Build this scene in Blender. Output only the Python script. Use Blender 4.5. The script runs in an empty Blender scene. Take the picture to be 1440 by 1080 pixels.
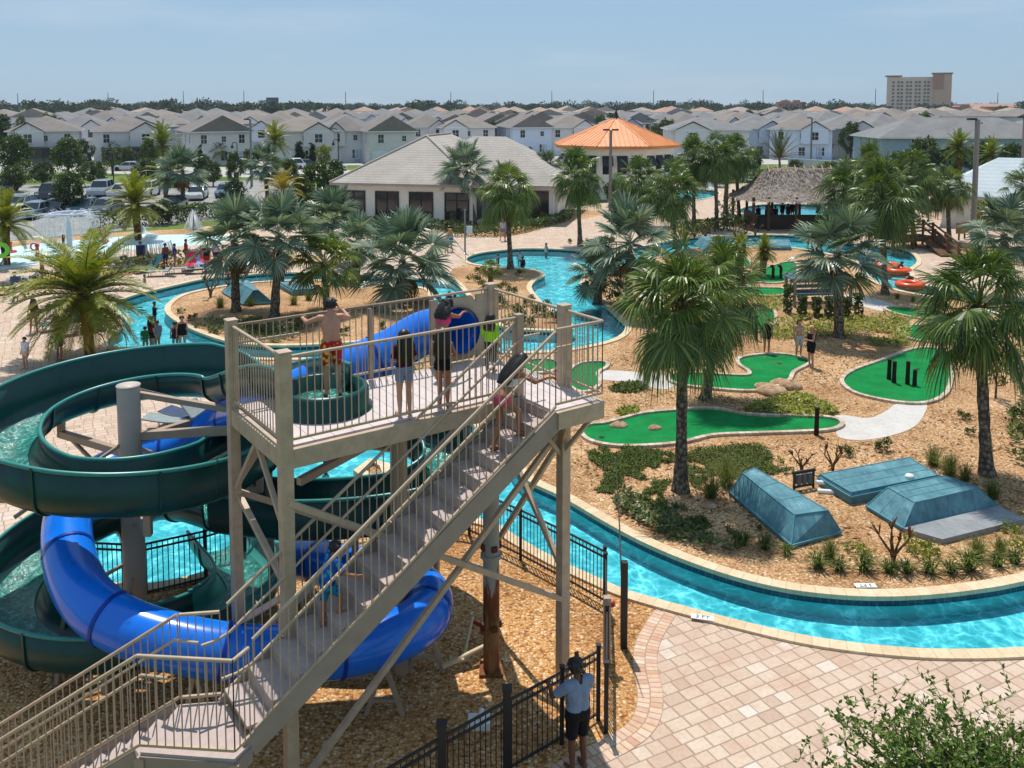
import bpy, bmesh, math, random
from mathutils import Vector, Matrix, Quaternion, noise
from mathutils.geometry import delaunay_2d_cdt
R = math.radians
rnd = random.Random(7)
scene = bpy.context.scene
col = scene.collection

# ---------------------------------------------------------------- camera
F, PITCH, H = 1255.0, R(4.5), 10.0
PPY = 148 + F * math.tan(PITCH)
CP, SP = math.cos(PITCH), math.sin(PITCH)
cam_d = bpy.data.cameras.new('camera')
cam_d.sensor_width = 36.0
cam_d.lens = F / 1440 * 36
cam_d.shift_y = -(540 - PPY) / 1440
cam_d.clip_end = 6000
cam = bpy.data.objects.new('camera', cam_d)
col.objects.link(cam)
cam.location = (0, 0, H)
cam.rotation_euler = (R(90) - PITCH, 0, 0)
scene.camera = cam


def ray(px, py):
    a = (px - 720) / F
    b = -(py - PPY) / F
    return a, CP + b * SP, -SP + b * CP


def at(px, py, z=0.0):
    """point of the photograph on the level z -> (x, y)"""
    dx, dy, dz = ray(px, py)
    t = (z - H) / dz
    return dx * t, dy * t


def at3(px, py, z=0.0):
    x, y = at(px, py, z)
    return Vector((x, y, z))


def atY(px, py, Y):
    dx, dy, dz = ray(px, py)
    t = Y / dy
    return Vector((dx * t, Y, H + dz * t))


def hz(py, Y):
    """height of something seen at row py at distance Y"""
    return atY(720, py, Y).z


# ---------------------------------------------------------------- world
SUN_EL, SUN_AZ = R(67.5), R(-13)          # azimuth from +Y, negative = to the left
w = bpy.data.worlds.new('World')
scene.world = w
w.use_nodes = True
nt = w.node_tree
for n in list(nt.nodes):
    nt.nodes.remove(n)
sky = nt.nodes.new('ShaderNodeTexSky')
sky.sky_type = 'NISHITA'
sky.sun_disc = False
sky.sun_elevation = SUN_EL
sky.sun_rotation = SUN_AZ
sky.air_density = 1.0
sky.dust_density = 0.4
sky.ozone_density = 2.5
bg = nt.nodes.new('ShaderNodeBackground')
bg.inputs['Strength'].default_value = 0.074
out = nt.nodes.new('ShaderNodeOutputWorld')
tc = nt.nodes.new('ShaderNodeTexCoord')
mp = nt.nodes.new('ShaderNodeMapping')
mp.inputs['Scale'].default_value = (1.0, 1.0, 7)
mp.inputs['Location'].default_value = (0.35, 0.2, 0.1)
nz = nt.nodes.new('ShaderNodeTexNoise')
nz.inputs['Scale'].default_value = 2.2
nz.inputs['Detail'].default_value = 7
nz.inputs['Roughness'].default_value = 0.6
rp = nt.nodes.new('ShaderNodeValToRGB')
rp.color_ramp.elements[0].position = 0.5
rp.color_ramp.elements[0].color = (0, 0, 0, 1)
rp.color_ramp.elements[1].position = 0.8
rp.color_ramp.elements[1].color = (.5, .5, .5, 1)
mx = nt.nodes.new('ShaderNodeMixRGB')
mx.inputs['Color2'].default_value = (8.6, 9.8, 11.0, 1)
L = nt.links.new
tint = nt.nodes.new('ShaderNodeMixRGB')
tint.blend_type = 'MULTIPLY'
tint.inputs['Fac'].default_value = 1
tint.inputs['Color2'].default_value = (0.9, 0.95, 1.1, 1)
L(tc.outputs['Generated'], mp.inputs['Vector'])
L(mp.outputs['Vector'], nz.inputs['Vector'])
L(nz.outputs['Fac'], rp.inputs['Fac'])
L(rp.outputs['Color'], mx.inputs['Fac'])
L(sky.outputs['Color'], tint.inputs['Color1'])
air = nt.nodes.new('ShaderNodeMixRGB')          # summer haze evens out the sky
air.inputs['Fac'].default_value = 0.68
air.inputs['Color2'].default_value = (5.2, 7.9, 10.6, 1)
L(tint.outputs['Color'], air.inputs['Color1'])
L(air.outputs['Color'], mx.inputs['Color1'])
L(mx.outputs['Color'], bg.inputs['Color'])
L(bg.outputs['Background'], out.inputs['Surface'])
sd = bpy.data.lights.new('sun', 'SUN')
sd.energy = 4.55
sd.angle = R(0.53)
sd.color = (1.0, 0.955, 0.88)
sun = bpy.data.objects.new('sun', sd)
col.objects.link(sun)
sdir = Vector((math.sin(SUN_AZ) * math.cos(SUN_EL), math.cos(SUN_AZ) * math.cos(SUN_EL), math.sin(SUN_EL)))
sun.rotation_euler = sdir.to_track_quat('Z', 'Y').to_euler()
sun.location = sdir * 60
vs = scene.view_settings
vs.view_transform = 'Standard'
vs.look = 'None'
vs.gamma = 1
vs.exposure = 0.0
scene.render.use_motion_blur = False
cy = scene.cycles
cy.max_bounces = 6
cy.diffuse_bounces = 2
cy.glossy_bounces = 3
cy.transmission_bounces = 4
cy.transparent_max_bounces = 10
cy.caustics_reflective = False
cy.caustics_refractive = False
try:
    cy.use_denoising = True
    cy.denoiser = 'OPENIMAGEDENOISE'
except Exception:
    pass


# ---------------------------------------------------------------- materials
def srgb(r, g, b):
    def f(c):
        c /= 255
        return c / 12.92 if c <= 0.04045 else ((c + 0.055) / 1.055) ** 2.4
    return (f(r), f(g), f(b), 1)


class Mat:
    """small node-tree writer"""
    def __init__(s, name, rough=0.6, spec=0.4, metal=0.0):
        s.m = bpy.data.materials.new(name)
        s.m.use_nodes = True
        s.t = s.m.node_tree
        s.b = s.t.nodes['Principled BSDF']
        s.o = s.t.nodes['Material Output']
        s.b.inputs['Roughness'].default_value = rough
        s.b.inputs['Specular IOR Level'].default_value = spec
        s.b.inputs['Metallic'].default_value = metal

    def n(s, typ, **kw):
        nd = s.t.nodes.new(typ)
        for k, v in kw.items():
            if k in nd.inputs.keys():
                nd.inputs[k].default_value = v
            else:
                setattr(nd, k, v)
        return nd

    def l(s, a, b):
        s.t.links.new(a, b)

    def coord(s, scale=(1, 1, 1), rot=(0, 0, 0), kind='Object'):
        if kind == 'World':
            src = s.n('ShaderNodeNewGeometry').outputs['Position']
        else:
            src = s.n('ShaderNodeTexCoord').outputs[kind]
        m = s.n('ShaderNodeMapping')
        m.inputs['Scale'].default_value = scale
        m.inputs['Rotation'].default_value = rot
        s.l(src, m.inputs['Vector'])
        return m.outputs['Vector']

    def noise(s, vec, scale, detail=3, rough=0.5):
        n = s.n('ShaderNodeTexNoise')
        n.inputs['Scale'].default_value = scale
        n.inputs['Detail'].default_value = detail
        n.inputs['Roughness'].default_value = rough
        s.l(vec, n.inputs['Vector'])
        return n.outputs['Fac']

    def voro(s, vec, scale, feature='F1', outp='Color', rand=1.0):
        n = s.n('ShaderNodeTexVoronoi')
        n.feature = feature
        n.inputs['Scale'].default_value = scale
        n.inputs['Randomness'].default_value = rand
        s.l(vec, n.inputs['Vector'])
        return n.outputs[outp]

    def ramp(s, fac, stops, interp='LINEAR'):
        n = s.n('ShaderNodeValToRGB')
        n.color_ramp.interpolation = interp
        e = n.color_ramp.elements
        while len(e) < len(stops):
            e.new(0.5)
        for el, (p, c) in zip(e, stops):
            el.position = p
            el.color = c if len(c) == 4 else (*c, 1)
        s.l(fac, n.inputs['Fac'])
        return n.outputs['Color']

    def mix(s, a, b, fac, mode='MIX'):
        n = s.n('ShaderNodeMixRGB')
        n.blend_type = mode
        for v, k in ((a, 'Color1'), (b, 'Color2'), (fac, 'Fac')):
            if hasattr(v, 'is_linked') or hasattr(v, 'links'):
                s.l(v, n.inputs[k])
            else:
                n.inputs[k].default_value = v
        return n.outputs['Color']

    def math(s, op, a, b=0.0):
        n = s.n('ShaderNodeMath')
        n.operation = op
        for v, i in ((a, 0), (b, 1)):
            if hasattr(v, 'links'):
                s.l(v, n.inputs[i])
            else:
                n.inputs[i].default_value = v
        return n.outputs[0]

    def sep(s, vec):
        n = s.n('ShaderNodeSeparateXYZ')
        s.l(vec, n.inputs[0])
        return n.outputs

    def comb(s, x, y, z=0.0):
        n = s.n('ShaderNodeCombineXYZ')
        for v, i in ((x, 0), (y, 1), (z, 2)):
            if hasattr(v, 'links'):
                s.l(v, n.inputs[i])
            else:
                n.inputs[i].default_value = v
        return n.outputs[0]

    def white(s, vec):
        n = s.n('ShaderNodeTexWhiteNoise')
        s.l(vec, n.inputs['Vector'])
        return n.outputs['Value']

    def base(s, c):
        if hasattr(c, 'links'):
            s.l(c, s.b.inputs['Base Color'])
        else:
            s.b.inputs['Base Color'].default_value = c
        return s

    def rough(s, c):
        s.l(c, s.b.inputs['Roughness'])

    def bump(s, h, strength=0.4, dist=0.02):
        n = s.n('ShaderNodeBump')
        n.inputs['Strength'].default_value = strength
        n.inputs['Distance'].default_value = dist
        s.l(h, n.inputs['Height'])
        s.l(n.outputs['Normal'], s.b.inputs['Normal'])
        return n


def plain(name, c, rough=0.6, spec=0.4, metal=0.0, var=0.12, scale=6.0, bump=0.0):
    """a paint, cloth or plaster: one colour with slight mottling"""
    m = Mat(name, rough, spec, metal)
    v = m.coord()
    f = m.noise(v, scale, 4, 0.6)
    dark = tuple(x * (1 - var) for x in c[:3]) + (1,)
    lite = tuple(min(1, x * (1 + var)) for x in c[:3]) + (1,)
    m.base(m.ramp(f, [(0.3, dark), (0.7, lite)]))
    if bump:
        m.bump(m.noise(v, scale * 6, 3), bump, 0.01)
    return m.m


def leaf(name, cols, rough=0.42, spec=0.5, trans=0.3, ycol=None):
    """foliage: every leaf blade takes its own tone, light passes through"""
    m = Mat(name, rough, spec)
    g = m.n('ShaderNodeNewGeometry')
    oi = m.n('ShaderNodeObjectInfo')
    k = len(cols)
    f = m.math('ADD', m.math('MULTIPLY', g.outputs['Random Per Island'], 0.8), m.math('MULTIPLY', oi.outputs['Random'], 0.2))
    c = m.ramp(f, [(i / max(1, k - 1), cc) for i, cc in enumerate(cols)])
    m.base(c)
    tr = m.n('ShaderNodeBsdfTranslucent')
    m.l(m.mix(c, ycol or (0.9, 1.0, 0.35, 1), 1.0, 'MULTIPLY'), tr.inputs['Color'])
    ms = m.n('ShaderNodeMixShader')
    ms.inputs[0].default_value = trans
    m.l(m.b.outputs[0], ms.inputs[1])
    m.l(tr.outputs[0], ms.inputs[2])
    m.l(ms.outputs[0], m.o.inputs['Surface'])
    return m.m


# ---------------------------------------------------------------- mesh writer
class MB:
    def __init__(s):
        s.v, s.f, s.mi, s.sm, s.uv = [], [], [], [], {}
        s.cur = 0
        s.smooth = False

    def add(s, vs, fs, smooth=None):
        o = len(s.v)
        s.v.extend([tuple(p) for p in vs])
        for f in fs:
            s.f.append(tuple(i + o for i in f))
            s.mi.append(s.cur)
            s.sm.append(s.smooth if smooth is None else smooth)
        return o

    def box(s, c, d, rz=0.0, rot=None):
        M = rot if rot is not None else Matrix.Rotation(rz, 3, 'Z')
        c = Vector(c)
        vs = [c + M @ Vector((x * d[0] / 2, y * d[1] / 2, z * d[2] / 2)) for z in (-1, 1) for x, y in ((-1, -1), (1, -1), (1, 1), (-1, 1))]
        s.add(vs, [(3, 2, 1, 0), (4, 5, 6, 7), (0, 1, 5, 4), (1, 2, 6, 5), (2, 3, 7, 6), (3, 0, 4, 7)])

    def beam(s, p, q, w, h=None, up=(0, 0, 1)):
        h = h or w
        p, q = Vector(p), Vector(q)
        d = (q - p).normalized()
        u = Vector(up)
        if abs(d.dot(u)) > 0.98:
            u = Vector((0, 1, 0))
        x = d.cross(u).normalized()
        y = x.cross(d).normalized()
        vs = [o + x * a * w / 2 + y * b * h / 2 for o in (p, q) for a, b in ((-1, -1), (1, -1), (1, 1), (-1, 1))]
        s.add(vs, [(3, 2, 1, 0), (4, 5, 6, 7), (0, 1, 5, 4), (1, 2, 6, 5), (2, 3, 7, 6), (3, 0, 4, 7)])

    def rod(s, p, q, r, n=8, r2=None, caps=True):
        s.tube([p, q], [r, r if r2 is None else r2], n, caps)

    def tube(s, pts, r, n=8, caps=True, closed=False):
        pts = [Vector(p) for p in pts]
        m = len(pts)
        rr = r if isinstance(r, (list, tuple)) else [r] * m
        vs = []
        ref = None
        for i, p in enumerate(pts):
            if closed:
                d = pts[(i + 1) % m] - pts[i - 1]
            else:
                d = pts[min(i + 1, m - 1)] - pts[max(i - 1, 0)]
            d.normalize()
            if ref is None:
                ref = Vector((0, 0, 1)) if abs(d.z) < 0.9 else Vector((1, 0, 0))
            x = d.cross(ref).normalized()
            y = x.cross(d).normalized()
            ref = y
            for k in range(n):
                a = 2 * math.pi * k / n
                vs.append(p + (x * math.cos(a) + y * math.sin(a)) * rr[i])
        fs = []
        for i in range(m if closed else m - 1):
            for k in range(n):
                a, b = i * n + k, i * n + (k + 1) % n
                j = ((i + 1) % m) * n
                fs.append((a, b, j + (k + 1) % n, j + k))
        o = s.add(vs, fs, True)
        if caps and not closed:
            s.add(vs[:n][::-1], [tuple(range(n))], False)
            s.add(vs[-n:], [tuple(range(n))], False)

    def prism(s, poly, z0, z1):
        n = len(poly)
        vs = [(p[0], p[1], z0) for p in poly] + [(p[0], p[1], z1) for p in poly]
        s.add(vs, [tuple(range(n))[::-1], tuple(range(n, 2 * n))] + [(i, (i + 1) % n, n + (i + 1) % n, n + i) for i in range(n)])

    def lathe(s, prof, n=16, c=(0, 0, 0), smooth=True, sx=1, sy=1):
        vs, fs = [], []
        for r, z in prof:
            for k in range(n):
                a = 2 * math.pi * k / n
                vs.append((c[0] + r * sx * math.cos(a), c[1] + r * sy * math.sin(a), c[2] + z))
        for i in range(len(prof) - 1):
            for k in range(n):
                fs.append((i * n + k, i * n + (k + 1) % n, (i + 1) * n + (k + 1) % n, (i + 1) * n + k))
        s.add(vs, fs, smooth)

    def ball(s, c, r, nu=10, nv=7, sq=(1, 1, 1)):
        vs, fs = [], []
        for i in range(nv + 1):
            t = math.pi * i / nv
            for k in range(nu):
                a = 2 * math.pi * k / nu
                vs.append((c[0] + r * sq[0] * math.sin(t) * math.cos(a), c[1] + r * sq[1] * math.sin(t) * math.sin(a), c[2] + r * sq[2] * math.cos(t)))
        for i in range(nv):
            for k in range(nu):
                fs.append((i * nu + k, (i + 1) * nu + k, (i + 1) * nu + (k + 1) % nu, i * nu + (k + 1) % nu))
        s.add(vs, fs, True)

    def quad(s, a, b, c, d, smooth=False):
        s.add([a, b, c, d], [(0, 1, 2, 3)], smooth)

    def mesh(s, name, mats, org=None, bevel=0.0):
        me = bpy.data.meshes.new(name)
        o = Vector(org) if org is not None else Vector((0, 0, 0))
        me.from_pydata([(p[0] - o.x, p[1] - o.y, p[2] - o.z) for p in s.v], [], s.f)
        if not isinstance(mats, (list, tuple)):
            mats = [mats]
        for m in mats:
            me.materials.append(m)
        me.polygons.foreach_set('material_index', s.mi)
        me.polygons.foreach_set('use_smooth', s.sm)
        if s.uv:
            ul = me.uv_layers.new(name='UVMap')
            for lp in me.loops:
                ul.data[lp.index].uv = s.uv.get(lp.vertex_index, (0, 0))
        me.update()
        return me

    def build(s, name, mats, parent=None, bevel=0.0, local=False):
        """link as ONE mesh object; coordinates are world unless local"""
        org = Vector((0, 0, 0))
        if parent is not None and not local:
            p = parent
            while p is not None:
                org += p.location
                p = p.parent
        me = s.mesh(name, mats, org)
        o = bpy.data.objects.new(name, me)
        col.objects.link(o)
        if parent is not None:
            o.parent = parent
        if bevel:
            b = o.modifiers.new('edge', 'BEVEL')
            b.width = bevel
            b.segments = 2
            b.limit_method = 'ANGLE'
        return o


def tag(o, label=None, cat=None, group=None, kind=None):
    if label:
        o['label'] = label
    if cat:
        o['category'] = cat
    if group:
        o['group'] = group
    if kind:
        o['kind'] = kind
    return o


def thing(name, label, cat, loc=(0, 0, 0), rz=0.0, group=None):
    o = bpy.data.objects.new(name, None)
    o.empty_display_size = 0.2
    col.objects.link(o)
    o.location = loc
    o.rotation_euler = (0, 0, rz)
    return tag(o, label, cat, group)


def kids(o):
    return [c for c in bpy.data.objects if c.parent is o]


def copy_tree(o, parent=None, tree=None):
    c = o.copy()
    col.objects.link(c)
    if parent is not None:
        c.parent = parent
    for ch in (o.children):
        copy_tree(ch, c)
    return c


def put(o, x, y, z=0.0, rz=0.0, s=1.0, label=None, group=None):
    o.location = (x, y, z)
    o.rotation_euler = (0, 0, rz)
    o.scale = (s, s, s) if not isinstance(s, tuple) else s
    if label:
        o['label'] = label
    if group:
        o['group'] = group
    return o


def crom(pts, k=6, closed=True):
    """smooth curve through points"""
    n = len(pts)
    o = []
    rng = range(n) if closed else range(n - 1)
    for i in rng:
        p0, p1, p2, p3 = (pts[(i - 1) % n] if closed else pts[max(i - 1, 0)], pts[i], pts[(i + 1) % n], pts[(i + 2) % n] if closed else pts[min(i + 2, n - 1)])
        for j in range(k):
            t = j / k
            o.append(tuple(0.5 * (2 * p1[a] + (p2[a] - p0[a]) * t + (2 * p0[a] - 5 * p1[a] + 4 * p2[a] - p3[a]) * t * t + (3 * p1[a] - p0[a] - 3 * p2[a] + p3[a]) * t ** 3) for a in range(len(p1))))
    if not closed:
        o.append(tuple(pts[-1]))
    return o


def inside(p, poly):
    x, y = p
    c = False
    j = len(poly) - 1
    for i in range(len(poly)):
        xi, yi = poly[i][0], poly[i][1]
        xj, yj = poly[j][0], poly[j][1]
        if (yi > y) != (yj > y) and x < (xj - xi) * (y - yi) / (yj - yi) + xi:
            c = not c
        j = i
    return c
# ================================================================ ground materials
def m_gravel(name, c_lo, c_mid, c_hi, scale):
    m = Mat(name, 0.85, 0.2)
    v = m.coord(kind='World')
    cell = m.voro(v, scale, 'F1', 'Color')
    d = m.voro(v, scale, 'F1', 'Distance')
    r = m.sep(cell)[0]
    big = m.noise(v, 0.35, 4, 0.6)
    c = m.ramp(r, [(0.0, c_lo), (0.35, c_mid), (0.75, c_mid), (1.0, c_hi)])
    c = m.mix(c, (0.55, 0.42, 0.30, 1), m.math('MULTIPLY', m.ramp(d, [(0.25, (0, 0, 0)), (0.75, (1, 1, 1))]), 0.75), 'MULTIPLY')
    c = m.mix(c, (0.72, 0.66, 0.6, 1), m.ramp(big, [(0.42, (0, 0, 0)), (0.62, (1, 1, 1))]), 'MULTIPLY')
    m.base(c)
    h = m.math('SUBTRACT', m.math('MULTIPLY', r, 0.6), d)
    m.bump(h, 0.9, 0.03)
    return m.m


MULCH = m_gravel('mulch_chips', srgb(168, 122, 82), srgb(214, 174, 130), srgb(244, 222, 190), 19)
GRAVEL = m_gravel('gravel_chips', srgb(150, 102, 58), srgb(222, 172, 114), srgb(248, 226, 190), 19)


def m_pavers():
    m = Mat('beige_pavers', 0.7, 0.3)
    v = m.coord(kind='World', rot=(0, 0, R(-27)))
    s = m.sep(v)
    k = 1 / 0.265
    x, y = m.math('MULTIPLY', s[0], k), m.math('MULTIPLY', s[1], k)
    # some rows carry double length stones
    row = m.math('FLOOR', y)
    rw = m.white(m.comb(0, row, 3))
    x = m.math('MULTIPLY', x, m.math('ADD', 0.72, m.math('MULTIPLY', m.math('GREATER_THAN', rw, 0.45), 0.28)))
    x = m.math('ADD', x, m.math('MULTIPLY', rw, 0.5))
    cx = m.math('FLOOR', x)
    rv = m.white(m.comb(cx, row, 0))
    c = m.ramp(rv, [(0, srgb(184, 158, 139)), (0.14, srgb(196, 171, 150)), (0.5, srgb(201, 177, 156)), (0.85, srgb(204, 182, 162)), (0.96, srgb(208, 189, 170)), (1, srgb(214, 200, 186))])
    fx, fy = m.math('FRACT', x), m.math('FRACT', y)
    ex = m.math('MINIMUM', fx, m.math('SUBTRACT', 1, fx))
    ey = m.math('MINIMUM', fy, m.math('SUBTRACT', 1, fy))
    e = m.math('MINIMUM', ex, ey)
    j = m.ramp(e, [(0.0, (1, 1, 1)), (0.035, (1, 1, 1)), (0.06, (0, 0, 0))])
    n1 = m.noise(v, 1.4, 5, 0.65)
    n2 = m.noise(v, 14, 4, 0.6)
    c = m.mix(c, srgb(190, 150, 126), m.ramp(n1, [(0.5, (0, 0, 0)), (0.75, (.7, .7, .7))]))
    c = m.mix(c, (0.8, 0.76, 0.72, 1), m.ramp(n2, [(0.4, (0, 0, 0)), (0.7, (.6, .6, .6))]), 'MULTIPLY')
    c = m.mix(c, srgb(120, 96, 80), m.math('MULTIPLY', j, 0.6))
    c = m.mix(c, srgb(176, 146, 126), m.ramp(m.noise(v, .45, 6, .7), [(0.52, (0, 0, 0)), (0.72, (.55, .55, .55))]))
    m.base(c)
    m.bump(m.math('SUBTRACT', m.math('MULTIPLY', n2, 0.3), j), 0.5, 0.008)
    return m.m


PAVER = m_pavers()


def m_strip(name, L0, cols, joint, rows=1):
    """stones laid along a curb; UV.x is metres along it, UV.y 0-1 across"""
    m = Mat(name, 0.7, 0.3)
    s = m.sep(m.coord(kind='UV'))
    yv = m.math('MULTIPLY', s[1], rows)
    ry = m.math('FLOOR', yv)
    x = m.math('ADD', m.math('MULTIPLY', s[0], 1 / L0), m.math('MULTIPLY', ry, 0.37))
    rv = m.white(m.comb(m.math('FLOOR', x), ry, 1))
    c = m.ramp(rv, [(i / (len(cols) - 1), cc) for i, cc in enumerate(cols)])
    fx, fy = m.math('FRACT', x), m.math('FRACT', yv)
    ex = m.math('MULTIPLY', m.math('MINIMUM', fx, m.math('SUBTRACT', 1, fx)), L0)
    e = ex
    if rows > 1:
        ey = m.math('MULTIPLY', m.math('MINIMUM', fy, m.math('SUBTRACT', 1, fy)), 0.22)
        e = m.math('MINIMUM', ex, ey)
    j = m.ramp(e, [(0.0, (1, 1, 1)), (0.006, (1, 1, 1)), (0.014, (0, 0, 0))])
    g = m.coord(kind='World')
    n = m.noise(g, 9, 4, 0.65)
    c = m.mix(c, (0.75, 0.68, 0.6, 1), m.ramp(n, [(0.45, (0, 0, 0)), (0.75, (.7, .7, .7))]), 'MULTIPLY')
    c = m.mix(c, joint, m.math('MULTIPLY', j, 0.6))
    m.base(c)
    return m.m


COPING = m_strip('cream_coping', 0.3, [srgb(206, 182, 148), srgb(214, 190, 156), srgb(220, 198, 166)], srgb(176, 150, 118))
BORDER = m_strip('red_brick_border', 0.115, [srgb(192, 150, 124), srgb(208, 174, 146), srgb(214, 188, 164), srgb(200, 160, 138), srgb(218, 198, 176)], srgb(120, 90, 70), rows=2)
CURBM = m_strip('golf_curb', 0.22, [srgb(170, 150, 132), srgb(196, 176, 156), srgb(210, 194, 176)], srgb(100, 80, 64))


def m_lawn():
    m = Mat('mown_grass', 0.9, 0.15)
    v = m.coord(kind='World')
    a, b = m.noise(v, 0.12, 4, 0.6), m.noise(v, 2.2, 4, 0.7)
    c = m.ramp(a, [(0.35, srgb(86, 104, 48)), (0.55, srgb(104, 122, 56)), (0.7, srgb(128, 132, 72))])
    c = m.mix(c, (0.6, 0.65, 0.5, 1), m.ramp(b, [(0.4, (0, 0, 0)), (0.65, (.9, .9, .9))]), 'MULTIPLY')
    m.base(c)
    return m.m


def m_asphalt():
    m = Mat('pale_asphalt', 0.9, 0.2)
    v = m.coord(kind='World')
    c = m.ramp(m.noise(v, 0.5, 5, 0.65), [(0.3, srgb(128, 126, 124)), (0.7, srgb(160, 157, 152))])
    m.base(c)
    return m.m


def m_conc(name, a, b):
    m = Mat(name, 0.8, 0.25)
    v = m.coord(kind='World')
    c = m.ramp(m.noise(v, 1.1, 6, 0.7), [(0.3, a), (0.7, b)])
    c = m.mix(c, (0.8, 0.78, 0.75, 1), m.ramp(m.noise(v, 8, 4), [(0.45, (0, 0, 0)), (0.7, (.6, .6, .6))]), 'MULTIPLY')
    m.base(c)
    return m.m


LAWN, ASPH = m_lawn(), m_asphalt()
ROADM = m_conc('road_concrete', srgb(168, 164, 160), srgb(188, 184, 178))
PATHM = m_conc('path_concrete', srgb(188, 182, 176), srgb(206, 200, 194))
PADM = m_conc('splash_pad_paint', srgb(168, 204, 208), srgb(206, 228, 228))


def m_water(name, trans, dark=0.0):
    """pool water: tinted see-through sheet with ripples; bright caustic lines are painted into its see-through colour"""
    m = Mat(name)
    v = m.coord(kind='World')
    w1 = m.noise(v, 1.3, 3, 0.55)
    wv = m.n('ShaderNodeVectorMath', operation='ADD')
    dn = m.n('ShaderNodeTexNoise')
    dn.inputs['Scale'].default_value = 1.1
    dn.inputs['Detail'].default_value = 3
    m.l(v, dn.inputs['Vector'])
    sc = m.n('ShaderNodeVectorMath', operation='SCALE')
    sc.inputs['Scale'].default_value = 1.3
    m.l(dn.outputs['Color'], sc.inputs[0])
    m.l(v, wv.inputs[0])
    m.l(sc.outputs[0], wv.inputs[1])
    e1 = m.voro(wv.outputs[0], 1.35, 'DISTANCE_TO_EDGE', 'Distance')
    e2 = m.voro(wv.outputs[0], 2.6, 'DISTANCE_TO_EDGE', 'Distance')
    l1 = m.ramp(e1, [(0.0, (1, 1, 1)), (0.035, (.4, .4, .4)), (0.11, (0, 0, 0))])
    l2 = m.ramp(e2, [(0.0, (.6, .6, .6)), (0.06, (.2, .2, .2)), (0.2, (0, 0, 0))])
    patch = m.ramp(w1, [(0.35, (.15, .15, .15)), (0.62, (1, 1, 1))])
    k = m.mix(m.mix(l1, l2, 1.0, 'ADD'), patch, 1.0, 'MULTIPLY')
    c = m.mix(trans, tuple(x * .8 + 0.72 for x in trans[:3]) + (1,), k)  # caustic light net painted into the transmission colour
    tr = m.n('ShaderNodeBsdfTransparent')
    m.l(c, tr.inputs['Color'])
    gl = m.n('ShaderNodeBsdfGlossy')
    gl.inputs['Roughness'].default_value = 0.06
    gl.inputs['Color'].default_value = (.9, .95, 1, 1)
    bn = m.n('ShaderNodeBump')
    bn.inputs['Strength'].default_value = 0.55
    bn.inputs['Distance'].default_value = 0.06
    hh = m.math('ADD', m.noise(v, 3.2, 3, 0.6), m.math('MULTIPLY', m.noise(v, 0.9, 2), 1.5))
    m.l(hh, bn.inputs['Height'])
    m.l(bn.outputs[0], gl.inputs['Normal'])
    fr = m.n('ShaderNodeFresnel')
    fr.inputs['IOR'].default_value = 1.25
    m.l(bn.outputs[0], fr.inputs['Normal'])
    ms = m.n('ShaderNodeMixShader')
    m.l(fr.outputs[0], ms.inputs[0])
    m.l(tr.outputs[0], ms.inputs[1])
    m.l(gl.outputs[0], ms.inputs[2])
    m.l(ms.outputs[0], m.o.inputs['Surface'])
    return m.m


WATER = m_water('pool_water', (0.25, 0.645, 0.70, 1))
PLASTER = Mat('pool_plaster', 0.7, 0.2)
_v = PLASTER.coord(kind='World')
PLASTER.base(PLASTER.ramp(PLASTER.noise(_v, 0.8, 5, 0.6), [(0.3, srgb(150, 222, 226)), (0.7, srgb(178, 234, 238))]))
PLASTER = PLASTER.m
TILE = Mat('dark_blue_waterline_tile', 0.25, 0.5)
_s = TILE.sep(TILE.coord(kind='UV'))
_f = TILE.math('FRACT', TILE.math('MULTIPLY', _s[0], 1 / 0.16))
TILE.base(TILE.mix(srgb(24, 44, 78), srgb(120, 140, 150), TILE.ramp(_f, [(0.0, (1, 1, 1)), (0.06, (0, 0, 0))])))
TILE = TILE.m

# ================================================================ ground plan, traced on the level
G0 = lambda pts: [at(*p) for p in pts]
zones = []                      # (class, polygon) in order of priority
SM = lambda pts, k=5: crom(G0(pts), k)
zones.append(('water', SM([(735, 672), (790, 700), (850, 735), (900, 762), (960, 788), (1030, 812), (1100, 829), (1170, 838), (1240, 841), (1310, 838), (1380, 830), (1440, 819), (1640, 775), (1720, 860), (1600, 900), (1440, 914), (1330, 917), (1240, 912), (1140, 899), (1050, 879), (973, 859), (884, 834), (830, 811), (780, 788), (730, 760), (690, 736), (640, 728), (580, 729), (520, 737), (450, 752), (395, 770), (340, 788), (270, 812), (200, 824), (140, 818), (90, 790), (66, 752), (50, 718), (130, 692), (250, 665), (340, 640), (410, 606), (540, 588), (640, 592), (700, 628)])))
zones.append(('water', SM([(150, 484), (158, 470), (172, 462), (168, 445), (158, 437), (165, 425), (195, 414), (225, 407), (255, 400), (293, 392), (340, 388), (377, 385), (430, 384), (500, 388), (570, 392), (625, 393), (641, 398), (655, 414), (669, 432), (690, 452), (720, 463), (790, 466), (806, 462), (795, 448), (765, 428), (752, 414), (747, 404), (753, 395), (766, 388), (757, 381), (735, 378), (700, 376), (664, 371), (656, 364), (672, 357), (700, 353), (735, 350), (790, 351), (850, 355), (905, 347), (960, 336), (1050, 331), (1120, 332), (1200, 344), (1250, 347), (1278, 354), (1289, 364), (1288, 372), (1278, 380), (1284, 392), (1300, 402), (1380, 412), (1380, 424), (1310, 417), (1262, 408), (1232, 396), (1216, 382), (1214, 372), (1180, 360), (1110, 348), (1040, 347), (970, 350), (920, 363), (880, 372), (830, 384), (815, 398), (828, 412), (847, 427), (868, 447), (880, 462), (862, 478), (806, 491), (760, 495), (690, 496), (600, 499), (500, 502), (400, 505), (330, 502), (270, 492), (200, 489), (165, 490)], 4)))
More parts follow.
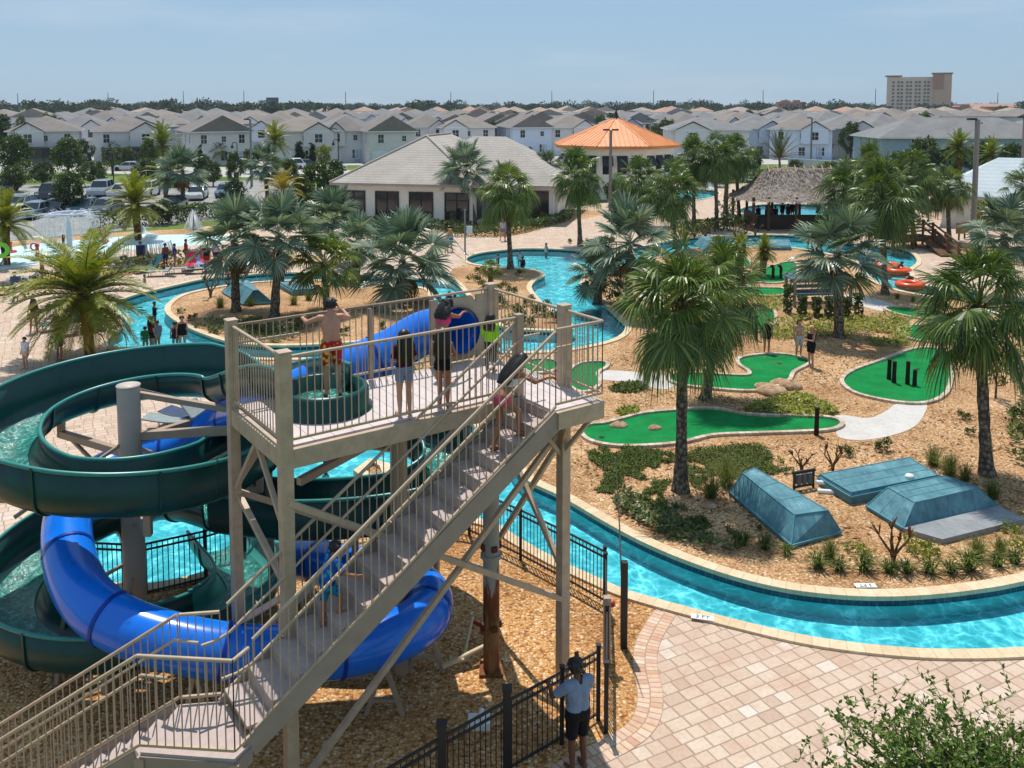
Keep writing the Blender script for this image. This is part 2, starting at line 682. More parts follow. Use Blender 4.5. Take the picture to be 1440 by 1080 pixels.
zones.append(('hole', SM([(232, 436), (240, 424), (262, 413), (310, 403), (360, 397), (430, 394), (500, 397), (570, 402), (604, 408), (610, 424), (625, 445), (640, 466), (600, 474), (500, 482), (400, 487), (330, 483), (290, 472), (262, 460), (240, 447)], 4)))
zones.append(('water', SM([(915, 277), (935, 268), (975, 266), (1010, 270), (1000, 278), (950, 283)], 4)))
zones.append(('water', SM([(1040, 296), (1060, 289), (1110, 287), (1180, 291), (1200, 300), (1120, 305), (1055, 303)], 4)))
zones.append(('splash_pad', SM([(-60, 356), (0, 350), (50, 343), (143, 335), (180, 332), (240, 330), (320, 329), (345, 333), (300, 342), (240, 347), (167, 353), (87, 364), (58, 371), (0, 379), (-60, 386)], 4)))
# planting beds of orange mulch
zones.append(('mulch_bed', SM([(632, 386), (655, 372), (700, 370), (790, 378), (790, 395), (770, 400), (790, 430), (830, 455), (820, 474), (690, 474), (650, 440)], 3)))
zones.append(('mulch_bed', SM([(640, 494), (690, 490), (806, 484), (860, 472), (868, 447), (820, 404), (830, 378), (905, 360), (960, 345), (1060, 343), (1115, 345), (1190, 362), (1220, 385), (1262, 404), (1320, 418), (1440, 425), (1760, 430), (1760, 860), (1640, 790), (1440, 826), (1240, 848), (1100, 836), (960, 795), (850, 742), (735, 680), (690, 620), (620, 580), (520, 570), (420, 585), (380, 560), (420, 530), (520, 520)], 3)))
zones.append(('mulch_bed', SM([(200, 505), (330, 497), (420, 500), (640, 494), (640, 500), (520, 524), (400, 540), (330, 535), (250, 525), (190, 515)], 3)))
zones.append(('gravel_bed', G0([(-900, 1000), (-250, 900), (0, 765), (60, 772), (120, 820), (200, 820), (450, 745), (640, 720), (720, 745)] ) + crom(G0([(850, 820), (927, 861), (902, 886), (892, 909), (890, 938), (896, 972), (893, 999), (882, 1017), (861, 1032), (840, 1043), (790, 1068), (730, 1110), (640, 1200)]), 6, False) + G0([(300, 1500), (-900, 1500)])))
zones.append(('mulch_bed', SM([(-80, 352), (40, 338), (150, 328), (260, 322), (350, 322), (350, 330), (240, 331), (140, 337), (40, 346), (-80, 361)], 3)))
zones.append(('mulch_bed', SM([(210, 372), (260, 363), (330, 356), (420, 358), (470, 366), (420, 372), (330, 368), (240, 378), (190, 385), (90, 402), (0, 416), (-60, 425), (-60, 405), (60, 388), (150, 377)], 3)))
zones.append(('mulch_bed', SM([(480, 322), (560, 318), (650, 330), (720, 332), (780, 316), (850, 300), (790, 292), (700, 296), (500, 300)], 3)))
zones.append(('mulch_bed', SM([(945, 341), (1000, 322), (1060, 312), (1050, 306), (990, 308), (950, 318), (925, 330)], 3)))
zones.append(('mulch_bed', SM([(1260, 345), (1330, 352), (1420, 372), (1600, 400), (1600, 378), (1460, 352), (1400, 345), (1330, 340)], 3)))
zones.append(('mulch_bed', SM([(95, 512), (120, 502), (150, 503), (158, 512), (140, 522), (105, 524)], 3)))
zones.append(('parking_lot', G0([(-150, 262), (180, 258), (420, 252), (420, 296), (330, 306), (230, 318), (60, 334), (-150, 352)])))
zones.append(('road', G0([(-900, 240), (220, 233), (520, 240), (700, 235), (700, 243), (460, 252), (220, 246), (100, 242), (-900, 249)])))
zones.append(('added_bounce_ground', [(-420, 150), (-60, 148), (60, 152), (160, 150), (160, 420), (420, 420), (420, 640), (-420, 640)]))  # pale ground added so less lawn green bounces onto the house walls
zones.append(('pool_deck', G0([(-700, 420), (0, 340), (220, 326), (330, 314), (420, 312), (500, 318), (700, 312), (860, 283), (900, 262), (960, 258), (1200, 258), (1440, 268), (1700, 280), (2400, 400), (3500, 1200), (3500, 1400), (-3000, 1400)])))

vlist, elist = [], []
for cl, poly in zones:
    o = len(vlist)
    vlist += [Vector(p) for p in poly]
    elist += [(o + i, o + (i + 1) % len(poly)) for i in range(len(poly))]
B_ = 2600
o = len(vlist)
vlist += [Vector(p) for p in ((-B_, -40), (B_, -40), (B_, 2 * B_), (-B_, 2 * B_))]
elist += [(o, o + 1), (o + 1, o + 2), (o + 2, o + 3), (o + 3, o)]
rv, re, rf, _, _, _ = delaunay_2d_cdt(vlist, elist, [], 1, 1e-5)
classes = {}
water_faces = set()
f_cls = []
for f in rf:
    c = sum((rv[i] for i in f), Vector((0, 0))) / len(f)
    cls = 'lawn'
    inhole = any(k == 'hole' and inside(c, p) for k, p in zones)
    for k, p in zones:
        if k == 'hole':
            continue
        if inhole and k == 'water':
            continue
        if inside(c, p):
            cls = k
            break
    if inhole:
        cls = 'mulch_bed'
    f_cls.append(cls)
    classes.setdefault(cls, []).append(f)
CLS_MAT = dict(mulch_bed=MULCH, gravel_bed=GRAVEL, parking_lot=ASPH, road=ROADM, added_bounce_ground=ROADM, pool_deck=PAVER, lawn=LAWN, splash_pad=PADM)
WZ = -0.13
for cls, fs in classes.items():
    idx = {}
    mb = MB()
    zz = WZ if cls == 'water' else 0.0
    for f in fs:
        for i in f:
            if i not in idx:
                idx[i] = len(idx)
                mb.v.append((rv[i].x, rv[i].y, zz))
        mb.f.append(tuple(idx[i] for i in f))
        mb.mi.append(0)
        mb.sm.append(False)
    if cls == 'water':
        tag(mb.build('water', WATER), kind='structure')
        mb.v = [(x, y, -0.47) for x, y, z in mb.v]
        tag(mb.build('pool_floor', PLASTER), kind='structure')
    else:
        tag(mb.build(cls, CLS_MAT[cls]), kind='structure')
# banks: walls, waterline tile and coping follow every edge between water and land
em = {}
for f, c in zip(rf, f_cls):
    n = len(f)
    for i in range(n):
        em.setdefault(tuple(sorted((f[i], f[(i + 1) % n]))), []).append((c, f[i], f[(i + 1) % n]))
nxt = {}
for e, l in em.items():
    if len(l) == 2 and (l[0][0] == 'water') != (l[1][0] == 'water'):
        wl = l[0] if l[0][0] == 'water' else l[1]
        nxt[wl[1]] = wl[2]            # water on the left hand
loops = []
left = set(nxt)
while left:
    s0 = left.pop()
    lp = [s0]
    k = nxt[s0]
    while k in left:
        left.discard(k)
        lp.append(k)
        k = nxt[k]
    loops.append([rv[i].copy() for i in lp])


def offset_loop(lp, d, closed=True):
    """shift a polyline to its right-hand side"""
    o = []
    n = len(lp)
    for i in range(n):
        a = lp[i - 1] if (closed or i > 0) else lp[i]
        b = lp[(i + 1) % n] if (closed or i < n - 1) else lp[i]
        t = (Vector(b) - Vector(a))
        if t.length < 1e-6:
            t = Vector((1, 0))
        t.normalize()
        o.append(Vector((lp[i][0] + t.y * d, lp[i][1] - t.x * d)))
    return o


def strip_uv(mb, rows, closed=True):
    """rows: list of equal-length 3D polylines; faces between neighbours, UV.x = metres"""
    n = len(rows[0])
    m = n + 1 if closed else n
    o = len(mb.v)
    acc = 0.0
    nr = len(rows)
    for i in range(m):
        k = i % n
        if i:
            acc += (Vector(rows[0][k]) - Vector(rows[0][(i - 1) % n])).length
        for j, r in enumerate(rows):
            mb.uv[len(mb.v)] = (acc, j / (nr - 1))
            mb.v.append(tuple(r[k]))
    for i in range(m - 1):
        for j in range(nr - 1):
            a = o + i * nr + j
            mb.f.append((a, a + nr, a + nr + 1, a + 1))
            mb.mi.append(mb.cur)
            mb.sm.append(False)


wall, tile, cop = MB(), MB(), MB()
for lp in loops:
    inn = offset_loop(lp, -0.03)
    outl = offset_loop(lp, 0.26)
    z3 = lambda l, z: [(p[0], p[1], z) for p in l]
    strip_uv(cop, [z3(inn, -0.045), z3(inn, 0.05), z3(outl, 0.05), z3(outl, -0.01)])
    strip_uv(tile, [z3(lp, -0.03), z3(lp, -0.18)])
    strip_uv(wall, [z3(lp, -0.18), z3(lp, -0.48)])
tag(cop.build('pool_coping', COPING), kind='structure')
tag(tile.build('waterline_tile', TILE), kind='structure')
tag(wall.build('pool_wall', PLASTER), kind='structure')
# brick border between gravel and paving
bl = [Vector(p) for p in crom(G0([(920, 858), (903, 884), (892, 909), (890, 938), (896, 972), (893, 999), (882, 1017), (861, 1032), (840, 1043), (790, 1068), (730, 1110), (640, 1200)]), 8, False)]
bo = offset_loop(bl, -0.44, False)
mb = MB()
strip_uv(mb, [[(p.x, p.y, 0.006) for p in bl], [(p.x, p.y, 0.006) for p in bo]], False)
tag(mb.build('brick_border_path', BORDER), kind='structure')
# ================================================================ slide tower
TAUPE = plain('taupe_steel_paint', srgb(168, 146, 126), 0.42, 0.5, var=0.10, scale=3)
TAUPE2 = plain('weathered_beige_paint', srgb(184, 160, 136), 0.5, 0.4, var=0.16, scale=5)
STEP = plain('lilac_grey_fibreglass_step', srgb(178, 160, 154), 0.65, 0.35, var=0.10, scale=9, bump=0.15)
STRING = plain('grey_brown_stringer', srgb(150, 134, 124), 0.55, 0.4, var=0.10, scale=4)


def m_deck():
    m = Mat('lilac_grey_deck_board', 0.6, 0.35)
    v = m.coord(kind='World', rot=(0, 0, R(-35.6)))
    s = m.sep(v)
    f = m.math('FRACT', m.math('MULTIPLY', s[0], 1 / 0.305))
    j = m.ramp(f, [(0.0, (1, 1, 1)), (0.03, (1, 1, 1)), (0.05, (0, 0, 0))])
    n = m.noise(v, 3, 5, 0.6)
    c = m.ramp(n, [(0.3, srgb(194, 178, 174)), (0.7, srgb(212, 199, 195))])
    c = m.mix(c, srgb(110, 100, 102), m.math('MULTIPLY', j, 0.7))
    m.base(c)
    return m.m


DECK = m_deck()
TA = R(35.6)
D1 = Vector((math.cos(TA), math.sin(TA), 0))
D2 = Vector((-math.sin(TA), math.cos(TA), 0))
KS = .94  # tower spans scaled about the camera; origin and heights below hold scaled values
TB = Vector((-3.12, 11.94, 0))
DZ, RZ, LZ = 5.281, 6.569, 2.01


def T(u, v, z=0.0):
    p = TB + D1 * (u * KS) + D2 * (v * KS)
    return Vector((p.x, p.y, z))


tower = thing('slide_tower', 'taupe steel water slide tower with a railed deck and a long open staircase', 'slide tower', (TB.x, TB.y, 0))
PT = Matrix.Rotation(TA, 3, 'Z')
L_, W_ = 5.23, 2.32

# deck boards and the beams below them
mb = MB()
mb.prism([T(0.1, 0.1), T(4.22, 0.1), T(4.22, -0.98), T(5.17, -0.98), T(5.17, 2.24), T(0.1, 2.24)], DZ - 0.05, DZ)
mb.build('deck', DECK, tower)
mb = MB()
zz = DZ - 0.15
for a, b in ((T(0, 0, zz), T(4.32, 0, zz)), (T(4.24, -1.04, zz), T(5.23, -1.04, zz)), (T(5.23, -1.02, zz), T(5.23, 2.32, zz)), (T(0, 2.32, zz), T(5.15, 2.32, zz)), (T(0, 0.05, zz), T(0, 2.27, zz))):
    mb.beam(a, b, 0.12, 0.26)
for u in (1.3, 2.6, 3.9):
    mb.beam(T(u, 0.07, zz - 0.03), T(u, 2.25, zz - 0.03), 0.09, 0.16)
for p in (T(5.23, -1.0, zz), T(4.25, -1.0, zz)):
    pass
mb.build('deck_beam', TAUPE2, tower, 0.006)
# corner posts
for (u, v, top, wd) in ((0, 2.32, RZ + .08, .165), (0, 0, RZ + .07, .18), (L_, 0, RZ + .07, .18), (L_, W_, RZ + .07, .18)):
    mb = MB()
    mb.box(T(u, v, top / 2), (wd, wd, top), rot=PT)
    mb.box(T(u, v, top + 0.012), (wd + .02, wd + .02, 0.03), rot=PT)
    mb.box(T(u, v, 0.02), (wd + .16, wd + .16, 0.03), rot=PT)
    mb.build('post', TAUPE2, tower, 0.012)
mb = MB()
mb.box(T(4.22, 0.0, (DZ + RZ + .06) / 2), (.13, .13, RZ - DZ + .06), rot=PT)
mb.build('rail_post', TAUPE, tower, 0.006)
mb = MB()
mb.box(T(2.55, W_, (DZ + RZ) / 2 - .02), (.07, .07, RZ - DZ - .06), rot=PT)
mb.build('rail_post', TAUPE, tower, 0.006)
# a round column under the middle of the deck, another with a rusted foot
RUST = Mat('rusted_column_paint', 0.7, 0.3)
_v = RUST.coord(kind='World')
_z = RUST.sep(_v)[2]
_n = RUST.noise(RUST.coord(kind='World', scale=(3, 3, .5)), 1.6, 5, 0.7)
_k = RUST.math('ADD', RUST.math('MULTIPLY', _z, -0.42), RUST.math('MULTIPLY', _n, 1.5))
RUST.base(RUST.ramp(_k, [(0.0, srgb(164, 156, 146)), (0.02, srgb(160, 148, 134)), (0.08, srgb(126, 72, 34)), (0.35, srgb(104, 56, 28)), (0.5, srgb(150, 108, 66)), (0.75, srgb(112, 64, 34))]))
RUST = RUST.m
mb = MB()
x, y = at(691, 943)
mb.tube([(x, y, 0), (x, y, DZ - .2)], 0.145, 18)
mb.tube([(x, y, 2.1), (x, y, 2.16)], 0.19, 18)
mb.box((x, y, .03), (.42, .42, .05))
mb.build('rusted_column', RUST, tower)
for bz in (0.85, 2.3):
    mb = MB()
    mb.box((x, y, bz), (.36, .10, .12), rz=.4)
    mb.box((x, y, bz), (.10, .36, .10), rz=.4)
    mb.build('column_bracket', plain('rust_dark', srgb(92, 52, 34), .8) if bz < 1 else bpy.data.materials['rust_dark'], tower)
mb = MB()
q = T(2.95, 2.0, 0)
mb.tube([(q.x, q.y, 0), (q.x, q.y, DZ - .2)], 0.14, 16)
mb.build('deck_column', TAUPE, tower)

# bracing
mb = MB()
C_, A_, B__, D_ = (lambda z: T(L_, 0, z)), (lambda z: T(0, W_, z)), (lambda z: T(0, 0, z)), (lambda z: T(L_, W_, z))
BR = ((B__(0.15), C_(4.5)), (C_(1.5), B__(4.55)), (A_(3.9), D_(1.0)), (D_(4.65), A_(1.1)), (D_(4.35), C_(2.1)), (A_(3.85), B__(3.15)), (B__(3.2), A_(1.7)), (D_(1.5), C_(4.45)))
for i, (p, q) in enumerate(BR):
    mb = MB()
    d = (q - p).normalized()
    sh = Vector((0, 0, 0)) + (D2 * (-0.06 if i % 2 else .06) if i < 4 else D1 * (.05 if i % 2 else -.05))
    mb.beam(p + sh, q + sh, .085, .085)
    mb.build('diagonal_brace', TAUPE2, tower, .005)
for (p, q) in ((A_(3.9), T(0, 1.15, DZ - .2)), (A_(3.95), T(0.9, W_, DZ - .2)), (T(0, 1.25, DZ - .2), B__(4.0)), (C_(4.1), T(5.2, -.95, DZ - .2)), (C_(4.0), T(4.3, 0, DZ - .2)), (C_(4.3), T(4.6, -.95, DZ - .2)), (D_(4.0), T(L_, 1.2, DZ - .2))):
    mb = MB()
    mb.beam(p, q, .07, .07)
    mb.build('knee_brace', TAUPE2, tower, .005)
mb = MB()
mb.beam(T(.6, 1.0, 4.35), T(2.9, 2.0, 4.4), .10, .12)
mb.build('cross_beam', TAUPE, tower, .005)


# railings: top and bottom rail with slender balusters
def railing(name, pts, h=RZ - DZ, parent=tower, sp=0.111, low=0.12, rail=0.05, mat=None):
    """pts: floor points of the run"""
    mb = MB()
    for p, q in zip(pts[:-1], pts[1:]):
        p, q = Vector(p), Vector(q)
        up = Vector((0, 0, 1))
        mb.tube([p + up * h, q + up * h], rail / 2, 8)
        mb.beam(p + up * low, q + up * low, .035, .035)
        L = (q - p).length
        hl = Vector((q.x - p.x, q.y - p.y)).length
        n = max(1, int(round(hl / sp)))
        for i in range(n + 1):
            a = p + (q - p) * (i / n)
            mb.rod(a + up * low, a + up * h, .0095, 5, caps=False)
    mb.build(name, mat or TAUPE2, parent)
    return mb


railing('railing', [T(.12, 0, DZ), T(4.15, 0, DZ)])
railing('railing', [T(0, .12, DZ), T(0, 2.22, DZ)])
railing('railing', [T(.12, W_, DZ), T(1.2, W_, DZ)], low=1.0)
railing('railing', [T(1.2, W_, DZ), T(3.8, W_, DZ)])
railing('railing', [T(5.0, W_, DZ), T(5.13, W_, DZ)], sp=.06)
railing('railing', [T(L_, 2.2, DZ), T(L_, -1.04, DZ), T(4.22, -1.04, DZ)])
mb = MB()
mb.tube([T(1.2, W_, RZ), T(5.1, W_, RZ)], .025, 8)
mb.tube([T(.12, W_, RZ), T(1.2, W_, RZ)], .025, 8)
mb.build('back_handrail', TAUPE2, tower)

# panels that frame the mouth of the blue tube
mb = MB()
for u0, u1 in ((3.82, 3.98), (4.86, 5.04)):
    mb.box(T((u0 + u1) / 2, W_, DZ + .62), (u1 - u0, .05, 1.2), rot=PT)
n = 24
ring = []
for k in range(n):
    a = 2 * math.pi * k / n
    ring.append((4.42 + .405 * math.cos(a), DZ + .60 + .405 * math.sin(a)))
ou = []
for k in range(n):
    a = 2 * math.pi * k / n
    c, s_ = math.cos(a), math.sin(a)
    f = .45 / max(abs(c), abs(s_) * .45 / .60)
    ou.append((4.42 + c * f * .98, DZ + .62 + s_ * f * .98))
for side in (-.026, .026):
    vs = [T(u, W_ + side, z) for u, z in ring] + [T(u, W_ + side, z) for u, z in ou]
    mb.add(vs, [(k, (k + 1) % n, n + (k + 1) % n, n + k) for k in range(n)])
mb.build('tube_entry_panel', plain('beige_panel', srgb(172, 158, 138), .55), tower)

# ---------------------------------------------------------------- the long flight
NR = 16
RUN = 5.18
rise = (DZ - LZ) / NR
tread = RUN / (NR - 1)
mb = MB()
for i in range(1, NR):
    z = DZ - rise * i
    u1 = 4.22 - tread * (i - 1)
    u0 = u1 - tread
    mb.box(T((u0 + u1) / 2 - .01, -.52, z - .02), (tread * KS + .03, .90, .04), rot=PT)
    mb.box(T(u1 - .008, -.52, z + rise / 2 - .02), (.016, .90, rise - .042), rot=PT)
mb.build('stair_tread', STEP, tower)
for v in (-1.035, -.005):
    mb = MB()
    p, q = T(4.30, v, DZ - .12), T(-.98, v, LZ - .06)
    mb.beam(p, q, .055, .29)
    mb.build('stringer', STRING, tower, .004)
for v in (-1.04, 0.0):
    pts = [T(4.22, v, DZ - .02), T(-.90, v, LZ + .06)]
    railing('railing', pts, h=1.28, low=.10, sp=.118)
    mb = MB()
    w2 = v + (.075 if v < -.5 else -.075)
    hr = [T(4.62, w2, DZ + .98), T(4.3, w2, DZ + .98), T(4.1, w2, DZ + .88), T(-.9, w2, LZ + .98), T(-1.1, w2, LZ + .93), T(-1.3, w2, LZ + .93)]
    mb.tube(hr, .021, 8)
    for k in range(6):
        f = (k + .5) / 6
        a = T(4.1 - 5.0 * f, w2, DZ + .88 - (DZ - LZ - .10) * f)
        mb.rod(a, a + D2 * (-.075 if v < -.5 else .075), .012, 6)
    mb.build('handrail', TAUPE2, tower)
# lower landing and the last flight, turned left
P2, P3 = Vector((-4.73, 12.07, 0)) * KS, Vector((-4.90, 11.13, 0)) * KS
P0 = T(-.96, -1.04)
P0b = T(-.96, 0)
mb = MB()
mb.prism([P0, P0b, P2, P3, Vector((-3.40, 10.34, 0))], LZ - .05, LZ)
mb.build('stair_landing', STEP, tower)
for a, b in ((P0b, P2), (P3, Vector((-3.40, 10.34, 0))), (Vector((-3.40, 10.34, 0)), P0)):
    mb = MB()
    mb.beam(a + Vector((0, 0, LZ - .14)), b + Vector((0, 0, LZ - .14)), .06, .2)
    mb.build('landing_beam', STRING, tower)
for px in (P2, P3, Vector((-3.40, 10.36, 0))):
    mb = MB()
    mb.box((px.x, px.y, (LZ - .06) / 2), (.12, .12, LZ - .06))
    mb.build('landing_leg', TAUPE, tower)
FD = Vector((-.983, .183, 0))
FN = Vector((.183, .983, 0))
mb = MB()
n2 = 10
tread2 = .285
r2 = LZ / n2
rot2 = Matrix.Rotation(math.atan2(FD.y, FD.x), 3, 'Z')
mid = (P2 + P3) / 2
for i in range(1, n2):
    c = mid + FD * (tread2 * (i - .5))
    mb.box((c.x, c.y, LZ - r2 * i - .02), (tread2 + .03, .85, .04), rot=rot2)
    e = mid + FD * (tread2 * (i - 1))
    mb.box((e.x, e.y, LZ - r2 * (i - .5) - .02), (.016, .85, r2 - .042), rot=rot2)
mb.build('lower_stair_tread', STEP, tower)
for pe in (P2, P3):
    end = pe + FD * (tread2 * n2)
    mb = MB()
    mb.beam(pe + Vector((0, 0, LZ - .12)), end + Vector((0, 0, -.08)), .06, .3)
    mb.build('lower_stringer', STRING, tower)
    railing('railing', [pe + Vector((0, 0, LZ)), end + Vector((0, 0, .05))], h=1.25, low=.1)
    mb = MB()
    s_ = 1 if pe is P3 else -1
    a = pe + FN * (.08 * s_)
    mb.tube([a - FD * .35 + Vector((0, 0, LZ + .95)), a + Vector((0, 0, LZ + .95)), a + FD * (tread2 * n2) + Vector((0, 0, .95))], .02, 8)
    mb.build('handrail', TAUPE2, tower)
railing('railing', [P0b + Vector((-.05, 0, LZ)), P2 + Vector((.03, 0, LZ))], h=1.25, low=.1)
railing('railing', [P3 + Vector((0, 0, LZ)), Vector((-3.40, 10.36, LZ)), P0 + Vector((0, 0, LZ))], h=1.25, low=.1)

# ================================================================ slides
def m_flume():
    m = Mat('dark_green_gelcoat', 0.34, 0.4)
    v = m.coord(kind='World')
    n = m.noise(v, 0.9, 5, 0.65)
    st = m.noise(m.coord(kind='World', scale=(1, 1, .25)), 5, 4, .7)
    c = m.ramp(n, [(0.3, srgb(9, 54, 50)), (0.7, srgb(15, 74, 68))])
    c = m.mix(c, srgb(10, 44, 44), m.ramp(st, [(0.55, (0, 0, 0)), (0.75, (.8, .8, .8))]))
    m.base(c)
    return m.m


FLUME = m_flume()
RIMM = plain('green_rim_gelcoat', srgb(48, 130, 122), 0.3, 0.5, var=.1)


def m_slidewater():
    m = Mat('running_slide_water', 0.12, 0.6)
    v = m.coord(kind='World')
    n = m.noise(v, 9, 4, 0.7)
    c = m.ramp(n, [(0.42, srgb(14, 96, 88)), (0.58, srgb(34, 138, 126)), (0.74, srgb(160, 215, 206))])  # palest stop paints highlights and white splash into the water colour
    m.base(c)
    m.bump(n, 0.8, 0.05)
    return m.m


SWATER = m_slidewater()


def spline3(pts, k=8):
    return [Vector(p) for p in crom([tuple(p) for p in pts], k, False)]


def flume(name, path, parent, wl, wr, hw=.53, mat=FLUME, th=.045):
    """open trough swept along a floor line; wl / wr: wall height on the left and right hand at each point"""
    n = len(path)
    mb, rim, wat = MB(), MB(), MB()
    rows, rims_l, rims_r, wrow = [], [], [], []
    for i, p in enumerate(path):
        d = (path[min(i + 1, n - 1)] - path[max(i - 1, 0)])
        d.z = 0
        d.normalize()
        rt = Vector((d.y, -d.x, 0))
        a, b = wl(i / (n - 1)), wr(i / (n - 1))
        prof = []
        K = 12
        for j in range(K + 1):
            t = j / K * 2 - 1
            x = hw * math.copysign(min(1, abs(t) ** .75), t) if abs(t) < 1 else hw * t
            ang = t * math.pi / 2
            x = hw * math.sin(ang)
            base = hw * .62 * (1 - math.cos(ang))
            prof.append((x, base))
        prof = [(-hw - .02, a)] + prof + [(hw + .02, b)]
        inner = [p + rt * x + Vector((0, 0, z)) for x, z in prof]
        outer = [p + rt * (x * (1 + th / hw)) + Vector((0, 0, z - th * (1 - min(1, z / (hw * .62))))) for x, z in prof]
        rows.append(inner + outer[::-1])
        rims_l.append(p - rt * (hw + .05) + Vector((0, 0, a)))
        rims_r.append(p + rt * (hw + .05) + Vector((0, 0, b)))
        wrow.append([p + rt * x + Vector((0, 0, z + .02)) for x, z in prof[4:-4]])
    m = len(rows[0])
    vs = [v for r in rows for v in r]
    fs = [(i * m + k, i * m + (k + 1) % m, (i + 1) * m + (k + 1) % m, (i + 1) * m + k) for i in range(n - 1) for k in range(m)]
    fs += [tuple(range(m))[::-1], tuple((n - 1) * m + k for k in range(m))]
    mb.add(vs, fs[:-2], True)
    mb.add(vs[:m] + vs[-m:], [tuple(range(m))[::-1], tuple(range(m, 2 * m))], False)
    o = mb.build(name, mat, parent)
    for r in (rims_l, rims_r):
        rim.tube(r, .038, 8)
    rim.build('rim', RIMM, o)
    acc = 0.0
    for i in range(1, n - 1):
        acc += (path[i] - path[i - 1]).length
        if acc > 1.5:
            acc = 0.0
            d = (path[i + 1] - path[i - 1]).normalized() * .022
            half = rows[i][len(rows[i]) // 2:]
            c0 = path[i] + Vector((0, 0, .4))
            jt, vs = MB(), []
            for p in half:
                w2 = p + (p - c0).normalized() * .035
                vs += [p - d, w2 - d, w2 + d, p + d]
            jt.add(vs, [(4 * k + a, 4 * k + a + 1, 4 * k + a + 5, 4 * k + a + 4) for k in range(len(half) - 1) for a in range(3)], False)
            jt.build('bolted_joint', mat, o)
    mw = len(wrow[0])
    wat.add([v for r in wrow for v in r], [(i * mw + k, i * mw + k + 1, (i + 1) * mw + k + 1, (i + 1) * mw + k) for i in range(n - 1) for k in range(mw - 1)], True)
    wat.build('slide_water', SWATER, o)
    return rows


cc = Vector((-7.12, 16.2, 0))
green = thing('open_water_slide', 'dark green open water slide curling round a thick grey column', 'water slide', (cc.x, cc.y, 0))
RC = 2.05


def arc(c, r, t0, t1, z0, z1, n=9):
    return [(c.x + r * math.cos(R(t0 + (t1 - t0) * i / n)), c.y + r * math.sin(R(t0 + (t1 - t0) * i / n)), z0 + (z1 - z0) * i / n) for i in range(n + 1)]


p1 = [(-3.08, 13.80, 5.32), (-3.62, 14.6, 5.2), (-4.35, 15.7, 4.82)]
p1 += arc(cc, RC, 36, 180, 4.12, 3.78, 8)[0:]
p1 += arc(cc, RC, 180, 360, 3.78, 3.02, 10)[1:]
p1 += [(-4.85, 17.2, 2.92), (-4.25, 18.2, 2.82), (-3.3, 18.75, 2.7), (-2.2, 18.75, 2.55), (-1.42, 18.15, 2.4), (-1.2, 17.3, 2.22), (-1.75, 16.6, 2.06), (-2.8, 16.35, 1.95), (-4.2, 16.5, 1.82), (-5.6, 17.1, 1.65)]
S1 = spline3(p1, 6)
nA = 4 * 6
flume('upper_trough', S1[:int(len(S1) * .62)], green,
      lambda t: .56 + .20 * max(0, (t - .8) / .2), lambda t: .50 + .38 * min(1, max(0, (t - .12) / .15)) - .06 * max(0, (t - .8) / .2))
flume('middle_trough', S1[int(len(S1) * .62) - 1:], green, lambda t: .76 + .14 * min(1, t * 3), lambda t: .82)
p2 = [(-5.6, 17.1, 1.65), (-6.5, 17.85, 1.5)] + arc(cc, RC, 95, 180, 1.38, 1.0, 5) + arc(cc, RC, 180, 395, 1.0, .42, 12)[1:]
e = Vector(p2[-1])
hd = Vector((-math.sin(R(35)), math.cos(R(35)), 0))
p2 += [tuple(e + hd * .8 + Vector((0, 0, -.06))), tuple(e + hd * 1.7 + Vector((0, 0, -.12)))]
S2 = spline3(p2, 6)
kx = int(len(S2) * .74)
flume('lower_trough', S2[:kx + 1], green, lambda t: .62, lambda t: .62 + .16 * min(1, t * 6))
TEAL = plain('faded_teal_gelcoat', srgb(58, 146, 136), .35, .45, var=.14, scale=2)
flume('exit_trough', S2[kx:], green, lambda t: .62, lambda t: .76 - .14 * t, hw=.58, mat=TEAL)
# the starting tub on the deck
mb = MB()
tubc = T(1.22, 1.38, DZ)
prof = [(.0, .03), (.50, .03), (.56, .08), (.60, .34), (.66, .36), (.70, .30), (.70, .05), (.76, .02), (.76, 0)]
mb.lathe(prof, 28, tubc)
mb.build('start_tub', FLUME, green)
mb = MB()
mb.lathe([(0, .12), (.56, .12)], 28, tubc)
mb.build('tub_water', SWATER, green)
# central column and its arms
GREYC = plain('grey_column_paint', srgb(190, 176, 162), 0.5, 0.4, var=.08, scale=2)
mb = MB()
mb.tube([(cc.x, cc.y, 0), (cc.x, cc.y, 4.8)], .205, 28)
mb.lathe([(.205, 4.8), (.215, 4.81), (.215, 4.83), (0, 4.835)], 28, (cc.x, cc.y, 0))
mb.build('column', GREYC, green)


def arm(th, r, z0, z1, zc):
    mb = MB()
    dr = Vector((math.cos(R(th)), math.sin(R(th)), 0))
    mb.beam(cc + dr * .18 + Vector((0, 0, z0)), cc + dr * r + Vector((0, 0, z0)), .12, .14)
    mb.beam(cc + dr * .18 + Vector((0, 0, zc)), cc + dr * (r - .1) + Vector((0, 0, z0 + .05)), .06, .06)
    mb.beam(cc + dr * r + Vector((0, 0, z0 - .06)), cc + dr * r + Vector((0, 0, z1)), .12, .12)
    mb.build('support_arm', TAUPE, green, .005)


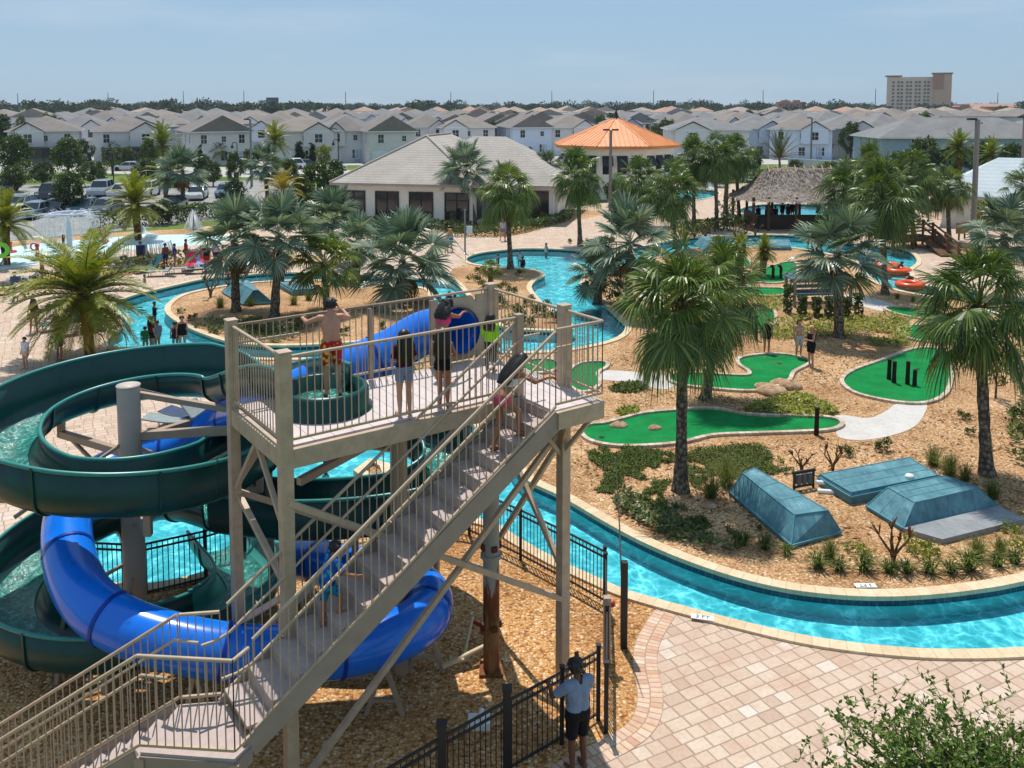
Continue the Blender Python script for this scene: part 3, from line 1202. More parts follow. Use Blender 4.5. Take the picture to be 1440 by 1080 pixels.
for a in ((52, 2.1, 3.75, 3.95, 4.7), (150, 2.1, 3.5, 3.78, 2.7), (215, 2.1, 3.2, 3.6, 2.4), (300, 2.1, 2.9, 3.2, 2.2), (5, 2.35, 2.75, 2.98, 3.6), (120, 2.1, 1.1, 1.25, .5), (200, 2.1, .55, .9, 1.4), (280, 2.1, .3, .6, 1.2)):
    arm(*a)
mb = MB()
mb.beam(cc + Vector((.15, .1, 4.62)), Vector((-4.85, 16.3, 4.25)), .10, .10)
mb.beam(cc + Vector((.15, .05, 3.85)), Vector((-4.4, 16.1, 4.05)), .13, .15)
mb.beam(cc + Vector((.1, -.1, 2.6)), Vector((-4.9, 15.6, 3.9)), .055, .055)
mb.beam(cc + Vector((-.1, -.1, 3.75)), Vector((-8.6, 14.9, 2.9)), .055, .055)
mb.build('tie_beam', TAUPE, green)
for (x, y, z) in ((-3.0, 16.45, 1.9), (-1.6, 18.2, 2.4), (-4.85, 17.3, 2.85)):
    mb = MB()
    mb.tube([(x, y, 0), (x, y, z)], .07, 12)
    mb.build('prop', TAUPE, green)

# blue enclosed tube
def m_blue():
    m = Mat('blue_gelcoat', 0.2, 0.6)
    v = m.coord(kind='World')
    n = m.noise(v, 0.8, 5, 0.6)
    c = m.ramp(n, [(0.3, srgb(4, 106, 220)), (0.7, srgb(10, 124, 240))])
    st = m.noise(m.coord(kind='World', scale=(1, 1, .5)), 4, 5, .75)
    c = m.mix(c, srgb(30, 60, 120), m.ramp(st, [(0.58, (0, 0, 0)), (0.76, (.75, .75, .75))]))
    m.base(c)
    return m.m


BLUE = m_blue()
tp = [T(4.42, 2.22, DZ + .6), T(4.38, 2.62, DZ + .56), T(4.05, 3.02, DZ + .45), T(3.4, 3.2, 5.44), T(2.4, 3.5, 5.1), T(1.3, 4.1, 4.6), Vector((-5.55, 17.1, 3.85)), Vector((-6.5, 17.35, 3.22)), Vector((-7.3, 17.35, 2.98)),
      Vector((-7.95, 16.9, 2.82)), Vector((-8.12, 16.1, 2.68)), Vector((-7.85, 15.2, 2.52)), Vector((-7.25, 14.2, 2.28)), Vector((-6.6, 13.55, 2.08)), Vector((-5.75, 13.22, 1.86)), Vector((-4.6, 13.18, 1.6)), Vector((-3.6, 13.45, 1.38)),
      Vector((-2.6, 13.75, 1.26)), Vector((-1.85, 14.15, 1.28)), Vector((-1.45, 14.8, 1.28)), Vector((-1.65, 15.6, 1.22)), Vector((-2.5, 16.35, 1.1)), Vector((-3.6, 17.1, .9)), Vector((-4.4, 17.7, .7))]
SB = spline3(tp, 7)
blue = thing('tube_water_slide', 'glossy blue enclosed tube slide winding beneath the tower', 'tube slide', (-3.6, 13.45, 0))
mb = MB()
TRAD = .415
mb.tube(SB, TRAD, 28, caps=False)
# inside skin
o0 = len(mb.v)
ib = MB()
ib.tube(SB, TRAD - .03, 28, caps=False)
mb.add(ib.v, [f[::-1] for f in ib.f], True)
mb.build('tube', BLUE, blue)
seg = [0]
acc = 0
for i in range(1, len(SB)):
    acc += (SB[i] - SB[i - 1]).length
    if acc > 1.75 or i == len(SB) - 1:
        seg.append(i)
        acc = 0
for i in seg:
    d = (SB[min(i + 1, len(SB) - 1)] - SB[max(i - 1, 0)]).normalized() * .03
    mb = MB()
    mb.tube([SB[i] - d, SB[i] + d], [TRAD + .02, TRAD + .02], 28, caps=False)
    mb.build('flange', plain('blue_flange', srgb(10, 50, 150), .35) if 'blue_flange' not in bpy.data.materials else bpy.data.materials['blue_flange'], blue)
for (x, y, z) in ((-1.52, 15.1, .9), (-2.1, 13.95, .9), (-4.9, 13.15, 1.3), (-7.6, 14.75, 2.0), (-2.9, 16.6, .7)):
    mb = MB()
    mb.beam((x - .3, y, .0), (x, y, z), .07)
    mb.beam((x + .3, y, .0), (x, y, z), .07)
    mb.beam((x - .3, y, .25), (x + .3, y, .25), .05)
    mb.build('support_frame', TAUPE, blue)
# ================================================================ people
def skinmat(name, c):
    m = Mat(name, 0.5, 0.35)
    v = m.coord()
    n = m.noise(v, 14, 3)
    a = tuple(x * .9 for x in c[:3]) + (1,)
    m.base(m.ramp(n, [(0.3, a), (0.7, c)]))
    m.b.inputs['Subsurface Weight'].default_value = 0.05
    return m.m


SKIN = dict(light=skinmat('skin_light', srgb(196, 142, 116)), tan=skinmat('skin_tan', srgb(168, 110, 82)), brown=skinmat('skin_brown', srgb(112, 70, 50)))
HAIRM = dict(dark=plain('hair_dark', srgb(30, 22, 20), .45, .5, var=.3, scale=30), brown=plain('hair_brown', srgb(74, 48, 32), .5, .4, var=.3, scale=30), blond=plain('hair_blond', srgb(190, 150, 96), .5, .4, var=.25, scale=30), grey=plain('hair_grey', srgb(150, 146, 140), .5, .4))
_cl = {}


def cloth(c, pat=None):
    k = (c, pat)
    if k not in _cl:
        m = Mat('cloth_%d' % len(_cl), 0.8, 0.2)
        v = m.coord()
        base = srgb(*c)
        n = m.noise(v, 9, 4, .6)
        cc_ = m.ramp(n, [(0.3, tuple(x * .8 for x in base[:3]) + (1,)), (0.7, base)])
        if pat:
            w = m.voro(v, 13, 'F1', 'Distance')
            cc_ = m.mix(cc_, srgb(*pat), m.ramp(w, [(0.28, (1, 1, 1)), (0.42, (0, 0, 0))]))
        m.base(cc_)
        m.bump(m.noise(v, 22, 3), .3, .01)
        _cl[k] = m.m
    return _cl[k]


EYEM = plain('eye_dark', srgb(24, 18, 16), .2, .6)


def lerp(a, b, t):
    return Vector(a) * (1 - t) + Vector(b) * t


def person(x, y, z, rz, h, label, pose=None, skin='light', wear=(), hair=('short', 'dark'), group=None, fine=False, hidden_below=None, female=False, head_turn=0.0):
    """pose: joint name -> position for a 1.75 m figure facing +Y, x to its right hand"""
    J = dict(pelvis=(0, 0, .95), waist=(0, 0, 1.10), chest=(0, 0, 1.29), neck=(0, -.01, 1.46), head=(0, .015, 1.60), crown=(0, .005, 1.665))
    for s, k in ((-1, 'l'), (1, 'r')):
        J.update({'sh' + k: (s * (.165 if female else .185), -.01, 1.405), 'el' + k: (s * .235, -.03, 1.13), 'wr' + k: (s * .245, .04, .90), 'ha' + k: (s * .245, .07, .82),
                  'hip' + k: (s * .09, 0, .90), 'kn' + k: (s * .10, .015, .50), 'an' + k: (s * .105, -.02, .085), 'to' + k: (s * .125, .16, .03)})
    if pose:
        J.update(pose)
    J = {k: Vector(v) for k, v in J.items()}
    hp = J['head']
    fwd = Vector((math.sin(-head_turn), math.cos(head_turn), 0))
    rgt = Vector((fwd.y, -fwd.x, 0))
    bones = []          # name, p, q, rp, rq

    def bn(n, a, b, ra, rb):
        bones.append((n, J[a] if isinstance(a, str) else a, J[b] if isinstance(b, str) else b, ra, rb))
    w = .92 if female else 1.0
    side = Vector((1, 0, 0))
    d_ = (J['shr'] - J['shl'])
    side = d_.normalized()
    for o, nm in ((-.055, 'torso'), (.055, 'torso')):
        bn(nm, J['pelvis'] + side * o * 1.25, J['waist'] + side * o * .85, .115 if not female else .12, .098 * w)
        bn(nm, J['waist'] + side * o * .85, J['chest'] + side * o * 1.3, .098 * w, .112 * w)
        bn('torso_up', J['chest'] + side * o * 1.3, J['neck'] + side * o * 1.1 + Vector((0, 0, -.05)), .112 * w, .07)
    bn('neck', J['neck'] + Vector((0, 0, -.03)), J['head'] + Vector((0, 0, -.03)), .058, .052)
    bn('head', hp, J['crown'], .088, .090)
    bn('head', hp + fwd * .02 + Vector((0, 0, -.06)), hp + fwd * .045 + Vector((0, 0, -.085)), .062, .045)
    if fine:
        bn('head', hp + fwd * .085 + Vector((0, 0, .02)), hp + fwd * .105 + Vector((0, 0, -.018)), .012, .017)   # nose
        bn('head', hp + fwd * .082 + rgt * -.02 + Vector((0, 0, -.058)), hp + fwd * .082 + rgt * .02 + Vector((0, 0, -.058)), .011, .011)  # lips
        for s in (-1, 1):
            bn('head', hp + rgt * s * .088 + Vector((0, 0, .012)), hp + rgt * s * .094 + Vector((0, 0, -.025)), .02, .014)
            bn('head', hp + fwd * .076 + rgt * s * .015 + Vector((0, 0, .04)), hp + fwd * .066 + rgt * s * .05 + Vector((0, 0, .04)), .014, .012)
    for s, k in ((-1, 'l'), (1, 'r')):
        bn('sh', J['neck'] + Vector((0, 0, -.06)), 'sh' + k, .062, .062)
        bn('uarm', 'sh' + k, 'el' + k, .056 * w, .043 * w)
        bn('farm', 'el' + k, 'wr' + k, .043 * w, .028 * w)
        d = (J['ha' + k] - J['wr' + k])
        if d.length < 1e-4:
            d = Vector((0, .05, -.05))
        d.normalize()
        wv = d.cross(Vector((0, 1, 0.2)))
        wv = wv.normalized() if wv.length > .1 else Vector((1, 0, 0))
        wr = J['wr' + k]
        if fine:
            pal = wr + d * .085
            for o in (-.024, -.008, .008, .024):
                bn('hand', wr + wv * o * .6 + d * .012, pal + wv * o, .019, .014)
            bend = wv.cross(d).normalized()
            if bend.z > 0:
                bend = -bend
            for i, (o, ln) in enumerate(((-.027, .060), (-.009, .074), (.009, .078), (.027, .068))):
                a = pal + wv * o
                b = a + (d * .8 + bend * .25 + wv * o * 2).normalized() * ln * .55
                c = b + (d * .55 + bend * .8).normalized() * ln * .5
                bn('hand', a, b, .0115, .010)
                bn('hand', b, c, .010, .0085)
            t0 = wr + d * .03 + wv * (.026 if s < 0 else -.026)
            t1 = t0 + (d * .6 + wv * (.8 if s < 0 else -.8)).normalized() * .04
            bn('hand', t0, t1, .016, .012)
            bn('hand', t1, t1 + (d + bend * .4).normalized() * .03, .012, .009)
        else:
            bn('hand', wr, wr + d * .09, .03, .034)
            bn('hand', wr + d * .09, wr + d * .155, .03, .02)
        bn('hip', 'pelvis', 'hip' + k, .12, .105 if female else .1)
        bn('thigh', 'hip' + k, 'kn' + k, .092, .058)
        bn('shin', 'kn' + k, lerp(J['kn' + k], J['an' + k], .35), .056, .058)
        bn('shin', lerp(J['kn' + k], J['an' + k], .35), 'an' + k, .058, .036)
        bn('foot', J['an' + k] + Vector((0, -.03, -.03)), 'to' + k, .042, .03)
    mb = MB()
    for n, p, q, ra, rb in bones:
        N = 10
        if (q - p).length < 1e-5:
            q = q + Vector((0, 0, .001))
        d = (q - p).normalized()
        pts, rr = [], []
        for a in (-90, -60, -30, 0):
            pts.append(p + d * ra * math.sin(R(a)))
            rr.append(max(.001, ra * math.cos(R(a))))
        for a in (0, 30, 60, 90):
            pts.append(q + d * rb * math.sin(R(a)))
            rr.append(max(.001, rb * math.cos(R(a))))
        mb.tube(pts, rr, N, True)
    root = thing('person', label, 'person', (0, 0, 0), 0, group)
    tmp = mb.build('tmp', SKIN[skin])
    rm = tmp.modifiers.new('r', 'REMESH')
    rm.mode = 'VOXEL'
    rm.voxel_size = .0105 if fine else .022
    rm.use_smooth_shade = True
    sm_ = tmp.modifiers.new('s', 'SMOOTH')
    sm_.iterations = 2 if fine else 1
    sm_.factor = .5
    dg = bpy.context.evaluated_depsgraph_get()
    me = bpy.data.meshes.new_from_object(tmp.evaluated_get(dg))
    bpy.data.objects.remove(tmp)
    sc = h / 1.75
    vco = [v.co.copy() for v in me.vertices]
    vno = [v.normal.copy() for v in me.vertices]
    # which bone each vertex belongs to
    owner = []
    segs = [(n, p, q - p, max(1e-9, (q - p).length_squared), ra, rb) for n, p, q, ra, rb in bones]
    for c in vco:
        best = (9, '', 0)
        for n, p, d, l2, ra, rb in segs:
            t = (c - p).dot(d) / l2
            t = 0 if t < 0 else 1 if t > 1 else t
            e = (c - (p + d * t)).length - (ra + (rb - ra) * t)
            if e < best[0]:
                best = (e, n, t)
        owner.append(best)
    for v, c in zip(me.vertices, vco):
        v.co = c * sc
    me.materials.clear()
    me.materials.append(SKIN[skin])
    for p in me.polygons:
        p.use_smooth = True
    me.name = 'body'
    body = bpy.data.objects.new('body', me)
    col.objects.link(body)
    body.parent = root
    for (nm, mat, test, off) in wear:
        cm = MB()
        idx = {}
        for p in me.polygons:
            ok = True
            for vi in p.vertices:
                if not test(owner[vi][1], owner[vi][2], vco[vi]):
                    ok = False
                    break
            if ok:
                f = []
                for vi in p.vertices:
                    if vi not in idx:
                        idx[vi] = len(cm.v)
                        cm.v.append(tuple((vco[vi] + vno[vi] * off) * sc))
                    f.append(idx[vi])
                cm.f.append(tuple(f))
                cm.mi.append(0)
                cm.sm.append(True)
        if cm.f:
            cm.build(nm, mat, root, local=True)
    st, hc = hair
    if st != 'none':
        hb = MB()
        n, mrow = 14, 7
        vs, fs = [], []
        up = Vector((0, 0, 1))
        base = J['crown'] * .55 + hp * .45
        rr0 = random.Random(int(x * 100 + y * 37))
        for i in range(mrow + 1):
            t = i / mrow * (R(118))
            for k in range(n):
                a = 2 * math.pi * k / n
                dr = fwd * math.cos(a) + rgt * math.sin(a)
                tt = t * (0.62 if math.cos(a) > .55 else 0.85 if math.cos(a) > 0 else 1.0)
                r_ = .114 + .006 * rr0.random()
                p = base + dr * r_ * math.sin(tt) * (1.04 if math.cos(a) < 0 else 1.0) + up * (r_ * 1.08) * math.cos(tt)
                vs.append(p * sc)
        for i in range(mrow):
            for k in range(n):
                fs.append((i * n + k, (i + 1) * n + k, (i + 1) * n + (k + 1) % n, i * n + (k + 1) % n))
        hb.add(vs, fs, True)
        if st in ('long', 'curly', 'tail'):
            ln = dict(long=.42, curly=.22, tail=.34)[st]
            cnt = 44 if st != 'tail' else 12
            for i in range(cnt):
                a = R(rr0.uniform(95, 265) if st != 'tail' else rr0.uniform(165, 195))
                dr = fwd * math.cos(a) + rgt * math.sin(a)
                p0 = base + dr * .098 + up * rr0.uniform(-.03, .07)
                pts = []
                wv = rr0.uniform(0, 6)
                spine_up = (J['neck'] - J['waist']).normalized()
                bk = side.cross(spine_up).normalized()
                lat = (p0 - base).dot(side)
                for j in range(6):
                    f = j / 5
                    amp = .02 if st == 'curly' else .005
                    S = J['neck'].lerp(J['waist'], min(1.0, f * ln / .40)) + bk * (.10 + .03 * rr0.random()) + side * lat * (1.15 + .3 * f)
                    g = min(1.0, f * 1.9)
                    q = p0.lerp(S, g) + (dr * .04 + up * .0) * math.sin(min(1.0, f * 1.4) * 3.1) + side * amp * math.sin(wv + f * 11)
                    pts.append(q * sc)
                hb.tube(pts, [.026 * sc, .032 * sc, .03 * sc, .026 * sc, .02 * sc, .006 * sc], 6)
        if fine and st in ('short', 'curly'):
            for i in range(70 if st == 'short' else 90):
                a, t = rr0.uniform(0, 6.28), R(rr0.uniform(5, 100))
                dr = fwd * math.cos(a) + rgt * math.sin(a)
                if math.cos(a) > .4:
                    t *= .6
                p0 = base + (dr * math.sin(t) + up * math.cos(t)) * .108
                tg = (dr * math.cos(t) - up * math.sin(t)) + rgt * rr0.gauss(0, .4) + (dr * math.sin(t) + up * math.cos(t)) * .35
                hb.tube([p0 * sc, (p0 + tg * .03) * sc, (p0 + tg * .055 - up * .01) * sc], [.016 * sc, .012 * sc, .003 * sc], 5)
        hb.build('hair', HAIRM[hc], root, local=True)
    if fine:
        for s in (-1, 1):
            eb = MB()
            eb.ball((hp + fwd * .078 + rgt * s * .033 + Vector((0, 0, .016))) * sc, .013 * sc, 8, 6)
            eb.build('eye', EYEM, root, local=True)
    root.location = (x, y, z)
    root.rotation_euler = (0, 0, rz)
    return root


# garments: which part of the figure they cover
def g_shirt(o, t, c):
    return (o in ('torso', 'torso_up', 'sh') and c.z > .93) or (o == 'uarm' and t < .75) or (o == 'hip' and c.z > .95)


def g_long(o, t, c):
    return g_shirt(o, t, c) or o == 'uarm' or (o == 'farm' and t < .92)


def g_vest(o, t, c):
    return (o in ('torso', 'torso_up') and .93 < c.z < 1.43) or (o == 'sh' and abs(c.x) < .13) or (o == 'hip' and c.z > .95)


def g_bra(o, t, c):
    return o in ('torso', 'torso_up', 'sh') and 1.20 < c.z < 1.34


def g_suit(o, t, c):
    return (o in ('torso', 'torso_up') and c.z < 1.38) or (o == 'hip' and c.z > .82) or (o == 'thigh' and t < .06)


def g_brief(o, t, c):
    return (o in ('hip', 'torso') and .80 < c.z < 1.0) or (o == 'thigh' and t < .08)


def g_short(o, t, c):
    return (o in ('hip', 'torso') and c.z < 1.02) or (o == 'thigh' and t < .45)


def g_trunks(o, t, c):
    return (o in ('hip', 'torso') and c.z < 1.02) or (o == 'thigh' and t < .85)


def g_pants(o, t, c):
    return (o in ('hip', 'torso') and c.z < 1.02) or o == 'thigh' or (o == 'shin')


def g_dress(o, t, c):
    return (o in ('torso', 'torso_up', 'sh') and c.z < 1.42) or o == 'hip' or (o == 'thigh' and t < .7)


def g_stretch(o, t, c):
    return o in ('torso', 'torso_up', 'sh', 'hip')


up_face = TA                                   # facing along the stairs
NW = R(35.6)
# ---- on the tower
mid_ = T(1.42, 1.50, 0)
person(mid_.x, mid_.y, DZ + .13, R(20), 1.54, 'bare backed boy in red and yellow swim trunks standing in the green tub',
       dict(ell=(-.40, .20, 1.32), wrl=(-.46, .42, 1.36), hal=(-.44, .50, 1.35), elr=(.36, .26, 1.33), wrr=(.30, .50, 1.42), har=(.24, .56, 1.40), chest=(0, .06, 1.29), neck=(0, .09, 1.46), head=(.01, .13, 1.60), crown=(.01, .13, 1.665),
            shl=(-.2, .08, 1.41), shr=(.2, .08, 1.41), knl=(-.10, .0, .5), knr=(.11, .05, .5), anr=(.13, -.03, .085), tor=(.17, .13, .03)),
       'light', [('swim_trunks', cloth((190, 40, 50), (220, 200, 40)), g_trunks, .016)], ('short', 'dark'), fine=True, head_turn=-.7)
q = at3(569, 584, DZ)
person(q.x, q.y, DZ, R(28), 1.33, 'girl with long dark hair, red patterned top and pale denim shorts standing on the deck',
       dict(ell=(-.25, .02, 1.13), wrl=(-.15, .2, 1.08), hal=(-.08, .24, 1.08), elr=(.25, .02, 1.13), wrr=(.15, .2, 1.06), har=(.08, .24, 1.06)),
       'light', [('top', cloth((70, 26, 40), (150, 60, 70)), g_shirt, .014), ('denim_shorts', cloth((128, 142, 176)), g_short, .016)], ('long', 'dark'), fine=True, female=True)
q = at3(640, 534, DZ)
person(q.x - .25, q.y + .1, DZ, R(-30), 1.40, 'woman with curly dark hair and a pink bikini top leaning toward the blue tube mouth',
       dict(pelvis=(0, -.08, .95), chest=(0, .1, 1.27), waist=(0, 0, 1.1), neck=(0, .18, 1.42), head=(0, .24, 1.55), crown=(0, .26, 1.615), shl=(-.165, .16, 1.37), shr=(.165, .16, 1.37),
            elr=(.22, .38, 1.30), wrr=(.2, .58, 1.36), har=(.2, .66, 1.36), ell=(-.2, .36, 1.22), wrl=(-.14, .56, 1.2), hal=(-.12, .64, 1.2)),
       'tan', [('bikini_top', cloth((226, 78, 120)), g_bra, .012), ('bikini_bottom', cloth((40, 32, 36)), g_brief, .012)], ('curly', 'dark'), fine=True, female=True)
q = at3(623, 573, DZ)
person(q.x, q.y, DZ, R(-5), 1.27, 'girl in a black swimsuit with folded arms standing beside the pink bikini woman',
       dict(ell=(-.27, .06, 1.14), wrl=(-.06, .18, 1.13), hal=(.02, .19, 1.15), elr=(.27, .06, 1.14), wrr=(.07, .2, 1.1), har=(-.01, .22, 1.1), knl=(-.07, .02, .5), anl=(-.06, 0, .085), tol=(-.09, .17, .03)),
       'tan', [('swimsuit', cloth((26, 22, 28)), g_suit, .010)], ('long', 'dark'), fine=True, female=True)
q = at3(690, 523, DZ)
person(q.x, q.y, DZ, R(-20), 1.04, 'small child in a neon green long sleeved shirt near the back post',
       dict(ell=(-.26, .05, 1.14), wrl=(-.2, .18, 1.0), hal=(-.18, .24, .97)),
       'tan', [('neon_shirt', cloth((150, 226, 24)), g_long, .024), ('dark_pants', cloth((36, 42, 62)), g_pants, .014)], ('curly', 'dark'), fine=True)
# ---- climbing the stairs


def stair(u):
    k = max(1, min(NR - 1, int((4.22 - u) / tread) + 1))
    return DZ - rise * k


q = T(3.42, -.55)
person(q.x, q.y, stair(3.42), TA - R(90), 1.60, 'girl with long black hair and a white bikini top climbing near the top step',
       dict(pelvis=(0, .06, .95), waist=(0, .15, 1.08), chest=(0, .27, 1.24), neck=(0, .38, 1.37), head=(0, .46, 1.48), crown=(0, .5, 1.54), shl=(-.165, .34, 1.33), shr=(.165, .34, 1.33),
            hipl=(-.09, .05, .9), hipr=(.09, .05, .9), knr=(.1, .34, .66), anr=(.1, .36, .085 + .23), tor=(.12, .52, .26), knl=(-.1, .1, .5), anl=(-.1, -.05, .085), tol=(-.12, .12, .03),
            elr=(.30, .54, 1.18), wrr=(.40, .74, 1.25), har=(.42, .83, 1.24), ell=(-.28, .45, 1.1), wrl=(-.32, .62, 1.18), hal=(-.34, .7, 1.18)),
       'tan', [('bikini_top', cloth((232, 228, 230)), lambda o, t, c: o in ('torso', 'torso_up', 'sh') and 1.12 < c.z < 1.26, .012), ('bikini_bottom', cloth((224, 84, 130)), g_brief, .014)], ('long', 'dark'), fine=True, female=True)
q = T(.36, -.52)
person(q.x, q.y, stair(.36), TA - R(90), 1.22, 'boy in a blue rash guard and dark cap climbing the lower steps',
       dict(pelvis=(0, .04, .95), chest=(0, .14, 1.28), waist=(0, .08, 1.1), neck=(0, .19, 1.44), head=(0, .22, 1.57), crown=(0, .23, 1.635), shl=(-.18, .17, 1.39), shr=(.18, .17, 1.39),
            knr=(.1, .28, .68), anr=(.1, .26, .085 + .25), tor=(.12, .42, .28), hipr=(.09, .04, .9), hipl=(-.09, .04, .9), elr=(.34, .3, 1.16), wrr=(.44, .5, 1.12), har=(.48, .57, 1.12), ell=(-.3, .2, 1.12), wrl=(-.34, .38, 1.06), hal=(-.36, .44, 1.05)),
       'tan', [('rash_guard', cloth((24, 96, 190), (40, 170, 190)), g_shirt, .02), ('swim_shorts', cloth((30, 130, 170), (20, 70, 140)), g_trunks, .02)], ('short', 'dark'), fine=True)
# ================================================================ plants
SABAL_L = leaf('sabal_frond', [srgb(46, 66, 22), srgb(74, 98, 34), srgb(108, 128, 48), srgb(156, 160, 84)], .38, .5, .22)
BISM_L = leaf('silver_frond', [srgb(66, 86, 66), srgb(92, 110, 86), srgb(126, 142, 114), srgb(178, 184, 156)], .38, .55, .2, (0.8, 1, .6, 1))
DATE_L = leaf('date_frond', [srgb(70, 92, 26), srgb(104, 122, 34), srgb(142, 146, 46), srgb(176, 152, 54)], .4, .5, .35)
YELL_L = leaf('yellowing_frond', [srgb(110, 108, 36), srgb(150, 138, 46), srgb(178, 142, 54), srgb(150, 100, 48)], .45, .45, .3)
FAN_L = leaf('green_fan_frond', [srgb(70, 92, 40), srgb(98, 118, 50), srgb(136, 146, 66), srgb(176, 158, 70)], .4, .5, .28)
DEAD_L = leaf('dead_frond', [srgb(96, 74, 48), srgb(128, 102, 68), srgb(150, 124, 84)], .8, .1, .15)
PET = plain('pale_petiole', srgb(176, 178, 150), .5, .4)
OAK_L = leaf('oak_leaf', [srgb(44, 62, 28), srgb(64, 84, 36), srgb(90, 106, 48), srgb(118, 126, 66)], .42, .5, .3)
OAK2_L = leaf('dusky_leaf', [srgb(44, 60, 36), srgb(62, 80, 46), srgb(86, 100, 58)], .5, .4, .25)
LIME_L = leaf('lime_leaf', [srgb(90, 104, 34), srgb(126, 136, 50), srgb(166, 164, 70), srgb(190, 178, 84)], .5, .4, .3)
SHRUB_L = leaf('shrub_leaf', [srgb(48, 62, 28), srgb(74, 90, 40), srgb(106, 118, 56), srgb(140, 136, 76)], .5, .4, .25)
GRASS_L = leaf('fountain_grass', [srgb(62, 78, 30), srgb(92, 106, 42), srgb(130, 134, 64), srgb(168, 156, 92)], .5, .35, .3)
RED_L = leaf('red_strap_leaf', [srgb(58, 26, 22), srgb(92, 40, 32), srgb(122, 62, 44), srgb(80, 70, 36)], .45, .45, .2, (1, .6, .4, 1))
COVER_L = leaf('juniper_leaf', [srgb(50, 66, 26), srgb(70, 88, 34), srgb(98, 112, 48), srgb(128, 132, 64)], .7, .25, .25)


def m_bark(name, a, b, c, sc=7):
    m = Mat(name, .9, .15)
    v = m.coord(scale=(1, 1, .8), kind='World')
    d = m.voro(v, sc, 'F1', 'Distance')
    r = m.sep(m.voro(v, sc, 'F1', 'Color'))[0]
    k = m.ramp(m.math('ADD', m.math('MULTIPLY', r, .5), m.math('MULTIPLY', m.noise(m.coord(scale=(2, 2, 14), kind='World'), 1.0, 4, .7), .5)), [(.2, b), (.75, c)])
    m.base(m.mix(k, a, m.ramp(d, [(0.3, (0, 0, 0)), (0.7, (.8, .8, .8))])))
    m.bump(d, 1.0, -.05)
    return m.m


BARK = m_bark('palm_bark', srgb(50, 42, 36), srgb(108, 96, 84), srgb(150, 136, 118), 11)
BARK2 = m_bark('brown_boot_bark', srgb(52, 36, 24), srgb(110, 78, 50), srgb(150, 116, 80), 6)
WOOD = m_bark('tree_bark', srgb(56, 48, 42), srgb(92, 82, 72), srgb(112, 102, 90), 14)


def frame(az, el):
    f = Vector((math.cos(az) * math.cos(el), math.sin(az) * math.cos(el), math.sin(el)))
    s = Vector((-math.sin(az), math.cos(az), 0))
    return f, s, f.cross(s) * -1 if False else s.cross(f) * -1


def fan_leaf(mb, pt, base, az, el, lp, rb, ns, rr, droop, stiff, span=135, wf=1.0):
    """petiole from base, then a pleated fan of ns segments"""
    f = Vector((math.cos(az) * math.cos(el), math.sin(az) * math.cos(el), math.sin(el)))
    s = Vector((-math.sin(az), math.cos(az), 0))
    pts = [Vector(base)]
    p = Vector(base)
    d = f.copy()
    for i in range(5):
        d = (d + Vector((0, 0, -.10 * droop))).normalized()
        p = p + d * lp / 5
        pts.append(p.copy())
    if pt is not None:
        pt.tube(pts, [.028, .022, .018, .016, .015, .013], 4, False)
    tw = rr.uniform(-.5, .5)
    s = (s * math.cos(tw) + s.cross(d) * math.sin(tw)).normalized()
    n = d.cross(s).normalized()
    if n.z < 0:
        n = -n
    for i in range(ns):
        ph = R(-span + 2 * span * (i + .5) / ns)
        L = rb * (0.72 + .28 * math.cos(ph * .62)) * rr.uniform(.92, 1.06)
        dr = d * math.cos(ph) + s * math.sin(ph)
        cup = n * (.22 * abs(math.sin(ph)) * stiff)
        dr = (dr + cup).normalized()
        sd = dr.cross(n).normalized()
        rol = (.55 if i % 2 else -.55)
        sd = (sd * math.cos(rol) + n * math.sin(rol)).normalized()
        wd = rb * R(2 * span / ns) * .50 * wf
        prof = ((.06, .12), (.42, .52), (.72, .40), (1.0, .03))
        vs = []
        g = min(1.75, rr.uniform(.7, 1.3) * droop)
        for t, k in prof:
            q = p + dr * L * t + Vector((0, 0, -1)) * g * L * (t ** 2.4) * .45 + (dr * -1) * g * L * .12 * t ** 3
            vs += [q - sd * wd * k, q + sd * wd * k]
        mb.add(vs, [(0, 1, 3, 2), (2, 3, 5, 4), (4, 5, 7, 6)], False)


def pin_leaf(mb, pt, base, az, el, L, nl, ll, rr, droop, vee=.5):
    """feather frond: arching rachis with narrow leaflets both sides"""
    f = Vector((math.cos(az) * math.cos(el), math.sin(az) * math.cos(el), math.sin(el)))
    p = Vector(base)
    d = f.copy()
    pts = [p.copy()]
    ds = [d.copy()]
    for i in range(10):
        d = (d + Vector((0, 0, -.045 * droop * (1 + i * .22)))).normalized()
        p = p + d * L / 10
        pts.append(p.copy())
        ds.append(d.copy())
    pt.tube(pts, [.025 * (1 - i / 12) for i in range(11)], 4, False)
    s0 = Vector((-math.sin(az), math.cos(az), 0))
    for i in range(nl):
        t = .10 + .90 * (i / (nl - 1))
        k = min(9, int(t * 10))
        q = pts[k].lerp(pts[k + 1], t * 10 - k)
        dd = ds[k]
        up = s0.cross(dd).normalized()
        if up.z < 0:
            up = -up
        ln = ll * (math.sin(math.pi * (.12 + .80 * t)) ** .7) * rr.uniform(.85, 1.1)
        for sg in (-1, 1):
            dr = (dd * (.55 + .5 * t) + s0 * sg * .8 + up * vee * rr.uniform(.4, 1.2)).normalized()
            w_ = dd * .022
            e = q + dr * ln + Vector((0, 0, -.22 * ln * droop))
            m_ = q + dr * ln * .5
            mb.add([q - w_ * .6, q + w_ * .6, m_ + w_, m_ - w_, e], [(0, 1, 2, 3), (3, 2, 4)], False)


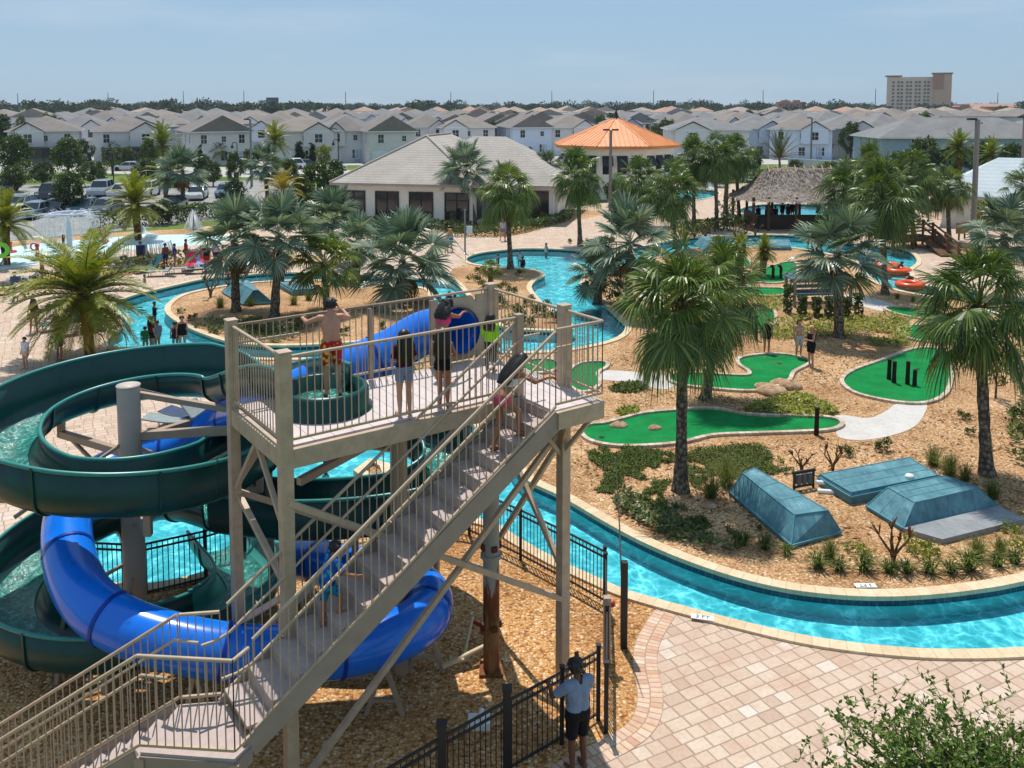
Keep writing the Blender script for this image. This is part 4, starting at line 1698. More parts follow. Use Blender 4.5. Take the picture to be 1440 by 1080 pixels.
def clump(mb, c, r, n, size, rr, sq=(1, 1, 1), shell=.55):
    """n leaf blades spread through a ball"""
    for i in range(n):
        u = Vector((rr.gauss(0, 1), rr.gauss(0, 1), rr.gauss(0, 1))).normalized()
        q = r * (shell + (1 - shell) * rr.random()) if rr.random() < .8 else r * rr.random()
        p = Vector((c[0] + u.x * q * sq[0], c[1] + u.y * q * sq[1], c[2] + u.z * q * sq[2]))
        a = (u + Vector((rr.gauss(0, .7), rr.gauss(0, .7), rr.gauss(0, .7)))).normalized()
        b = a.cross(Vector((rr.gauss(0, 1), rr.gauss(0, 1), rr.gauss(0, 1)))).normalized()
        l, w_ = size * rr.uniform(.7, 1.3), size * rr.uniform(.25, .45)
        mb.add([p - a * l * .5, p + b * w_, p + a * l * .5, p - b * w_], [(0, 1, 2, 3)], False)


def trunk_mesh(name, r0, r1, mat, flare=1.5, rings=14, seed=1):
    """unit height trunk (scaled in z)"""
    rr = random.Random(seed)
    mb = MB()
    prof = []
    N = 12
    vs, fs = [], []
    for i in range(rings + 1):
        t = i / rings
        r = (r0 + (r1 - r0) * t) * (1 + (flare - 1) * math.exp(-t * 14)) * rr.uniform(.94, 1.06)
        for k in range(N):
            a = 2 * math.pi * k / N
            q = r * rr.uniform(.94, 1.06)
            vs.append((q * math.cos(a), q * math.sin(a), t))
    for i in range(rings):
        for k in range(N):
            fs.append((i * N + k, i * N + (k + 1) % N, (i + 1) * N + (k + 1) % N, (i + 1) * N + k))
    mb.add(vs, fs, True)
    return mb.mesh(name, mat)


PROTO = {}


def palm_protos():
    for kind in ('sabal', 'bismarck', 'fan', 'date', 'sylvester', 'yellow', 'wispy'):
        for v in range(3 if kind in ('sabal', 'bismarck') else 2):
            rr = random.Random(sum(map(ord, kind)) + v)
            mb, pt, dd = MB(), MB(), MB()
            if kind == 'sabal':
                for i in range(60):
                    f = (i + .5) / 60
                    el = R(84 - 112 * f ** .95 + rr.uniform(-20, 20))
                    fan_leaf(mb, pt, (0, 0, .1 - .3 * f), i * 2.39996 + rr.uniform(-.5, .5), el, rr.uniform(.50, 1.2), rr.uniform(.66, 1.0), 30, rr, (.95 + .7 * f) * rr.uniform(.4, 1.35), rr.uniform(-.9, .6), rr.uniform(80, 125), .74)
                for i in range(8):
                    fan_leaf(dd, dd, (0, 0, -.25), i * 2.4 + 1, R(-52 + rr.uniform(-20, 20)), rr.uniform(.4, .7), .55, 14, rr, 2.2, .2, 80)
                mats = (SABAL_L, SABAL_L)
            elif kind == 'bismarck':
                for i in range(22):
                    f = (i + .5) / 22
                    el = R(82 - 112 * f + rr.uniform(-10, 10))
                    fan_leaf(mb, pt, (0, 0, .05 - .2 * f), i * 2.39996 + rr.uniform(-.3, .3), el, rr.uniform(.85, 1.25), rr.uniform(.95, 1.2), 40, rr, .30 + .35 * f, 1.0, 140, 1.1)
                for i in range(4):
                    fan_leaf(dd, dd, (0, 0, -.2), i * 2.4, R(-55 + rr.uniform(-15, 15)), .6, .6, 18, rr, 1.6, .3, 90)
                mats = (BISM_L, PET)
            elif kind == 'fan':
                for i in range(30):
                    f = (i + .5) / 30
                    el = R(80 - 105 * f + rr.uniform(-8, 8))
                    fan_leaf(mb, pt, (0, 0, 0), i * 2.39996, el, rr.uniform(.8, 1.05), rr.uniform(.62, .75), 24, rr, .7 + .5 * f, .8, 125)
                mats = (FAN_L, FAN_L)
            elif kind in ('date', 'sylvester', 'yellow'):
                nf = dict(date=42, sylvester=46, yellow=20)[kind]
                for i in range(nf):
                    f = (i + .5) / nf
                    el = R(dict(date=84, yellow=80, sylvester=66)[kind] - dict(date=112, yellow=80, sylvester=78)[kind] * f + rr.uniform(-8, 8))
                    pin_leaf(mb, pt, (0, 0, .1 - .35 * f), i * 2.39996 + rr.uniform(-.2, .2), el, rr.uniform(1.7, 2.15), 44, .46, rr, 1.0 if kind != 'yellow' else 1.4, .32)
                mats = dict(date=(DATE_L, DATE_L), sylvester=(DATE_L, DATE_L), yellow=(YELL_L, YELL_L))[kind]
                if kind == 'sylvester':
                    for i in range(16):
                        pin_leaf(dd, dd, (0, 0, -.25), i * 2.4, R(-18 + rr.uniform(-14, 10)), rr.uniform(1.5, 1.9), 32, .40, rr, 1.3, .3)
            else:
                for i in range(30):
                    f = (i + .5) / 30
                    pin_leaf(mb, pt, (0, 0, 0), i * 2.39996, R(88 - 85 * f + rr.uniform(-5, 5)), rr.uniform(1.8, 2.1), 26, .28, rr, .35, .2)
                mats = (OAK2_L, DEAD_L)
            PROTO[kind, v] = (mb.mesh(kind + '_fronds', mats[0]), pt.mesh('petioles', mats[1]), dd.mesh('dead', YELL_L if kind == 'sylvester' else DEAD_L) if dd.v else None)
    PROTO['tr', 'sabal'] = trunk_mesh('trunk_a', .17, .145, BARK, 1.7, 18, 3)
    PROTO['tr', 'bismarck'] = trunk_mesh('trunk_b', .24, .19, BARK, 1.3, 16, 5)
    PROTO['tr', 'date'] = trunk_mesh('trunk_c', .20, .26, BARK2, 1.2, 20, 8)
    # boots: split leaf bases under the crown
    rr = random.Random(4)
    mb = MB()
    for i in range(46):
        a = i * 2.4
        z = -.75 * i / 46
        o = Vector((math.cos(a), math.sin(a), 0))
        p = o * .17 + Vector((0, 0, z))
        mb.beam(p, p + o * .15 + Vector((0, 0, .26)), .075, .02, up=o)
    PROTO['boots'] = mb.mesh('leaf_bases', BARK2)


palm_protos()
NATR = dict(sabal=1.62, bismarck=1.98, fan=1.6, date=2.05, sylvester=2.1, yellow=2.0, wispy=1.9)
KN = dict(sabal='cabbage_palm', bismarck='silver_fan_palm', fan='green_fan_palm', date='date_palm', sylvester='date_palm', yellow='date_palm', wispy='feather_palm')


def palm(kind, bx, by, cx_, cy_, rpx, label, group=None, v=None, tr=1.0, lean=True):
    b = at(bx, by)
    Y = b[1]
    c = atY(cx_, cy_, Y)
    d = Y * CP - (c.z - H) * SP
    rad = rpx * d / F
    s = rad / NATR[kind]
    root = thing(KN[kind], label, 'palm tree', (b[0], b[1], 0), 0, group)
    tk = 'bismarck' if kind in ('bismarck',) else 'date' if kind in ('date', 'sylvester', 'yellow') else 'sabal'
    h = max(.3, c.z)
    t = bpy.data.objects.new('trunk', PROTO['tr', tk])
    col.objects.link(t)
    t.parent = root
    t.scale = (tr, tr, h + .05)
    dx = c.x - b[0]
    if lean and abs(dx) > .05:
        t.rotation_euler = (0, math.atan2(dx, h), 0)
    nv = 3 if kind in ('sabal', 'bismarck') else 2
    if v is None:
        v = rnd.randrange(nv)
    fm, pm, dm = PROTO[kind, v % nv]
    cr = bpy.data.objects.new('crown', fm)
    col.objects.link(cr)
    cr.parent = root
    cr.location = (dx, 0, h)
    cr.scale = (s, s, s)
    cr.rotation_euler = (0, 0, rnd.uniform(0, 6.28))
    for nm, me in (('petioles', pm), ('dead_fronds', dm)):
        if me is not None:
            o = bpy.data.objects.new(nm, me)
            col.objects.link(o)
            o.parent = cr
    if kind != 'bismarck' and Y < 60 and kind != 'fan':
        o = bpy.data.objects.new('leaf_bases', PROTO['boots'])
        col.objects.link(o)
        o.parent = root
        o.location = (dx, 0, h - .05)
        o.scale = (tr * 1.0, tr * 1.0, 1)
    return root


PALMS = [
    ('sabal', 957, 690, 960, 426, 98, 'tall cabbage palm with a shaggy drooping crown between the river and the long green', 0),
    ('sabal', 1388, 668, 1376, 432, 98, 'tall cabbage palm with a shaggy crown behind the flat blue cover', 1),
    ('sabal', 992, 562, 1014, 418, 78, 'dark trunked cabbage palm just behind the green with the rock edge', 2),
    ('bismarck', 1180, 474, 1178, 356, 76, 'silver fan palm in front of the shaded bench and clipped hedge', 0),
    ('bismarck', 884, 436, 886, 342, 72, 'silver fan palm on the bank where the river narrows', 1),
    ('bismarck', 840, 428, 842, 382, 48, 'low silver fan palm leaning over the edge of the river bend', 2),
    ('bismarck', 332, 438, 330, 338, 70, 'left one of two big silver fan palms on the looped island', 1),
    ('bismarck', 386, 446, 392, 332, 71, 'right one of two big silver fan palms on the looped island', 0),
    ('bismarck', 560, 428, 566, 366, 78, 'wide low silver fan palm behind the tower deck', 2),
    ('bismarck', 470, 372, 468, 308, 52, 'silver fan palm behind the green fan palm of the island', 0),
    ('fan', 461, 438, 455, 372, 60, 'green fan palm with yellow lower fronds on the looped island', 0),
    ('sylvester', 127, 503, 118, 408, 112, 'yellow green date palm on the paving beside the loungers', 0),
    ('date', 197, 368, 190, 285, 48, 'date palm beside the white mushroom fountain', 1),
    ('sabal', 718, 378, 713, 268, 48, 'cabbage palm at the tip of the middle island', 1),
    ('sabal', 816, 346, 812, 250, 42, 'cabbage palm on the plaza edge behind the river', 2),
    ('bismarck', 668, 318, 655, 240, 46, 'silver fan palm against the clubhouse front', 1),
    ('bismarck', 770, 300, 768, 232, 24, 'small silver fan palm at the clubhouse corner', 2),
    ('sabal', 950, 350, 945, 270, 44, 'cabbage palm behind the river left of the thatched bar', 0),
    ('sabal', 905, 318, 900, 256, 42, 'cabbage palm below the right side of the orange roof', 1),
    ('sabal', 976, 318, 975, 225, 36, 'slim cabbage palm in the row left of the thatched bar', 2),
    ('sabal', 1008, 322, 1006, 222, 34, 'cabbage palm in the row nearest the thatched bar', 0),
    ('sabal', 1040, 312, 1034, 218, 34, 'cabbage palm behind the left corner of the thatched roof', 1),
    ('bismarck', 1020, 300, 1024, 212, 26, 'thin silver fan palm among the palms left of the thatched bar', 0),
    ('sabal', 1245, 414, 1240, 282, 62, 'cabbage palm on the bank by the orange swim rings', 2),
    ('sabal', 1196, 345, 1188, 268, 46, 'cabbage palm at the right end of the thatched bar', 0),
    ('sabal', 1285, 345, 1280, 250, 46, 'cabbage palm behind the wooden footbridge', 1),
    ('sabal', 1222, 318, 1224, 236, 38, 'cabbage palm behind the thatched bar and the white wall', 2),
    ('sabal', 1335, 340, 1332, 262, 36, 'pale trunked cabbage palm at the far end of the footbridge', 1),
    ('bismarck', 1420, 420, 1412, 330, 62, 'silver fan palm behind the tall cabbage palm at the right', 2),
    ('date', 230, 236, 228, 202, 32, 'round date palm in front of the gabled white house', 0),
    ('date', 388, 236, 386, 198, 30, 'date palm right of the lamp pole by the street', 1),
    ('fan', 308, 232, 307, 212, 17, 'small fan palm on the lawn beside the gabled house', 1),
    ('yellow', 396, 318, 398, 268, 40, 'yellowing feather palm behind the two silver fan palms', 0),
    ('date', 10, 372, 8, 312, 48, 'date palm behind the bed of the splash pad', 0),
    ('bismarck', 258, 292, 256, 240, 40, 'silver fan palm beside the car park', 0),
    ('bismarck', 378, 298, 372, 232, 34, 'silver fan palm left of the clubhouse behind the lamp pole', 2),
    ('date', 232, 288, 235, 248, 34, 'date palm at the edge of the car park', 1),
    ('wispy', 1098, 262, 1096, 222, 38, 'spiky brown feather palm behind the thatched roof ridge', 0),
    ('date', 1352, 262, 1348, 208, 28, 'yellowish date palm before the long grey house', 1),
    ('date', 1392, 265, 1394, 218, 26, 'date palm at the right end of the long grey house', 0),
    ('fan', 1420, 300, 1424, 262, 36, 'bushy fan palm beside the grey roof at the right', 0),
    ('fan', 1010, 360, 1010, 344, 17, 'little green fan palm by the river behind the far greens', 0),
    ('date', 1040, 392, 1042, 346, 22, 'low green feather palm behind the green with curled stakes', 1),
    ('date', 1072, 388, 1075, 352, 24, 'feather palm right beside the green with curled stakes', 0),
    ('fan', 690, 412, 690, 378, 18, 'slim young palm with a reddish stem on the middle island', 1),
    ('fan', 395, 398, 398, 358, 18, 'young fan palm behind the trunks of the silver palms', 0),
    ('bismarck', 500, 392, 505, 342, 46, 'silver fan palm on the bank left of the wide low one', 1),
    ('sabal', 1440, 330, 1446, 262, 36, 'cabbage palm at the edge of the grey roofed pavilion', 0),
    ('sabal', 1150, 300, 1156, 262, 30, 'cabbage palm rising behind the thatched roof', 2),
]
for k_ in PALMS:
    palm(*k_[:7], v=k_[7], tr=.9 if k_[0] == 'sabal' else .9)


# ---------------------------------------------------------------- broadleaf trees
def tree_proto(kind, v):
    rr = random.Random(len(kind) * 7 + v)
    mb, tb = MB(), MB()
    tb.tube([(0, 0, 0), (.01, 0, .22), (-.01, .01, .45), (0, 0, .8)], [.035, .028, .022, .008], 8)
    cl = []
    if kind == 'column':
        cl = [(Vector((rr.uniform(-.05, .05), rr.uniform(-.05, .05), .16 + .78 * i / 14)), .14 - .08 * i / 14) for i in range(15)]
    else:
        n = 30 if kind != 'sparse' else 16
        for i in range(n):
            f = (i + .5) / n
            z = .24 + .68 * f
            rad = .40 * math.sin(math.pi * (.16 + .80 * f)) ** .7 * rr.uniform(.45, 1.05)
            a = i * 2.39996 + rr.uniform(-.3, .3)
            e = Vector((math.cos(a) * rad, math.sin(a) * rad, z))
            cl.append((e, rr.uniform(.09, .16)))
            if i % 2 == 0:
                tb.tube([(0, 0, max(.2, z - .28)), e * .5 + Vector((0, 0, z * .5 - .06)), e], [.014, .009, .003], 5)
    n = 105 if kind != 'sparse' else 50
    for c, r in cl:
        clump(mb, c, r, int(n * (r / .13) ** 2), .055 if kind != 'column' else .07, rr, (1, 1, .8), .35)
    m = dict(oak=OAK_L, dusk=OAK2_L, lime=LIME_L, sparse=SHRUB_L, column=OAK2_L)[kind]
    PROTO['tree', kind, v] = (mb.mesh('tree_leaves', m), tb.mesh('tree_wood', WOOD))


for kd in ('oak', 'dusk', 'lime', 'sparse', 'column'):
    for v in range(2):
        tree_proto(kd, v)


def tree(kind, bx, by, ty, wpx, label, group=None, Y=None, hgt=None, wid=None):
    if Y is None:
        b = at(bx, by)
    else:
        b = (atY(bx, 200, Y).x, Y)
    top = hgt or atY(bx, ty, b[1]).z
    d = b[1] * CP - (top / 2 - H) * SP
    wd = wid or wpx * d / F
    root = thing('broadleaf_tree' if kind != 'column' else 'columnar_tree', label, 'tree', (b[0], b[1], 0), rnd.uniform(0, 6), group)
    lm, tm = PROTO['tree', kind, rnd.randrange(2)]
    sx = wd / (.95 if kind != 'column' else .3)
    for nm, me in (('crown', lm), ('trunk', tm)):
        o = bpy.data.objects.new(nm, me)
        col.objects.link(o)
        o.parent = root
        o.scale = (sx, sx, top)
    return root


TREES = [
    ('oak', 22, 250, 188, 54, 'dark round tree at the left end of the lawn strip'), ('oak', 96, 246, 192, 52, 'dark round tree in front of the screened porch'),
    ('dusk', 118, 240, 194, 30, 'smaller tree just right of the round tree by the porch'), ('oak', 98, 300, 240, 54, 'bushy tree between the parked cars'),
    ('sparse', 158, 246, 196, 30, 'thin young tree at the street corner'), ('sparse', 36, 252, 222, 30, 'bare twigged small tree on the lawn strip'),
    ('oak', 210, 240, 194, 28, 'dark tree left of the round date palm'), ('column', 282, 238, 202, 12, 'narrow dark magnolia beside the gabled house'),
    ('oak', 448, 292, 226, 62, 'dense round tree at the left end of the clubhouse'), ('oak', 330, 262, 212, 30, 'green tree left of the lamp pole'),
    ('column', 422, 234, 198, 20, 'dark magnolia near the white parked car'), ('column', 440, 232, 200, 16, 'dark narrow magnolia beside the bright young tree'),
    ('lime', 456, 234, 202, 24, 'bright green young tree near the front of a white house'), ('oak', 1196, 224, 170, 36, 'tall dark tree in front of the far grey houses'),
    ('oak', 1142, 222, 180, 50, 'dark spreading tree behind the lamp pole'), ('dusk', 1098, 222, 184, 40, 'dusky tree in front of the blue grey house wall'),
    ('oak', 1230, 226, 188, 40, 'bushy tree at the left end of the long grey house'), ('dusk', 1040, 218, 180, 26, 'small tree before the row of white houses'),
    ('oak', 1300, 250, 192, 60, 'large green tree along the front of the long grey house'), ('dusk', 1336, 252, 200, 44, 'dark tree between the big green tree and the lamp pole'),
    ('oak', 1376, 258, 196, 46, 'dark green tree behind the tall lamp pole'), ('oak', 1420, 262, 200, 46, 'dark tree at the right end of the long grey house'),
    ('oak', 1262, 262, 212, 52, 'green tree behind the white wall and the palms'), ('oak', 1118, 246, 224, 26, 'round bush like tree over the white wall'),
    ('oak', 1168, 264, 226, 40, 'tree before the white wall behind the thatched bar'), ('dusk', 1010, 222, 188, 26, 'dusky broad tree just left of the spiky brown palm'),
    ('dusk', 745, 250, 205, 20, 'small tree behind the clubhouse roof'), ('oak', 958, 246, 222, 30, 'tree at the right end of the orange roofed rotunda'),
    ('lime', 505, 200, 185, 20, 'bright bush like tree at the front of a far white house'), ('lime', 1380, 330, 280, 40, 'yellow green small tree beside the grey roofed pavilion'),
    ('sparse', 1400, 560, 470, 44, 'thin leafy sapling behind the tall cabbage palm'), ('sparse', 1022, 322, 272, 36, 'small leafy tree among the palm trunks left of the bar'),
    ('oak', 935, 300, 248, 40, 'green tree beneath the palms right of the plaza'), ('oak', 880, 296, 250, 40, 'dark tree under the eave of the orange roof'),
]
TREES += [
    ('oak', 20, 270, 232, 50, 'leafy tree at the left border of the lot'), ('oak', 132, 262, 226, 44, 'leafy tree on the lawn behind the silver car'), ('dusk', 285, 250, 214, 36, 'dusky tree right of the silver fan palms by the lot'),
    ('oak', 405, 262, 222, 40, 'leafy tree in front of the white street cars'), ('oak', 322, 318, 276, 52, 'broad low tree behind the left silver palm crown'), ('oak', 440, 316, 270, 50, 'broad low tree behind the yellowing palm'),
    ('dusk', 228, 316, 280, 44, 'dusky low tree right of the date palm by the fountain'), ('oak', 1250, 300, 230, 60, 'broad leafy tree right behind the bar palms'), ('oak', 1200, 300, 244, 50, 'leafy low tree at the back of the thatched bar'),
    ('oak', 208, 268, 222, 44, 'round tree behind the parked silver cars'), ('dusk', 330, 300, 250, 44, 'dusky bush like tree left of the yellowing palm'), ('oak', 424, 300, 244, 44, 'round tree right of the yellowing palm'),
    ('oak', 470, 262, 224, 40, 'tree at the street behind the clubhouse end'), ('dusk', 60, 262, 226, 40, 'dusky tree at the lot edge on the lawn'), ('oak', 300, 262, 226, 30, 'tree on the lawn left of the lamp pole'),
    ('oak', 352, 244, 208, 26, 'small round tree behind the lamp pole'), ('dusk', 255, 240, 206, 26, 'dusky tree beside the round date palm'), ('oak', 180, 238, 206, 24, 'tree before the second screened porch'),
    ('oak', 1000, 262, 214, 44, 'green tree behind the palm row left of the bar'), ('dusk', 1060, 246, 206, 40, 'second dusky tree left of the spiky brown palm, nearer the bar'), ('oak', 940, 262, 226, 34, 'tree in the shade of the rotunda'), ('oak', 1196, 268, 222, 52, 'leafy tree between the bar palms and the white wall'),
    ('lime', 1330, 292, 252, 44, 'yellow green tree under the long grey house'), ('oak', 1290, 292, 232, 54, 'broad tree behind the footbridge palms'), ('oak', 1398, 300, 244, 44, 'dark leafy tree behind the parasol'), ('dusk', 862, 290, 250, 30, 'dusky small tree at the foot of the rotunda'),
    ('oak', 600, 216, 196, 20, 'small tree between far white houses behind the clubhouse'), ('oak', 1080, 214, 180, 24, 'round tree in the far white house row'), ('oak', 1150, 214, 184, 24, 'round tree beside the pale blue grey house'), ('dusk', 478, 218, 192, 20, 'small dusky tree by the dark garage canopy')]
for t_ in TREES:
    tree(*t_)


# the small leaved tree whose top fills the lower right corner
def corner_tree():
    rr = random.Random(21)
    base = atY(1375, 1025, 6.0)
    root = thing('oak_tree', 'small leaved tree top poking up in front of the paving', 'tree', (base.x, base.y, 0))
    wd, lf = MB(), MB()
    top = base.z
    wd.tube([(base.x, base.y, 0), (base.x + .05, base.y, top * .45), (base.x, base.y, top - .9)], [.14, .11, .05], 10)
    tips = []
    for i in range(84):
        a = i * 2.4
        f = rr.uniform(.15, 1)
        L = 1.0 * f
        q = Vector((base.x + math.cos(a) * L * 1.15, base.y + math.sin(a) * L * .9, top - .62 + rr.uniform(.1, .5) * (1.25 - f)))
        s0 = Vector((base.x, base.y, top - 1.3 + rr.uniform(0, .4)))
        wd.tube([s0, s0.lerp(q, .55) + Vector((0, 0, .1)), q], [.022, .014, .004], 5)
        tips.append((s0, q))
    for s0, q in tips:
        for j in range(20):
            t = rr.uniform(.3, 1.05)
            p = s0.lerp(q, t) + Vector((rr.gauss(0, .13), rr.gauss(0, .13), rr.gauss(0, .09)))
            dv = Vector((rr.gauss(0, .6), rr.gauss(0, .6), .8)).normalized()
            ln = rr.uniform(.12, .26)
            wd.tube([p, p + dv * ln], [.003, .0015], 3, False)
            for k in range(15):
                u = p + dv * ln * (k / 14)
                a = (dv * .6 + Vector((rr.gauss(0, 1), rr.gauss(0, 1), rr.gauss(0, .6)))).normalized()
                b = a.cross(Vector((rr.gauss(0, 1), rr.gauss(0, 1), 1))).normalized()
                l, w_ = rr.uniform(.034, .06), rr.uniform(.009, .014)
                lf.add([u, u + a * l * .5 + b * w_, u + a * l, u + a * l * .5 - b * w_], [(0, 1, 2, 3)], False)
    lf.build('crown', leaf('fresh_oak_leaf', [srgb(50, 72, 26), srgb(80, 106, 38), srgb(112, 134, 54), srgb(150, 160, 84)], .45, .4, .3), root)
    wd.build('trunk', WOOD, root)


corner_tree()


# ---------------------------------------------------------------- low plants
def low_proto():
    rr = random.Random(31)
    for v in range(3):
        mb = MB()
        for i in range(230):
            a = rr.uniform(0, 6.28)
            el = R(rr.uniform(35, 88))
            d = Vector((math.cos(a) * math.cos(el), math.sin(a) * math.cos(el), math.sin(el)))
            s = Vector((-math.sin(a), math.cos(a), 0))
            L = rr.uniform(.6, 1.0)
            p = Vector((rr.gauss(0, .07), rr.gauss(0, .07), 0))
            w_ = .008
            pts = [p, p + d * L * .5, p + d * L * .85 + Vector((0, 0, -.05)), p + d * L + Vector((math.cos(a) * .1, math.sin(a) * .1, -.18))]
            vs = []
            for k, q in enumerate(pts):
                ww = w_ * (1 - k / 3.2)
                vs += [q - s * ww, q + s * ww]
            mb.add(vs, [(0, 1, 3, 2), (2, 3, 5, 4), (4, 5, 7, 6)])
        PROTO['grass', v] = mb.mesh('grass_blades', GRASS_L)
        for kd, mt, n in (('shrub', SHRUB_L, 260), ('lime', LIME_L, 200), ('dark', OAK_L, 260)):
            mb = MB()
            for j in range(6):
                c = (rr.gauss(0, .22), rr.gauss(0, .22), rr.uniform(.2, .5))
                clump(mb, c, rr.uniform(.2, .32), n // 6, .13, rr, (1, 1, .9), .3)
            PROTO[kd, v] = mb.mesh(kd + '_leaves', mt)
        # red strappy plant: stems with rosettes
        mb, st = MB(), MB()
        for i in range(5):
            a = i * 1.35 + rr.uniform(-.3, .3)
            e = Vector((math.cos(a) * .38, math.sin(a) * .38, rr.uniform(.55, .85)))
            st.tube([(0, 0, 0), (e.x * .15, e.y * .15, .28), e], [.05, .04, .025], 6)
            for j in range(9):
                b = rr.uniform(0, 6.28)
                dv = (e.normalized() + Vector((math.cos(b) * .55, math.sin(b) * .55, rr.uniform(.0, .6)))).normalized()
                s = dv.cross(Vector((0, 0, 1))).normalized()
                L = rr.uniform(.28, .5)
                w_ = .03
                mb.add([e - s * w_ * .5, e + s * w_ * .5, e + dv * L * .5 + s * w_, e + dv * L * .5 - s * w_, e + dv * L - Vector((0, 0, .08))], [(0, 1, 2, 3), (3, 2, 4)])
        PROTO['red', v] = (mb.mesh('strap_leaves', RED_L), st.mesh('stems', BARK2))
        # spiky clump of arching green straps (daylily)
        mb = MB()
        for i in range(70):
            a = rr.uniform(0, 6.28)
            el = R(rr.uniform(40, 80))
            d = Vector((math.cos(a) * math.cos(el), math.sin(a) * math.cos(el), math.sin(el)))
            s = Vector((-math.sin(a), math.cos(a), 0))
            L = rr.uniform(.5, .9)
            p = Vector((rr.gauss(0, .06), rr.gauss(0, .06), 0))
            e = p + d * L + Vector((math.cos(a) * .2, math.sin(a) * .2, -.25))
            m_ = p + d * L * .6
            w_ = .02
            mb.add([p - s * w_, p + s * w_, m_ + s * w_, m_ - s * w_, e], [(0, 1, 2, 3), (3, 2, 4)])
        PROTO['lily', v] = mb.mesh('lily_leaves', COVER_L)


low_proto()


def low(kind, px, py, hpx, label, group=None, nm=None):
    b = at(px, py)
    d = b[1] * CP + H * SP
    s = hpx * d / F
    v = rnd.randrange(3)
    name = nm or dict(grass='grass_tuft', shrub='shrub', lime='shrub', dark='shrub', red='cordyline', lily='lily_clump')[kind]
    me = PROTO[kind, v]
    nat = dict(grass=.85, shrub=.75, lime=.75, dark=.75, red=1.2, lily=.6)[kind]
    s /= nat
    if isinstance(me, tuple):
        root = thing(name, label, 'plant', (b[0], b[1], 0), rnd.uniform(0, 6), group)
        for n_, m_ in (('leaves', me[0]), ('stem', me[1])):
            o = bpy.data.objects.new(n_, m_)
            col.objects.link(o)
            o.parent = root
        root.scale = (s, s, s)
    else:
        root = bpy.data.objects.new(name, me)
        col.objects.link(root)
        tag(root, label, 'plant', group)
        put(root, b[0], b[1], 0, rnd.uniform(0, 6), s)
    return root


for p_ in [
    ('grass', 1000, 700, 40, 'left tuft of fountain grass behind the peaked blue cover at the river'), ('grass', 1022, 684, 46, 'taller tuft of fountain grass at the top end of the peaked blue cover'),
    ('grass', 1312, 654, 34, 'first fountain grass tuft behind the blue lid, farthest from the palm'), ('grass', 1335, 668, 38, 'middle fountain grass tuft behind the blue lid'), ('grass', 1357, 676, 30, 'fountain grass tuft closest to the palm trunk behind the blue lid'),
    ('grass', 1396, 700, 34, 'dark fountain grass tuft at the foot of the right hand cabbage palm'),
    ('grass', 1166, 786, 34, 'fountain grass tuft at the low corner of the peaked blue cover'), ('grass', 1374, 784, 36, 'bushy fountain grass tuft below the grey slab'), ('grass', 1406, 778, 30, 'fountain grass tuft at the right below the grey slab'),
    ('grass', 310, 432, 20, 'grass tuft between the two silver palms and the island tip'), ('grass', 352, 430, 16, 'grass tuft beside the left silver palm trunk'), ('grass', 413, 428, 18, 'grass tuft in front of the flat far blue cover'), ('grass', 434, 422, 16, 'small grass tuft right of the flat far blue cover'),
    ('red', 1127, 664, 40, 'reddish strap leaved plant left of the dark golf post'), ('red', 1171, 662, 40, 'reddish strap leaved plant right of the dark golf post'), ('red', 1256, 792, 62, 'tall red strap leaved plant in front of the peaked cover with the slab'),
    ('red', 296, 418, 34, 'branched red plant at the edge of the looped island'), ('red', 322, 408, 28, 'smaller branched red plant behind the island edge'),
    ('red', 976, 336, 22, 'red plant by the far river, leftmost of its row'), ('red', 992, 336, 20, 'red plant by the far river next to the little fan palm'), ('red', 1034, 334, 20, 'red plant by the far river right of the little fan palm'), ('red', 1048, 333, 22, 'red plant by the far river below the bar'), ('red', 1062, 333, 24, 'red plant at the far river nearest the bar front'),
]:
    low(*p_)
rr_ = random.Random(77)
